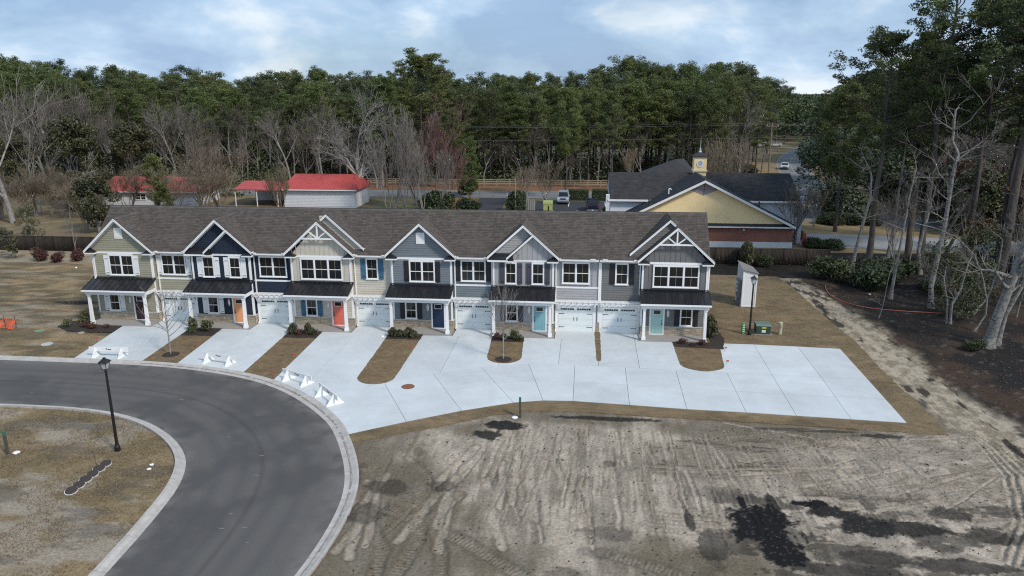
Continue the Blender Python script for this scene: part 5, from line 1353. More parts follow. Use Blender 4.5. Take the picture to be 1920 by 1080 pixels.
for x in (2.35, 26.2): MB().box(x, 38.3, -.1, x+.45, 39.1, 5.75).build('end_pier', wsid, ch)
hp = MB(); hp.add([(8.0,47.5,7.0),(15.2,47.5,7.0),(15.2,56,7.0),(8.0,56,7.0),(12.0,50,9.25),(13.4,51.5,9.25)], [(0,1,5,4),(1,2,5),(2,3,4,5),(3,0,4),(0,3,2,1)]); hp.build('rear_hip_roof', chr_, ch)
MB().box(8.6, 48.2, -.1, 14.8, 55.5, 7.0).build('rear_wall', wsid, ch)
cu = MB().box(13.75, 43.4, 7.3, 15.35, 45.0, 10.15).build('cupola', yel, ch)
MB().box(13.62, 43.27, 8.25, 15.48, 45.13, 8.42).build('cupola_band', mat('cream_trim', (.62,.56,.40), .7), cu)
MB().frustum(14.55, 44.2, 10.15, .98, 10.25, .98).frustum(14.55, 44.2, 10.251, .9, 10.75, .12).build('cupola_roof', chr_, ch)
wv = MB(); wv.lathe([(.0, 0), (.42, 0), (.42, .06), (.30, .06), (.30, .02), (0, .02)], n=20); wv.v = [(14.5+a, 43.4-c, 9.30+b*1.15) for a, b, c in wv.v]; wvo = wv.build('round_window', white, cu)
wv = MB(); wv.lathe([(.0, .025), (.29, .025), (.29, .035), (0, .035)], n=20); wv.v = [(14.5+a, 43.4-c, 9.30+b*1.15) for a, b, c in wv.v]; wv.build('louvre_pane', mat('pale_louvre', (.42,.46,.50), .5), wvo)
sp = MB(); sp.lathe([(.0, 0), (.22, 0), (.10, .25), (.13, .35), (.05, .5), (.035, 1.0), (.008, 2.1)], (14.55, 44.2, 10.7), 10); sp.build('spire', mat('spire_metal', (.55,.58,.6), .3, metal=.5), ch)

# ------------------------------------------------------------------ houses with red metal roofs
redm = mat('red_metal_roof', (.40,.062,.055), .55, var=.14, scale=.3); whs = mat('white_clapboard', (.58,.60,.64), .7, var=.05, scale=.5)
def red_block(name, label, x0, x1, y0, y1, zw, zr, hip=0., parent=None):
    t = empty(name, ((x0+x1)/2, y0, 0), label, 'house', 'white houses with red metal roofs')
    MB().box(x0, y0, -.1, x1, y1, zw).build('wall', whs, t); ym = (y0+y1)/2
    sdm = MB(); lap(sdm, y0-.005, .2, zw, lambda z: (x0, x1), .25); lapx(sdm, x1+.005, 1, .2, zw, lambda z: (y0, y1), .25); sdm.build('siding', whs, t, kind='stuff')
    a, b, c_, d_ = x0-.5, x1+.5, y0-.5, y1+.5
    rf = MB(); rf.add([(a, c_, zw), (b, c_, zw), (b, d_, zw), (a, d_, zw), (a+hip, ym, zr), (b-hip, ym, zr), (a, c_, zw-.12), (b, c_, zw-.12), (b, d_, zw-.12), (a, d_, zw-.12)],
                      [(0,1,5,4),(1,2,5),(2,3,4,5),(3,0,4),(6,9,8,7),(0,6,7,1),(1,7,8,2),(2,8,9,3),(3,9,6,0)])
    r = rf.build('roof', redm, t)
    sm = MB(); n = int((b-a)/.5)
    for k in range(n+1):
        x = a+(b-a)*k/n; f_ = 1. if hip == 0 else min(1, min(x-a, b-x)/hip); zt = zw+(zr-zw)*f_; yt = c_+(ym-c_)*f_
        if f_ > .05: sm.prism([(x-.015, c_, zw+.05), (x-.015, yt, zt+.05), (x-.015, yt, zt), (x-.015, c_, zw)], (.03, 0, 0))
    sm.build('seams', redm, r, kind='stuff')
    MB().box(a, c_-.1, zw-.14, b, c_, zw+.0).build('gutter', white, t)
    return t
h1 = red_block('ranch_house', 'low white house with a red metal roof at the left, half hidden by trees', -88.5, -65.2, 62, 70, 2.3, 4.35, 4.5)
window(h1, -71.6, -69.4, .7, 2.1, 62, 2); window(h1, -75.9, -74.0, .8, 2.0, 62, 2)
h2 = red_block('outbuilding', 'long white clapboard building with a red metal roof behind the greige house', -49.9, -37.9, 62, 70, 2.95, 5.05, 1.2)
t = empty('carport', (-54.5, 64, 0), 'low red metal roofed carport between the two white buildings', 'carport')
MB().prism([(-58.5, 61.8, 2.85), (-58.5, 66.5, 3.75), (-58.5, 70.5, 2.9), (-58.5, 70.5, 2.8), (-58.5, 61.8, 2.7)], (7.8, 0, 0)).build('roof', redm, t)
for x in (-58.3, -54.6, -51.0): MB().box(x-.06, 62, -.1, x+.06, 62.12, 2.75).build('post', white, t)
MB().box(-58.4, 69.8, -.1, -50.8, 70, 2.8).build('rear_wall', whs, t)
t = empty('garden_shed', (-91.5, 46.5, 0), 'small blue grey shed at the far left edge of the yard', 'shed')
MB().box(-94, 45, -.1, -89.4, 49, 2.2).build('wall', mat('shed_grey', (.18,.20,.23), .8), t); MB().prism([(-94.3, 44.7, 2.2), (-94.3, 47, 3.1), (-94.3, 49.3, 2.2)], (5.2, 0, 0)).build('roof', mat('shed_roof', (.25,.32,.42), .6), t)

# ------------------------------------------------------------------ utility poles and wires
polem = mat('utility_pole_wood', (.20,.165,.13), .9, var=.15)
def upole(x, y, h, label, arm=True):
    t = empty('utility_pole', (x, y, 0), label, 'utility pole', 'utility poles along the back road')
    MB().tube((x, y, -.1), (x-.1, y, h), .17, .12, n=8).build('pole', polem, t)
    if arm: MB().box(x-1.2, y-.2, h-.75, x+1.2, y-.08, h-.6).build('cross_arm', polem, t)
    for dx in (-1.05, .0, 1.05): MB().tube((x+dx, y-.14, h-.6), (x+dx, y-.14, h-.35), .05, n=6).build('insulator', mat('insulator', (.5,.5,.5), .4), t)
pR_ = at(1449, 230, 99); pL_ = at(80, 228, 97); pM_ = at(873, 260, 97)
PL = [(pL_.x, 97, pL_.z, 'utility pole with a grey transformer can far left in the woods'), (pM_.x, 97, pM_.z, 'utility pole with a cross arm beside the leafless red tree'), (pR_.x, 99, pR_.z, 'tall bare utility pole rising behind the right end of the church roof'), (82.1, 242.4, 7.8, 'far small utility pole beside the curving road')]
for p in PL: upole(*p)
tag(MB().tube((-95.2, 101.8, 8.6), (-95.2, 101.8, 9.9), .28, n=10).build('transformer_can', mat('can_grey', (.5,.52,.54), .5)), 'grey transformer can on the far left utility pole', 'transformer') if False else None
cab = MB().tube((pL_.x, 96.5, pL_.z-2.4), (pL_.x, 96.5, pL_.z-1.1), .3, n=10)
cab.build('transformer_can', mat('can_grey', (.5,.52,.54), .5), bpy.data.objects['utility_pole'])
wm = mat('cable', (.13,.13,.13), .5)
def cable(p, q, sag, label):
    mb = MB(); n = 24; P = [Vector(p).lerp(Vector(q), i/n)-Vector((0, 0, sag*4*(i/n)*(1-i/n))) for i in range(n+1)]
    for a, b in zip(P, P[1:]): mb.tube(a, b, .035, n=4, caps=False)
    tag(mb.build('overhead_wire', wm), label, 'wire', 'overhead wires along the back road')
for k, (dx, dz, hw_) in enumerate(((-1.05, -.35, 'upper left'), (1.05, -.35, 'upper right'), (0, -2.9, 'lower'))):
    A_ = (pL_.x+dx, 96.9, pL_.z+dz+.3*(k == 0)); B_ = (pR_.x+dx, 98.9, pR_.z+dz+.3*(k == 0)); C_ = (82.1+dx, 242.3, 7.8+dz*.6)
    cable(A_, B_, .8, hw_+' wire strung across the front of the pine woods'); cable(B_, C_, 1.0, hw_+' wire running from the tall pole up the curving road')
    cable(B_, (110+dx, 104, 11.5+dz), .8, hw_+' wire running from the tall pole to the right through the woods')

# ================================================================== TREES AND SHRUBS
def segs_mesh(P0, P1, R0, R1, n=4):
    P0, P1 = np.array(P0, float), np.array(P1, float); R0, R1 = np.array(R0, float), np.array(R1, float)
    D = P1-P0; Ln = np.linalg.norm(D, axis=1, keepdims=True); Ln[Ln == 0] = 1; D /= Ln
    ref = np.where(np.abs(D[:, 2:3]) < .9, np.array([[0, 0, 1.]]), np.array([[1., 0, 0]]))
    A = np.cross(D, ref); A /= np.linalg.norm(A, axis=1, keepdims=True); B = np.cross(D, A)
    k = len(P0); V = np.zeros((k, 2*n, 3))
    for i in range(n):
        c, s = math.cos(2*PI*i/n), math.sin(2*PI*i/n)
        V[:, i] = P0+(A*c+B*s)*R0[:, None]; V[:, n+i] = P1+(A*c+B*s)*R1[:, None]
    base = (np.arange(k)*2*n)[:, None]
    F = np.concatenate([base+np.array([[i, n+i, n+(i+1) % n, (i+1) % n]]) for i in range(n)], 0)
    return V.reshape(-1, 3), F
def leaf_mesh(C, size, rs, aspect=.5, up=.3, spread=None):
    """one little quad per point of C"""
    k = len(C); s = size*rs.uniform(.6, 1.4, (k, 1))
    n = rs.normal(size=(k, 3)); n[:, 2] = np.abs(n[:, 2])+up; n /= np.linalg.norm(n, axis=1, keepdims=True)
    a = np.cross(n, rs.normal(size=(k, 3))); a /= np.linalg.norm(a, axis=1, keepdims=True); b = np.cross(n, a)
    V = np.stack([C-a*s, C-b*s*aspect, C+a*s, C+b*s*aspect], 1)
    F = np.arange(k*4).reshape(k, 4)
    return V.reshape(-1, 3), F
class Skel:
    def __init__(s, seed): s.r = random.Random(seed); s.P0, s.P1, s.R0, s.R1, s.tips, s.lv = [], [], [], [], [], []
    def seg(s, a, b, r0, r1, lv=0): s.P0.append(a); s.P1.append(b); s.R0.append(r0); s.R1.append(r1); s.lv.append(lv)
    def limb(s, p, d, l, r, lv, maxlv, kids, wob=.25, lift=.1, ratio=.62, ang=(.4, .9), nseg=4, taper=.45, rmin=.006, tipr=.35):
        R = s.r; p = Vector(p); d = Vector(d).normalized(); pts = [(p.copy(), r, d.copy())]
        for i in range(nseg):
            d = (d+Vector((R.uniform(-1, 1), R.uniform(-1, 1), R.uniform(-1, 1)+lift*2))*wob*.5).normalized()
            q = p+d*(l/nseg); r1 = max(rmin, r*(1-(1-taper)*(i+1)/nseg)); s.seg(tuple(p), tuple(q), pts[-1][1], r1, lv); p = q; pts.append((p.copy(), r1, d.copy()))
        if lv >= maxlv: s.tips.append(tuple(p)); return
        n = kids[lv] if isinstance(kids, (list, tuple)) else kids
        for k in range(n):
            t = R.uniform(.35, 1) if k < n-1 else 1
            i = min(nseg, max(1, int(round(t*nseg)))); q, rr, dd = pts[i]
            a = R.uniform(*ang)*(.5 if k == n-1 else 1); ax = dd.orthogonal().normalized(); ax.rotate(__import__('mathutils').Quaternion(dd, R.uniform(0, 2*PI)))
            nd = dd.copy(); nd.rotate(__import__('mathutils').Quaternion(ax, a))
            s.limb(q, nd, l*ratio*R.uniform(.75, 1.2), max(rmin, rr*R.uniform(.5, .75)), lv+1, maxlv, kids, wob, lift, ratio, ang, max(2, nseg-1), taper, rmin, tipr)
def split_skel(sk, cut):
    lv = np.array(sk.lv); A = lambda q, m: [x for x, k in zip(q, m) if k]
    return (lv <= cut)

bark_pine = mat('pine_bark', (.095,.080,.070), .95, var=.3, scale=3, bump=.8, bscale=12, col2=(.055,.048,.043), bdist=.04, coords='obj', objv=.15, stretch=(1,1,.3))
bark_pale = mat('pale_bark', (.26,.25,.235), .9, var=.3, scale=4, bump=.5, bscale=15, col2=(.15,.14,.13), bdist=.02, coords='obj', objv=.25)
bark_lich = mat('lichen_bark', (.225,.225,.21), .95, var=.3, scale=5, bump=.8, bscale=14, col2=(.12,.115,.105), bdist=.03, coords='obj', lo=.42, hi=.58)
twig_grey = mat('grey_twigs', (.125,.108,.094), .9, isl=.35, coords='obj', objv=.3)
twig_red = mat('budding_red_twigs', (.165,.088,.080), .9, isl=.35, coords='obj')
twig_tan = mat('tan_twigs', (.21,.17,.125), .9, isl=.3, coords='obj', objv=.15)
needle = mat('pine_needles', (.094,.120,.040), .7, isl=.45, objv=.32, trans=.25, coords='obj')
needle2 = mat('bright_pine_needles', (.112,.146,.042), .7, isl=.45, objv=.2, trans=.25, coords='obj')
needle3 = mat('dark_pine_needles', (.068,.090,.034), .7, isl=.45, objv=.25, trans=.22, coords='obj')
magn = mat('magnolia_leaves', (.062,.066,.028), .6, isl=.5, objv=.2, coords='obj')
oakl = mat('live_oak_leaves', (.05,.075,.034), .6, isl=.5, coords='obj')
shrubg = mat('shrub_leaves', (.036,.056,.020), .7, isl=.5, objv=.25, coords='obj', trans=.1)
shrubr = mat('red_brown_shrub', (.075,.028,.022), .7, isl=.5, coords='obj')
hedgem = mat('clipped_hedge', (.045,.07,.024), .7, isl=.5, coords='obj')
brownl = mat('russet_leaves', (.10,.062,.03), .8, isl=.5, objv=.3, coords='obj')
yelg = mat('yellow_green_leaves', (.12,.15,.035), .7, isl=.5, coords='obj', trans=.1)
mat('olive_leaves', (.052,.064,.022), .7, isl=.5, coords='obj', trans=.1)
midl = mat('understory_leaves', (.078,.092,.040), .7, isl=.5, objv=.3, coords='obj')

def make_tree(name, bm, cm, label=None, cat=None, group=None, bark=None, crown=None):
    t = empty(name, (0, 0, 0), label, cat, group)
    if bm: link('trunk', bm, t)
    if cm: link('crown', cm, t)
    return t
def gen_pine(seed, H, cb, R, nl, dens, lsz, rad=.2, lean=(0, 0), clump=.95, pm=None, flat=.5, sides=6, fan=1.):
    rs = np.random.RandomState(seed); sk = Skel(seed); rr = sk.r
    n = 8; pts = [Vector((0, 0, -.1))]
    for i in range(1, n+1):
        t = i/n; pts.append(Vector((lean[0]*t*H+rr.uniform(-.12, .12)*H/18, lean[1]*t*H+rr.uniform(-.12, .12)*H/18, H*t)))
    for i in range(n): sk.seg(tuple(pts[i]), tuple(pts[i+1]), rad*(1-.8*i/n)*(1.25 if i == 0 else 1), rad*(1-.8*(i+1)/n), 0)
    tv, tf = segs_mesh(sk.P0, sk.P1, sk.R0, sk.R1, 8)
    def tp(z):
        t = max(0, min(n-.001, z/H*n)); i = int(t); return pts[i].lerp(pts[i+1], t-i)
    s2 = Skel(seed+1); C = []
    for k in range(nl):
        t = cb+(1-cb)*((k+.5)/nl); a = k*2.4+rr.uniform(-.5, .5); u = (t-cb)/(1-cb)
        prof = (math.sin(min(1, u*1.35+.25)*PI*.62))*(1-.55*max(0, u-.55)/.45)
        l = R*prof*rr.uniform(.6, 1.15); p = tp(H*t*.985)
        el = (.1+.75*u)*fan
        d = Vector((math.cos(a)*math.cos(el), math.sin(a)*math.cos(el), math.sin(el)))
        q = p.copy(); r0 = rad*.32*(1-.5*u); m_ = 4; clp = []
        for j in range(m_):
            d2 = (d+Vector((rr.uniform(-.35, .35), rr.uniform(-.35, .35), .10*j+rr.uniform(-.15, .15)))).normalized(); q2 = q+d2*(l/m_); s2.seg(tuple(q), tuple(q2), r0*(1-.2*j), r0*(1-.2*(j+1)), 1)
            if j >= 1 or l < 1.5:
                for _ in range(2 if j < m_-1 else 3):
                    dd = (d2+Vector((rr.uniform(-1.1, 1.1), rr.uniform(-1.1, 1.1), rr.uniform(-.1, .9)))).normalized(); e_ = q2+dd*l*.28*rr.uniform(.5, 1.2)
                    s2.seg(tuple(q2), tuple(e_), r0*.35, r0*.15, 2); C.append(e_)
            q = q2
        C.append(q)
    C.append(pts[-1])
    C = np.array([tuple(c) for c in C]); P = []
    for c in C:
        k = int(dens*rs.uniform(.6, 1.3)); s_ = clump*rs.uniform(.65, 1.25)
        v = rs.normal(size=(k, 3)); v /= np.linalg.norm(v, axis=1, keepdims=True); v *= rs.uniform(.35, 1, (k, 1))**.5; v[:, 2] *= flat
        P.append(c+v*s_)
    P = np.concatenate(P); lv, lf = leaf_mesh(P, lsz, rs, .38, .4)
    bv, bf = segs_mesh(s2.P0, s2.P1, s2.R0, s2.R1, 4)
    V = np.concatenate([tv, bv]); F = np.concatenate([tf, bf+len(tv)])
    return npmesh('pine_trunk', V, F, bark_pine, True), npmesh('pine_crown', lv, lf, pm or needle)
def gen_bare(seed, H, r, kids=(4, 4, 4, 3), maxlv=4, up=.35, ang=(.35, .8), trunk=.3, ratio=.62, wob=.3, bark=None, twig=None, leaf=None, ldens=0, lsz=.1, cut=1, multi=1, rmin=.012, lean=0):
    sk = Skel(seed)
    for m_ in range(multi):
        a = sk.r.uniform(0, 2*PI); d = Vector((math.cos(a)*(.35 if multi > 1 else .04)+lean, math.sin(a)*(.35 if multi > 1 else .04), 1))
        # total reach of the chain is about l*(1+ratio+ratio^2+...)
        tot = sum(ratio**i for i in range(maxlv+1)); l0 = H/tot*1.12
        sk.limb((sk.r.uniform(-.2, .2)*(multi > 1), sk.r.uniform(-.2, .2)*(multi > 1), -.1), d, l0, r*(1 if multi == 1 else .6), 0, maxlv, kids, wob*.6, up, ratio, ang, 5, .55, rmin)
    m = split_skel(sk, cut); arr = [np.array(x) for x in (sk.P0, sk.P1, sk.R0, sk.R1)]
    tv, tf = segs_mesh(*[x[m] for x in arr], 6); cv, cf = segs_mesh(*[x[~m] for x in arr], 3)
    tm = npmesh('bare_trunk', tv, tf, bark or bark_pale, True); cm = npmesh('bare_crown', cv, cf, twig or twig_grey)
    if leaf:
        rs = np.random.RandomState(seed); T = np.array(sk.tips); P = (T[:, None]+rs.normal(size=(len(T), ldens, 3))*lsz*2.6).reshape(-1, 3)
        lv, lf = leaf_mesh(P, lsz, rs, .6, .2); cm.materials.append(leaf)
        n0 = len(cv); V = np.concatenate([cv, lv]); F = np.concatenate([cf, lf+n0]); cm = npmesh('leafy_crown', V, F, twig or twig_grey); cm.materials.append(leaf)
        mi_ = np.zeros(len(F), np.int32); mi_[len(cf):] = 1; cm.polygons.foreach_set('material_index', mi_)
    return tm, cm
def gen_leafy(seed, H, R, n, lsz, m, trunk=.25, cb=.25, bark=None, lumps=26):
    rs = np.random.RandomState(seed); sk = Skel(seed)
    sk.limb((0, 0, -.1), (sk.r.uniform(-.1, .1), sk.r.uniform(-.1, .1), 1), H*.5, trunk, 0, 2, (5, 4), .35, .25, .6, (.4, 1.0), 4, .5, .02)
    tv, tf = segs_mesh(sk.P0, sk.P1, sk.R0, sk.R1, 6); P = []
    for k in range(lumps):
        u = rs.uniform(0, 1); a = rs.uniform(0, 2*PI); z = H*(cb+(1-cb)*u); w = R*math.sin(PI*min(1, max(.12, .15+.8*(1-u*.9))))*rs.uniform(.25, 1) if u > .1 else R*rs.uniform(.3, .8)
        c = np.array([math.cos(a)*w, math.sin(a)*w, z-.1*H*(1-u)]); s_ = R*rs.uniform(.22, .42)
        kk = n//lumps; v = rs.normal(size=(kk, 3)); v /= np.linalg.norm(v, axis=1, keepdims=True); v *= rs.uniform(.4, 1, (kk, 1))**.4*s_; v[:, 2] *= .75; P.append(c+v)
    lv, lf = leaf_mesh(np.concatenate(P), lsz, rs, .6, .3)
    return npmesh('leafy_trunk', tv, tf, bark or bark_pale, True), npmesh('leafy_crown', lv, lf, m)
def gen_shrub(seed, rx, ry, h, n, lsz, m, lumps=7, clipped=False):
    rs = np.random.RandomState(seed); P = []
    if clipped:
        v = rs.uniform(-1, 1, (n, 3)); k = rs.randint(0, 3, n); s_ = np.where(rs.rand(n) < .5, -1, 1)
        v[np.arange(n), k] = s_*rs.uniform(.9, 1.02, n)
        P = v*np.array([rx, ry, h/2])+np.array([0, 0, h/2])
    else:
        for j in range(lumps):
            a = rs.uniform(0, 2*PI); w = rs.uniform(0, .6); c = np.array([math.cos(a)*rx*w, math.sin(a)*ry*w, h*rs.uniform(.3, .7)]); s_ = np.array([rx*.55, ry*.55, h*.38])
            v = rs.normal(size=(n//lumps, 3)); v /= np.linalg.norm(v, axis=1, keepdims=True); v *= rs.uniform(.3, 1, (n//lumps, 1))**.4; P.append(c+v*s_)
        P = np.concatenate(P); P[:, 2] = np.abs(P[:, 2])
    lv, lf = leaf_mesh(P, lsz, rs, .55, .3); return npmesh('foliage', lv, lf, m)
def stems_mesh(seed, rx, h, n=9, r=.02):
    R = random.Random(seed); a = []
    for k in range(n):
        t = R.uniform(0, 2*PI); a.append(((0, 0, -.05), (math.cos(t)*rx*.6, math.sin(t)*rx*.6, h*R.uniform(.5, .9))))
    v, f = segs_mesh([x[0] for x in a], [x[1] for x in a], [r]*n, [r*.5]*n, 4); return npmesh('stems', v, f, twig_grey)
def shrub(x, y, h, me, st, label, name='shrub', group=None, sc=1., z=0, rz=0.):
    t = empty(name, (x, y, z), label, 'shrub', group); t.rotation_euler[2] = rz; t.scale = (sc, sc, sc*h)
    link('foliage', me, t).location = (0, 0, 0)
    if st: link('stems', st, t).location = (0, 0, 0)
    return t
def place(proto, x, y, H, H0, label, group=None, rz=None, name=None, w=1., cat='tree', z=-.07):
    """proto = (trunk mesh, crown mesh, tree height of the meshes)"""
    s = H/H0; t = empty(name or 'tree', (x, y, z), label, cat, group); t.scale = (s*w, s*w, s); t.rotation_euler[2] = rz if rz is not None else TR.uniform(0, 2*PI)
    for nm, me in (('trunk', proto[0]), ('crown', proto[1])):
        o = bpy.data.objects.new(nm, me); COL.objects.link(o); o.parent = t
    return t
TR = random.Random(77)
far_pines = [gen_pine(100+i, 20, cb, Rr*1.08, nl, int(dn*1.45), .16, .22, clump=cl_*.74, pm=pm_, flat=.5) for i, (cb, Rr, nl, dn, cl_, pm_) in enumerate(((.48,3.6,26,34,1.15,needle),(.42,3.2,28,30,1.1,needle),(.55,4.2,24,36,1.3,needle3),(.35,3.4,34,30,1.1,needle2),(.30,4.6,36,30,1.3,needle),(.36,3.6,34,28,1.1,needle2)))]
# wood behind the back road
def skyline(px):
    K = [(-400,118),(0,108),(30,106),(90,118),(150,128),(200,140),(215,124),(300,142),(340,134),(400,126),(470,148),(510,138),(600,124),(650,142),(700,132),(745,138),(790,107),(830,128),(875,150),(910,142),(985,132),(1050,142),(1110,132),(1150,122),(1180,106),(1215,110),(1250,124),(1310,112),(1370,122),(1430,138),(1480,165),(1512,182),(1540,184),(1580,150),(1640,120),(2000,110),(2500,110)]
    return float(np.interp(px, [k[0] for k in K], [k[1] for k in K]))
def topz(x, y, py):
    lo, hi = 2., 60.
    for _ in range(30):
        m = (lo+hi)/2
        if pix(x, y, m)[1] > py: lo = m
        else: hi = m
    return lo
cnt = 0
rows = [(101,4.9,62),(107,5.2,50),(113.5,5.2,38),(121,5.4,27),(130,5.8,17),(141,6.2,9),(154,6.8,4),(170,7.6,1)]
road_x = lambda y: float(np.interp(y, [57,72,95,112,133,155,182,206,236,290], [37,40,43.5,46,49.3,54.5,63.5,74,86,110]))
for (yy, step, off) in rows:
    dpt = yy+CD; x = -.80*dpt-.1*dpt; x1 = .50*dpt
    while x < x1:
        X_, Y_ = x+TR.uniform(-1.6, 1.6), yy+TR.uniform(-2.5, 2.5); x += step*TR.uniform(.8, 1.25)
        rxx = road_x(Y_); px, _ = pix(X_, Y_, 5)
        if px < -140 or px > 1560 or X_ > rxx-9.5 or (X_ > 27 and Y_ < 108): continue
        if cnt >= 255: continue
        py = skyline(px)+off*TR.uniform(.5, 1.3)+(TR.uniform(-4, 14) if off < 10 else TR.uniform(-10, 10))
        H = min(27, max(9, topz(X_, Y_, py)))
        k = TR.randrange(6) if off < 30 else TR.choice([3, 4, 5, 4, 5])
        place(far_pines[k], X_, Y_, H, 20.4, 'tall green pine in the dense wood beyond the back road', 'pines of the wood beyond the back road', name='pine_tree', w=TR.uniform(.95, 1.3)*(20/H)**.45)
        cnt += 1
Gr = 'pines along the far part of the curving road'
for i in range(44):
    Y = TR.uniform(135, 262); sd_ = 1 if TR.random() < .62 else -1; X_ = road_x(Y)+sd_*TR.uniform(8.5, 26)
    px, _ = pix(X_, Y, 10); top = float(np.interp(px, [1400, 1480, 1512, 1545, 1580, 1640, 1700], [138, 166, 184, 186, 160, 130, 110]))
    H = min(22, max(8, topz(X_, Y, top+TR.uniform(0, 14)))); place(far_pines[TR.randrange(6)], X_, Y, H, 20.4, 'pine on the '+('right' if sd_ > 0 else 'left')+' side of the far stretch of the curving road', Gr, name='pine_tree', w=TR.uniform(1.1, 1.5))
# the far wood closing the view down the road
rs = np.random.RandomState(5); P = []; 
for k in range(2300):
    y = rs.uniform(190, 420); dpt = y+CD; a = rs.uniform(-.75, .75)*dpt if k < 1000 else (rs.uniform(.2, .5)*dpt)
    if k >= 1000: y = rs.uniform(235, 420)
    if y < 262 and abs(a-road_x(y)) < 9: continue
    Ht = rs.uniform(13, 16.5) if y > 230 else rs.uniform(11, 13); P.append(np.array([a, y, 0])+np.stack([rs.normal(0, 2.2, 150), rs.normal(0, 2.2, 150), Ht*(.15+.85*rs.beta(1.8, 1.4, 150))], 1))
lv, lf = leaf_mesh(np.concatenate(P), .5, rs, .6, .5)
tag(link('distant_wood', npmesh('distant_wood', lv, lf, mat('distant_wood_leaves', (.05,.075,.028), .8, isl=.5, var=.3, scale=.02))), 'far off evergreen wood closing the view beyond the pines', 'wood', kind='stuff')
# understory of the wood
rs = np.random.RandomState(9); P = []
for k in range(1300):
    y = rs.uniform(98, 150); x = rs.uniform(-170, min(30, road_x(y)-12)); h = rs.uniform(1.5, 8.5)
    P.append(np.array([x, y, 0])+np.stack([rs.normal(0, 1.3, 60), rs.normal(0, 1.2, 60), np.abs(rs.normal(0, h*.5, 60))], 1))
for k in range(420):
    x = rs.uniform(-150, -62); y = rs.uniform(72, 99); h = rs.uniform(1.5, 6)
    if 75 < y < 87: continue
    P.append(np.array([x, y, 0])+np.stack([rs.normal(0, 1.3, 60), rs.normal(0, 1.2, 60), np.abs(rs.normal(0, h*.5, 60))], 1))
lv, lf = leaf_mesh(np.concatenate(P), .24, rs, .6, .3)
tag(link('understory', npmesh('understory', lv, lf, midl)), 'dark leafy understory at the foot of the pine wood', 'undergrowth', kind='stuff')

# bare and half bare trees
bares = [gen_bare(200, 15, .22, (4,4,4,4,3), 5, .35, (.3,.7), rmin=.012), gen_bare(201, 15, .2, (5,4,4,3,3), 5, .4, (.3,.65), rmin=.012), gen_bare(202, 15, .24, (4,5,4,4), 4, .25, (.35,.85), rmin=.018, wob=.4), gen_bare(203, 15, .16, (3,4,4,4), 4, .5, (.25,.55), rmin=.016)]
pale = [gen_bare(210, 15, .26, (5,5,4,4), 4, .3, (.3,.75), twig=mat('pale_twigs', (.19,.172,.155), .9, isl=.3, coords='obj'), rmin=.02), gen_bare(211, 15, .2, (4,5,4,3), 4, .4, (.3,.65), twig=MATS['pale_twigs'], rmin=.018)]
def hpx(px, Y, pytop):
    p = at(px, 300, Y); return p.x, topz(p.x, Y, pytop)
G = 'leafless grey trees along the wood edge'
for i in range(48):
    px = -120+i*17.8+TR.uniform(-8, 8); Y = TR.choice([73, 88.5, 90, 92.5, 95]); 
    if 860 < px: continue
    top = TR.uniform(175, 260) if px > 250 else TR.uniform(150, 230)
    x, H = hpx(px, Y, top)
    place(bares[TR.randrange(4)] if TR.random() < .7 else pale[TR.randrange(2)], x, Y, H, 15, 'leafless grey tree in the row before the pine wood', G, name='bare_tree', w=TR.uniform(.8, 1.1))
for i in range(22):
    px = 880+i*30+TR.uniform(-12, 12); Y = TR.uniform(98, 101); x, H = hpx(px, Y, TR.uniform(215, 290))
    if x > 26: Y = TR.uniform(108, 112); x, H = hpx(px, Y, TR.uniform(180, 260))
    if x > road_x(Y)-8: continue
    place(bares[TR.randrange(4)], x, Y, H, 15, 'small leafless tree at the foot of the pines beyond the rail fence', 'small bare trees at the foot of the pines', name='bare_tree', w=TR.uniform(.9, 1.3))
# named trees round the yards
def one(proto, px, Y, top, H0, label, name='tree', w=1., rz=None, group=None, x=None):
    xx, H = hpx(px, Y, top); xx = xx if x is None else x
    return place(proto, xx, Y, H, H0, label, group, name=name, w=w, rz=rz)
bigt = mat('lichen_twigs', (.27,.255,.235), .9, isl=.3, coords='obj')
big = gen_bare(234, 17.5, .42, (6,5,5,4,3), 5, .20, (.45,.9), bark=mat('lichen_pale_bark', (.32,.31,.29), .9, var=.2, scale=3, coords='obj'), twig=bigt, rmin=.016, wob=.3)
one(big, 672, 66, 183, 17.5, 'big pale leafless tree with a wide crown at the end of the red roofed building', 'bare_tree', 1.05)
redt = gen_bare(231, 14, .2, (5,5,5,4), 4, .35, (.3,.7), bark=bark_pale, twig=twig_red, rmin=.018, multi=2)
one(redt, 812, 72, 198, 14, 'tall red twigged budding tree right of the big pale leafless tree', 'budding_tree', .85)
one(redt, 838, 60, 262, 14, 'low red twigged tree leaning over the pine straw bank', 'budding_tree', 1.0, rz=2)
stm = gen_bare(232, 13, .17, (3,4,4,4), 4, .55, (.15,.5), bark=bark_pale, twig=MATS['pale_twigs'], rmin=.018, multi=4)
one(stm, 755, 62, 235, 13, 'clump of slender pale stems between the red roofed building and the red tree', 'bare_tree', .9)
one(stm, 738, 60, 250, 13, 'pale thicket stems right beside the red roofed building', 'bare_tree', 1.1, rz=5)
one(stm, 776, 66, 215, 13, 'tall mauve grey stems in front of the red twigged tree', 'bare_tree', 1.1, rz=2.2)
one(stm, 820, 59, 290, 13, 'low loose stems at the left of the pine straw bank', 'bare_tree', 1.2, rz=4.4)
one(stm, 722, 57, 270, 13, 'thin pale stems close behind the roof ridge', 'bare_tree', .8, rz=1.2)
one(stm, 790, 57, 280, 13, 'loose thicket of bare stems behind the slate house', 'bare_tree', 1.0, rz=3)
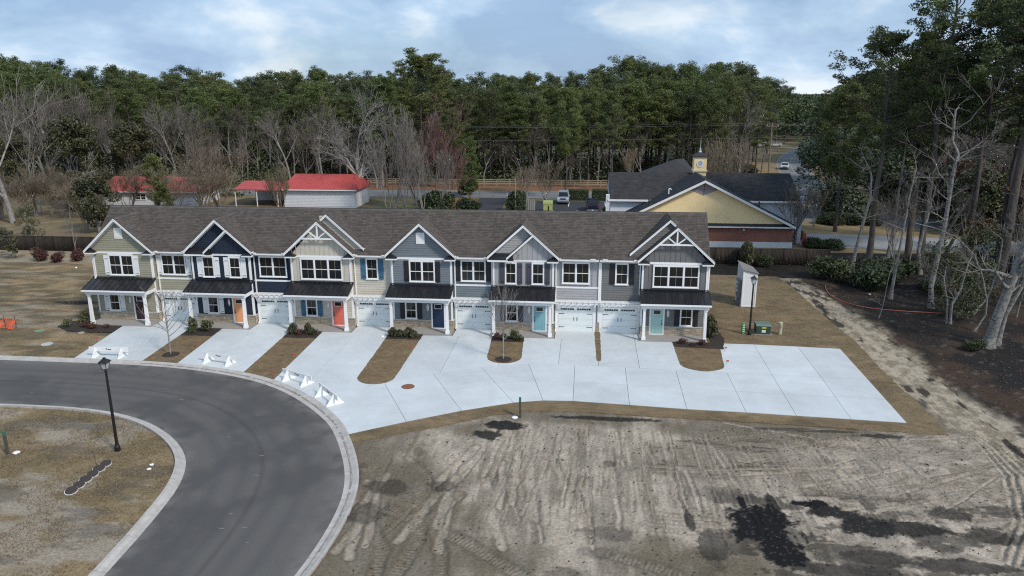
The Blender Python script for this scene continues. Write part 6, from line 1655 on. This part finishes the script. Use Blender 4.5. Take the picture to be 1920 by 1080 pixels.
rnd = gen_bare(233, 9, .16, (5,5,5,5), 4, .3, (.3,.7), bark=twig_tan, twig=twig_tan, rmin=.012, multi=5, ratio=.6)
one(rnd, 405, 57, 262, 9, 'round tan twiggy tree behind the navy house', 'bare_tree', 1.15)
one(rnd, 365, 50, 305, 9, 'lower grey twiggy tree left of the round tan tree', 'bare_tree', 1.5, rz=2.)
one(rnd, 318, 52, 318, 9, 'low spreading bare tree before the red roof', 'bare_tree', 1.3, rz=4.)
one(gen_bare(234, 6, .08, (4,4,5,4), 4, .5, (.2,.5), bark=twig_tan, twig=twig_tan, multi=6, rmin=.01, leaf=yelg, ldens=1, lsz=.05), 520, 53, 318, 6, 'yellowish upright bushy shrub tree at the carport', 'bare_tree', .75)
for k, (px, Y, top, w) in enumerate(((4,44,150,1.25),(52,50,200,1.0),(-40,60,165,1.1),(110,74,165,.9),(165,90,160,1.0))):
    one(pale[k % 2] if k < 2 else bares[2], px, Y, top, 15, ['huge pale leafless tree reaching in at the left edge', 'second pale leafless tree right of the huge one at the left edge', 'leafless tree standing just off the left edge', 'grey bare tree behind the far left shed', 'grey bare tree left of the broad dark evergreen'][k], 'bare_tree', w)
for i in range(16):
    px = -20+i*17+TR.uniform(-6, 6); Y = TR.uniform(46, 60)
    if 205 < px and Y > 57: Y = 55
    x, H = hpx(px, Y, TR.uniform(300, 345)); place([rnd, bares[3], bares[0]][i % 3], x, Y, H, [9, 15, 15][i % 3], 'low bare brushy tree in the yard left of the ranch house', 'low bare trees in the yard behind the board fence', name='bare_tree', w=TR.uniform(.9, 1.3))
mg1 = gen_leafy(240, 12, 4.2, 18000, .17, magn, .35, .15, lumps=44); mg2 = gen_leafy(241, 9, 3.2, 11000, .15, magn, .3, .22, lumps=30)
one(mg1, 245, 73, 236, 12, 'broad dark evergreen magnolia above the ranch house roof', 'magnolia', 1.0)
one(mg1, 132, 58, 222, 12, 'tall dark evergreen at the left of the ranch house', 'magnolia', .85, rz=2)
one(mg1, 30, 74, 255, 12, 'dark evergreen mass behind the small shed', 'magnolia', 1.1, rz=4)
one(mg2, 168, 37.5, 322, 9, 'dark glossy evergreen with a pale trunk just behind the board fence', 'magnolia', 1.0, rz=1)
snp = [gen_pine(250, 9, .22, 2.0, 30, 60, .11, .12, clump=.6, pm=needle2), gen_pine(251, 9, .12, 2.2, 34, 60, .12, .12, clump=.65, pm=needle2)]
one(snp[0], 287, 52, 292, 9.2, 'small bright green pine in front of the ranch house', 'pine_tree', .9); one(snp[1], 296, 46, 345, 9.2, 'smaller bright green pine low at its right foot', 'pine_tree', 1.1)
nearp = [gen_pine(260, 24, .45, 5.2, 34, 95, .16, .33, clump=.85, pm=needle, flat=.5), gen_pine(261, 24, .40, 4.8, 38, 120, .16, .3, clump=1.0, pm=needle2, flat=.55), gen_pine(262, 24, .5, 5.4, 34, 90, .16, .35, clump=.85, pm=needle3, flat=.45)]
# bright pine behind the red tree
one(nearp[1], 722, 88.5, 148, 24.5, 'broad bright green pine behind the big pale tree', 'pine_tree', 1.1); one(nearp[0], 792, 97, 108, 24.5, 'tallest domed pine on the skyline near the middle', 'pine_tree', 1.35)
one(nearp[1], 848, 86.9, 205, 24.5, 'leaning bright green pine at the utility pole', 'pine_tree', 1.0, rz=1.)
one(snp[1], 880, 74.4, 262, 9.2, 'low feathery pine by the wire gate', 'pine_tree', .7)
one(nearp[1], 1062, 75, 168, 24.5, 'lone yellowish green pine with a bare trunk standing in the rear hedge', 'pine_tree', .8, rz=2)
one(nearp[0], 1148, 88.2, 175, 24.5, 'pine with a dark bare trunk left of the church roof', 'pine_tree', .75, rz=3)
# crape myrtles and lot trees
myr = gen_bare(235, 6, .1, (4,4,4,4), 4, .5, (.2,.55), bark=bark_pale, twig=twig_tan, multi=4, rmin=.011)
for k, (px, Y, top, w, lb) in enumerate(((1502,37.6,352,1.,'bare crape myrtle at the right corner of the church'), (990,66,318,1.3,'bare spreading tree over the round evergreen in the rear lot'), (1024,70.5,305,1.4,'bare tree behind the lime green box'), (1538,50.5,360,1.,'bare small tree on the church lawn'), (1185,98,285,1.2,'pale bare thicket behind the church roof'), (1345,64,278,.9,'pale bare thicket behind the cupola at its left'), (1372,66,270,1.,'pale bare thicket behind the cupola at its right'))):
    one(myr, px, Y, top, 6, lb, 'bare_tree', w)
one(big, 1388, 106, 190, 17.5, 'grey leafless tree left of the tall utility pole', 'bare_tree', .8, rz=1)
oak = gen_leafy(242, 12, 6.2, 20000, .17, oakl, .5, .15, bark=bark_pine, lumps=46)
one(oak, 1580, 60, 243, 12, 'broad dark live oak beside the curving road', 'live_oak', 1.12)

# ------------------------------------------------------------------ the near wood on the right
pa = gen_pine(270, 24.5, .52, 6.2, 30, 110, .13, .34, lean=(-.012, .0), clump=.72, pm=needle, flat=.5, fan=.9)
pb = gen_pine(271, 28, .60, 6.4, 32, 110, .13, .36, lean=(.0, .0), clump=.74, pm=needle, flat=.5, fan=.6)
place(pa, 31.2, 27.7, 23.6, 25, 'open crowned pine with a dark straight trunk at the left of the near wood', None, 1.0, 'pine_tree', w=1.05)
place(pb, 35.9, 26.0, 30, 28.6, 'tallest pine of the near wood, its crown cut by the top of the view', None, 4.1, 'pine_tree')
pc = gen_pine(272, 27, .66, 6.0, 28, 105, .13, .5, clump=.75, pm=needle3, flat=.5, lean=(.045, 0), fan=.7)
place(pc, 40.4, 19.3, 29, 27.6, 'thick leaning pine trunk at the right edge of the wood', None, .0, 'pine_tree', w=1.)
place(pc, 44.5, 22.5, 27, 27.6, 'second thick leaning pine just behind the one at the right edge', None, .35, 'pine_tree', w=1.)
for k, (x, y, H, lb) in enumerate(((42.5,30,27,'pine with a high crown behind the thick leaning trunks'), (37.5,33,24,'dark trunked pine at the edge of the side lane'), (48,34,26,'pine behind the thicket near the right edge'), (33.5,47,19,'pine on the lawn beyond the side lane'))):
    place([nearp[2], nearp[0], nearp[2], nearp[1]][k], x, y, H, 24.5, lb, None, None, 'pine_tree')
Gp = 'pines deep in the right hand wood'
for i in range(58):
    Y = TR.uniform(48, 150); X_ = TR.uniform(max(48, road_x(Y)+12), .62*(Y+CD)+4)
    if 52 < Y < 60 and X_ < 52: continue
    px, _ = pix(X_, Y, 10)
    top = np.interp(px, [1540, 1600, 1660, 1720, 1950], [190, 165, 135, 118, 112])+TR.uniform(-5, 70)
    H = min(30, max(12, topz(X_, Y, top))); p_ = nearp[TR.randrange(3)] if Y < 80 else far_pines[TR.randrange(6)]
    place(p_, X_, Y, H, 24.5 if Y < 80 else 20.4, 'tall pine deep in the wood on the right', Gp, name='pine_tree', w=TR.uniform(.9, 1.2))
for i in range(44):
    Y = TR.uniform(46, 120); X_ = TR.uniform(max(50, road_x(Y)+9), .60*(Y+CD))
    H = TR.uniform(9, 17)
    place([bares[0], bares[1], bares[2], bares[3], pale[0]][TR.randrange(5)], X_, Y, H, 15, 'grey leafless tree deep in the wood on the right', 'leafless trees deep in the right hand wood', name='bare_tree', w=TR.uniform(.9, 1.3))
rus = gen_leafy(243, 8, 3.0, 5000, .16, brownl, .16, .2, lumps=24); evg = gen_leafy(244, 8, 3.2, 6500, .15, midl, .18, .12, lumps=26)
for i in range(40):
    Y = TR.uniform(44, 100); X_ = TR.uniform(max(50, road_x(Y)+9), .60*(Y+CD)); 
    place(rus if TR.random() < .4 else evg, X_, Y, TR.uniform(5, 10), 8, 'low leafy tree deep in the wood on the right', 'low leafy trees deep in the right hand wood', name='understory_tree', w=TR.uniform(.9, 1.5))
for i, (X_, Y, H, w) in enumerate(((46,24,7,1),(50,29,9,1.2),(54,24,8,1.2),(41.5,26.5,5,1.),(57,33,10,1.2),(44,15,4,1.))):
    place([evg, rus][i % 2], X_, Y, H, 8, ['green understory tree behind the leaning pines', 'russet leaved tree behind the thicket at the right edge', 'green understory tree off the right edge', 'low russet tree between the pine trunks', 'tall green understory tree far right of the lane', 'low russet bush tree off the right edge'][i], None, name='understory_tree', w=w)

# crooked pale trees, each its own shape (points run up the trunk)
def crooked(pts, r0, r1, seed, label, nb=9, bl=2.2, name='bare_tree', bark=None, twigs=True):
    sk = Skel(seed); P = [Vector(p) for p in pts]; Q = [P[0]]
    for a, b in zip(P, P[1:]):
        Q += [a*.67+b*.33+Vector((sk.r.uniform(-.04, .04),)*3), a*.33+b*.67+Vector((sk.r.uniform(-.04, .04),)*3), b]
    n = len(Q)-1
    for i in range(n):
        ra = r0+(r1-r0)*(i/n)**.8; rb = r0+(r1-r0)*((i+1)/n)**.8
        if i == 0: ra *= 1.45
        sk.seg(tuple(Q[i]-P[0]), tuple(Q[i+1]-P[0]), ra, rb, 0)
    tk = len(sk.P0)
    for k in range(nb):
        i = sk.r.randrange(n//3, n+1); d = Vector((sk.r.uniform(-1, 1), sk.r.uniform(-.8, .8), sk.r.uniform(.0, .9)))
        sk.limb(Q[i]-P[0], d, bl*sk.r.uniform(.5, 1.2), max(.02, r1*.8), 1, 4, (3,3,3,3,3), .5, .15, .6, (.4,1.), 4, .4, .009)
    lv = np.array(sk.lv); m = lv <= 1; arr = [np.array(x) for x in (sk.P0, sk.P1, sk.R0, sk.R1)]
    t = empty(name, P[0], label, 'tree')
    v, f = segs_mesh(*[x[m] for x in arr], 8); link('trunk', npmesh('crooked_trunk', v, f, bark or bark_lich, True), t)
    if (~m).any(): v, f = segs_mesh(*[x[~m] for x in arr], 3); link('crown', npmesh('crooked_crown', v, f, MATS['pale_twigs'] if twigs else twig_grey), t)
def tr_(base, *q):
    """points of a trunk seen at given spots, kept at the distance of its base"""
    return [Vector(base)]+[at(px, py, base[1]+dy) for px, py, dy in q]
crooked(tr_((30.4,9.8,-.05),(1745,540,0),(1768,440,.4),(1775,400,.3),(1786,330,0),(1797,290,.2),(1786,265,.3),(1792,205,.5)), .26, .09, 1, 'tall crooked grey trunk with a kink, centre of the near wood', 12, 2.6)
crooked(tr_((34.0,29.8,-.05),(1680,400,0),(1690,330,0),(1700,262,.2)), .20, .06, 2, 'slim broken topped grey trunk right of the dark pine trunk', 6, 1.6)
crooked(tr_((27.9,12.4,-.05),(1680,500,0),(1694,430,.2),(1705,370,.3),(1718,315,.4)), .17, .05, 3, 'leaning mottled grey trunk beside the dark soil of the wood edge', 9, 2.2)
crooked(tr_((28.7,25.4,-.05),(1615,430,0),(1632,370,.2),(1634,330,.2),(1622,300,.2)), .22, .07, 4, 'leaning pale grey tree left of the straight dark pine trunk', 11, 2.6)
crooked(tr_((30.0,-.72,-.05),(1868,600,0),(1892,540,0),(1915,480,0),(1945,390,0),(1965,300,.3)), .42, .22, 5, 'thick lichen covered trunk leaning right at the edge of the view', 8, 3.)
crooked(tr_((30.9,-.2,-.05),(1885,590,.2),(1925,520,.3),(1965,440,.4)), .22, .12, 6, 'second stem rising beside the thick lichen covered trunk', 4, 2.)
crooked(tr_((29.8,4.9,-.05),(1785,570,0),(1800,545,0),(1812,505,0),(1822,480,.3)), .13, .05, 7, 'forked small trunk left of the thick lichen covered trunk', 5, 1.4)
crooked(tr_((29.6,5.0,-.05),(1776,560,0),(1770,530,0),(1774,500,.2)), .09, .04, 8, 'thin left stem of the forked pair by the dark soil', 3, 1.2)
crooked(tr_((30.9,3.2,-.05),(1848,590,0),(1850,560,.0),(1842,520,.1),(1828,480,.2),(1790,442,.4),(1760,430,.6),(1715,418,.9)), .10, .035, 9, 'long thin arching branch tree bending left over the wood', 8, 1.5)
crooked(tr_((34.6,22.6,-.05),(1722,470,0),(1735,420,.2),(1745,385,.3)), .24, .12, 10, 'grey trunk leaning against the tallest pine', 4, 2.)
crooked(tr_((33.0,8.0,-.05),(1850,560,.3),(1870,510,.5),(1880,450,.5)), .12, .05, 11, 'grey stem among the ferny green leaves at the right', 5, 1.6)
crooked(tr_((40,30,-.05),(1815,400,0),(1830,330,0),(1840,290,.2)), .2, .08, 12, 'dark crooked trunk deep behind the kinked grey trunk', 6, 2.4, bark=bark_pine)
crooked(tr_((43,38,-.05),(1830,350,0),(1845,250,0),(1838,180,.2)), .22, .08, 13, 'slim dark trunk rising behind the thicket', 8, 3., bark=bark_pine)
crooked(tr_((24.6,6.0,-.02),(1655,575,0),(1664,530,0),(1672,500,.2)), .045, .02, 14, 'staked thin sapling at the edge of the sandy track', 4, .8, name='sapling')
Gs = 'slender bare trees in the near wood'
for i in range(22):
    X_, Y_ = TR.uniform(29, 47), TR.uniform(6, 33)
    if X_ < 27+.35*(33-Y_)*.5+1 or (X_ < 33 and Y_ > 24): continue
    place(bares[3] if i % 2 else bares[1], X_, Y_, TR.uniform(6, 12), 15, 'slender grey leafless tree in the near wood', Gs, name='bare_tree', w=TR.uniform(.6, .9))
rsr = gen_leafy(245, 5, 2.2, 3000, .09, MATS['olive_leaves'], .08, .2, lumps=18)
for (px, Y, top, w, lb) in ((1840,7,470,.9,'yellow green leafy thicket left of the thick lichen covered trunk'), (1868,12,430,1.,'taller yellow green thicket behind it'), (1790,14,460,.8,'small yellow green leaves around the kinked trunk')):
    one(rsr, px, Y, top, 5, lb, 'understory_tree', w)
sh_a = [gen_shrub(300+i, 1, 1, 1, 2600, .075, shrubg, 9) for i in range(2)]; sh_r = gen_shrub(303, 1, 1, 1, 2200, .07, shrubr, 8); sh_y = gen_shrub(304, 1, 1, 1, 2400, .07, MATS['olive_leaves'], 9); sh_m = gen_shrub(305, 1, 1, 1, 2000, .08, magn, 8); st_ = stems_mesh(3, 1, 1)
for (x, y, r, h, me, lb) in ((24.6,19.2,2.2,2.3,sh_y,'yellowish green bush at the left of the near wood'), (27.2,15.6,2.3,2.3,sh_a[0],'large green bush in front of the leaning mottled trunk'), (29.4,19.3,2.5,2.4,sh_a[1],'large green bush behind it to the right'), (32,21.5,2.2,1.9,sh_a[0],'green bush at the feet of the two tall pines'), (33.2,16.2,1.5,1.1,sh_y,'low yellow green bush right of the large bushes'),
                             (34.5,-1.2,1.4,1.0,sh_a[1],'low green bush behind the foot of the lichen covered trunk'), (28.6,-1.6,.8,.9,sh_y,'wiry tuft of leaves at the foot of the lichen covered trunk')):
    shrub(x, y, h/r, me, st_, lb, 'bush', sc=r, z=-.05, rz=x)
for (px, Y, r, h, me, lb) in ((1400,24.6,1.1,2.9,sh_m,'dark leafy shrub rising against the board fence behind the meter wall'), (1436,24.4,.8,1.4,sh_y,'yellowish shrub by the board fence behind the meter wall')):
    p = at(px, 480, Y); shrub(p.x, Y, h/r, me, st_, lb, sc=r, z=-.05)
# bushes on the west lawn
for (px, py, r, h, me, lb) in ((78,489,1.15,1.5,sh_r,'dark red shrub on the sandy strip, left of the three'), (107,492,.95,1.2,sh_r,'thin dark red shrub on the sandy strip, middle of the three'), (146,489,1.1,1.3,sh_r,'dark red shrub on the sandy strip nearest the house')):
    d = _f*CF+_r2*(px-960)-_u2*(py-540); t_ = CH/-d.z; shrub(d.x*t_, -CD+d.y*t_, h/r, me, st_, lb, sc=r, group='dark red shrubs by the west fence', z=0, rz=px)
ys = gen_leafy(246, 3, .9, 2200, .09, magn, .05, .25, lumps=14)
place(ys, -65.8, 21.2, 3.1, 3, 'young upright evergreen at the left end of the sandy strip', None, 0, 'young_tree', cat='tree')
one(rsr, 36, 33, 385, 5, 'small green conifer bush on the slope beyond the board fence', 'understory_tree', .8); shrub(-79, 34, .7, sh_m, st_, 'low dark bush left of the small conifer beyond the fence', 'bush', sc=1.8, z=-.05); 
one(gen_bare(236, 3, .04, (5,4,4,3), 3, .5, (.2,.5), twig=twig_tan, multi=5, rmin=.012), 143, 39.5, 392, 3, 'bare upright bush by the chain link fence', 'bush', 1.)
sap = gen_bare(237, 5, .05, (5,4,3), 3, .5, (.3,.6), rmin=.010)
one(sap, 116, 24.4, 388, 5, 'bare sapling in front of the board fence left of the row', 'sapling', .9)
# trees planted in front of the row
def street_tree(x, y, H, seed, label, spread):
    sk = Skel(seed); n = 5
    for i in range(n): sk.seg((0, 0, -.05+i*H*.13), (0, 0, -.05+(i+1)*H*.13), .055-.004*i, .055-.004*(i+1), 0)
    for k in range(15):
        z = H*(.28+.42*k/15); a = k*2.4+sk.r.uniform(-.3, .3); el = .5+.5*k/15+spread
        sk.limb((0, 0, z), (math.cos(a)*math.cos(el), math.sin(a)*math.cos(el), math.sin(el)), H*(.42-.14*k/15), .026-.0008*k, 1, 3, (0,4,3,3), .22, .35, .5, (.3,.6), 4, .35, .0075)
    sk.seg((0, 0, H*.62), (.02, 0, H*.97), .035, .01, 1)
    lv = np.array(sk.lv); m = lv <= 0; arr = [np.array(x_) for x_ in (sk.P0, sk.P1, sk.R0, sk.R1)]
    t = empty('young_tree', (x, y, .06), label, 'tree')
    v, f = segs_mesh(*[q[m] for q in arr], 8); link('trunk', npmesh('young_trunk', v, f, bark_pale, True), t)
    v, f = segs_mesh(*[q[~m] for q in arr], 4); link('crown', npmesh('young_crown', v, f, mat('young_twigs', (.20,.175,.16), .9, isl=.2)), t)
    mb = MB(); mb.lathe([(0, 0), (.62, .0), (.58, .04), (.25, .09), (0, .10)], (x, y, .05), 20); structure(mb.build('mulch_ring', mulch))
street_tree(-29.95, -8.2, 4.9, 401, 'young leafless tree in a mulch ring between the first two driveways', 0.)
street_tree(-5.7, -6.95, 5.0, 402, 'slim young leafless tree in a mulch ring before the lilac grey house', .35)
# foundation planting in the mulch beds
sm = [gen_shrub(310, 1.15, 1.15, 1.15, 620, .15, midl, 12), gen_shrub(311, 1.15, 1.15, 1.15, 620, .15, magn, 12), gen_shrub(312, 1.2, 1.2, 1.1, 420, .13, shrubr, 11), gen_shrub(313, 1.2, 1.2, 1.1, 420, .13, MATS['olive_leaves'], 11)]
stt = stems_mesh(4, 1, 1, 8, .03)
PLN = [(-41.2,-1.6,.42,.9,1,'dark green shrub left of the first porch post'), (-41.9,-2.7,.38,.6,0,'sparse green shrub at the left tip of the first mulch bed'), (-40.4,-2.6,.42,.45,2,'low reddish shrub left in the first mulch bed'), (-39.6,-2.9,.36,.45,2,'low reddish shrub right in the first mulch bed'), (-38.6,-2.6,.25,.3,2,'tiny reddish plant in the first mulch bed'),
       (-31.15,-2.7,.42,.95,0,'left green shrub before the navy house'), (-29.95,-2.75,.50,.8,0,'right green shrub before the navy house'), (-31.0,-3.35,.32,.5,3,'yellowish low plant before the navy house'),
       (-22.95,-2.6,.38,.75,1,'dark shrub left in the bed of the greige house'), (-22.3,-2.9,.36,.45,2,'reddish low shrub in the bed of the greige house'), (-21.75,-2.55,.36,.75,1,'dark shrub middle in the bed of the greige house'), (-21.2,-2.85,.34,.5,3,'yellowish shrub right in the bed of the greige house'),
       (-14.9,-2.6,.42,.6,1,'left dark shrub before the slate house'), (-14.3,-2.7,.40,.5,1,'second dark shrub before the slate house'), (-13.6,-2.6,.46,.65,1,'largest dark shrub before the slate house'), (-13.15,-2.75,.36,.5,1,'right dark shrub before the slate house'),
       (-6.75,-2.5,.34,.5,2,'reddish shrub left of the slim young tree'), (-6.1,-2.7,.36,.45,1,'dark low shrub behind the slim young tree'), (-5.35,-2.5,.36,.65,0,'green shrub right of the slim young tree'), (-5.0,-2.75,.34,.45,3,'yellowish low shrub right of the slim young tree'),
       (7.4,-2.3,.34,.4,2,'reddish plant left in the bed of the ash grey house'), (8.9,-2.45,.36,.4,2,'reddish plant right in the bed of the ash grey house'), (8.1,-2.8,.22,.25,2,'tiny reddish plant at the front of the ash grey bed'), (9.75,-.3,.5,1.0,1,'dark shrub at the right corner of the ash grey house'), (9.9,1.1,.5,1.1,1,'dark shrub along the side of the ash grey house')]
for (x, y, r, h, k, lb) in PLN: shrub(x, y, h/r, sm[k], stt, lb, sc=r, z=.06, rz=x, group='shrubs planted in the mulch beds')
# clipped hedges and round evergreens
hd = gen_shrub(320, 1, 1, 1, 3000, .055, hedgem, clipped=True)
for (x, y, w, d_, h, lb) in ((-1.6,74.6,1.75,.9,1.8,'clipped box hedge behind the silver blue car'), (2.5,74.6,1.7,.9,1.85,'clipped box hedge right of the gap, behind the dark pickup')):
    t = empty('hedge', (x, y, -.06), lb, 'hedge'); t.scale = (w, d_, h); o = link('foliage', hd, t); o.location = (0, 0, 0)
    MB_ = MB().box(-.9,-.9,0,.9,.9,.93).mesh('hedge_core', mat('hedge_inside', (.012,.018,.008), .95)); q = link('inner_core', MB_, t); q.location = (0, 0, 0)  # solid core block, a much darker green than the leaves
rg_ = gen_shrub(321, 1, 1, 1, 6000, .06, shrubg, 14)
shrub(-11.2, 61, 3.3/1.75, rg_, None, 'big round evergreen beside the rear drive', 'bush', sc=1.75, z=-.1)
for k, (px, py, r, h, lb) in enumerate(((1553,462,1.5,1.0,'low dark rounded hedge right of the crape myrtle'), (1527,462,1.3,1.0,'low dark rounded hedge at the foot of the crape myrtle'))):
    p = at(px, py, 36.2); shrub(p.x, 35.2+k*.8, h/r, rg_, None, lb, 'bush', sc=r*1.15, z=-.08, rz=k)
for k, (px, Y) in enumerate(((1548,53.0),(1569,52.2),(1560,54.8),(1590,54.5),(1601,52.8),(1620,53.6),(1638,52.5))):
    p = at(px, 410, Y); ords = ['leftmost', 'second', 'small rear', 'rear middle', 'fifth', 'sixth', 'rightmost']
    shrub(p.x, Y, 1.35/1.25, rg_, None, ords[k]+' of the rounded clipped bushes on the church lawn', 'bush', sc=1.35, z=-.1, rz=k*1.1, group='rounded bushes on the church lawn')
for k, (x, y, r, h, lb) in enumerate(((28.5,62,2.0,2.0,'dark bush beyond the right end of the church'), (26.9,41,1.0,1.7,'dark shrub against the right side wall of the church'), (36,118,3.0,2.4,'dark low bush before the tall utility pole'), (39,66.5,1.6,1.4,'dark bush at the foot of the live oak'), (-17.5-4.5,80,2.2,3.0,'tangled green bush left of the wire gate'), (-19,58,2.5,2.4,'dark green bush on the pine straw bank'), (-24,60,3,3.2,'larger dark green bush on the left of the straw bank'), (3.2,61,.8,1.0,'green bush by the white corner of the church'))):
    shrub(x, y, h/r, rg_ if k not in (4,) else sh_a[0], None, lb, 'bush', sc=r, z=-.1, rz=k)
tag(MB().box(26.5,36.9,-.05,26.9,37.0,1.5).build('red_sign', mat('red_board', (.45,.05,.03), .5)), 'small red upright board at the church corner', 'sign')
# leaf litter, sticks and clods lying about
rs = np.random.RandomState(31)
n = 5200; X_ = rs.uniform(21.5, 36, n); Y_ = rs.uniform(-14, 22, n); k = X_ > 23.3+np.where(Y_ < -8, (-8-Y_)*.2, 0); C = np.stack([X_[k], Y_[k], rs.uniform(.02, .09, k.sum())], 1)
lv, lf = leaf_mesh(C, .06, rs, .6, 2.); tag(link('fallen_leaves', npmesh('fallen_leaves', lv, lf, mat('fallen_leaf', (.06,.038,.026), .9, isl=.7))), 'fallen brown leaves strewn over the dark floor of the near wood', 'leaves', kind='stuff')
n = 700; C = np.stack([rs.uniform(-11, 23, n), rs.uniform(-34, -16.8, n), rs.uniform(-.01, .02, n)], 1); ok = (C[:, 0] > -9.6)
C = C[ok]; P0 = C; P1 = C+np.stack([rs.normal(0, .05, len(C)), rs.normal(0, .05, len(C)), rs.uniform(.01, .05, len(C))], 1)
v, f = segs_mesh(P0, P1, rs.uniform(.012, .04, len(C)), rs.uniform(.006, .03, len(C)), 4); tag(link('soil_clods', npmesh('soil_clods', v, f, mat('soil_clod', (.075,.06,.05), .95, isl=.6))), 'small dark clods and roots scattered over the bare lot', 'clods', kind='stuff')
# rough grass tufts on the lawns
def tufts(name, n, fx, m, label, sz=.07):
    X_, Y_ = fx(n); C = np.stack([X_, Y_, rs.uniform(.0, .03, len(X_))], 1); d = rs.normal(0, .05, (len(C), 3)); d[:, 2] = rs.uniform(.03, .09, len(C))
    a = rs.uniform(0, 2*PI, len(C)); w = np.stack([np.cos(a), np.sin(a), 0*a], 1)*.018
    V = np.stack([C-w, C+w, C+d], 1).reshape(-1, 3); F = np.arange(len(V)).reshape(-1, 3)
    tag(link(name, npmesh(name, V, F, m)), label, 'grass', kind='stuff')
blade = mat('straw_blade', (.18,.135,.078), .9, isl=.5)
def fx_w(n):
    x = rs.uniform(-75, -37.8, n); y = rs.uniform(-9.2, 24, n); k = fbm(x*.6, y*.6, 3) > .48; return x[k], y[k]
tufts('lawn_grass', 60000, fx_w, blade, 'dry straw coloured grass blades of the lawn left of the row')
def fx_i(n):
    x = rs.uniform(-40, -19.4, n); y = rs.uniform(-36, -17.9, n); k = inpoly(x, y, isl_poly) & (fbm(x*.7, y*.7, 5) > .46); return x[k], y[k]
tufts('island_grass', 60000, fx_i, blade, 'dry straw coloured grass blades of the island inside the loop')
def fx_r(n):
    x = rs.uniform(-13, 21, n); y = rs.uniform(-20.5, 20, n); k = inpoly(x, y, LAWN_R) & ~((x < 18.9) & (y < -1.7) & (y > -15.3)) & ~((x < 9.6)&(y > -2)) & ~((y > -19.7) & (y < -14) & (x < -3.3) & (y > -14.0-.55*(-3.3-x)-.25)); return x[k], y[k]
tufts('side_lawn_grass', 70000, fx_r, blade, 'dry blades of the dormant side lawn and its border strip')
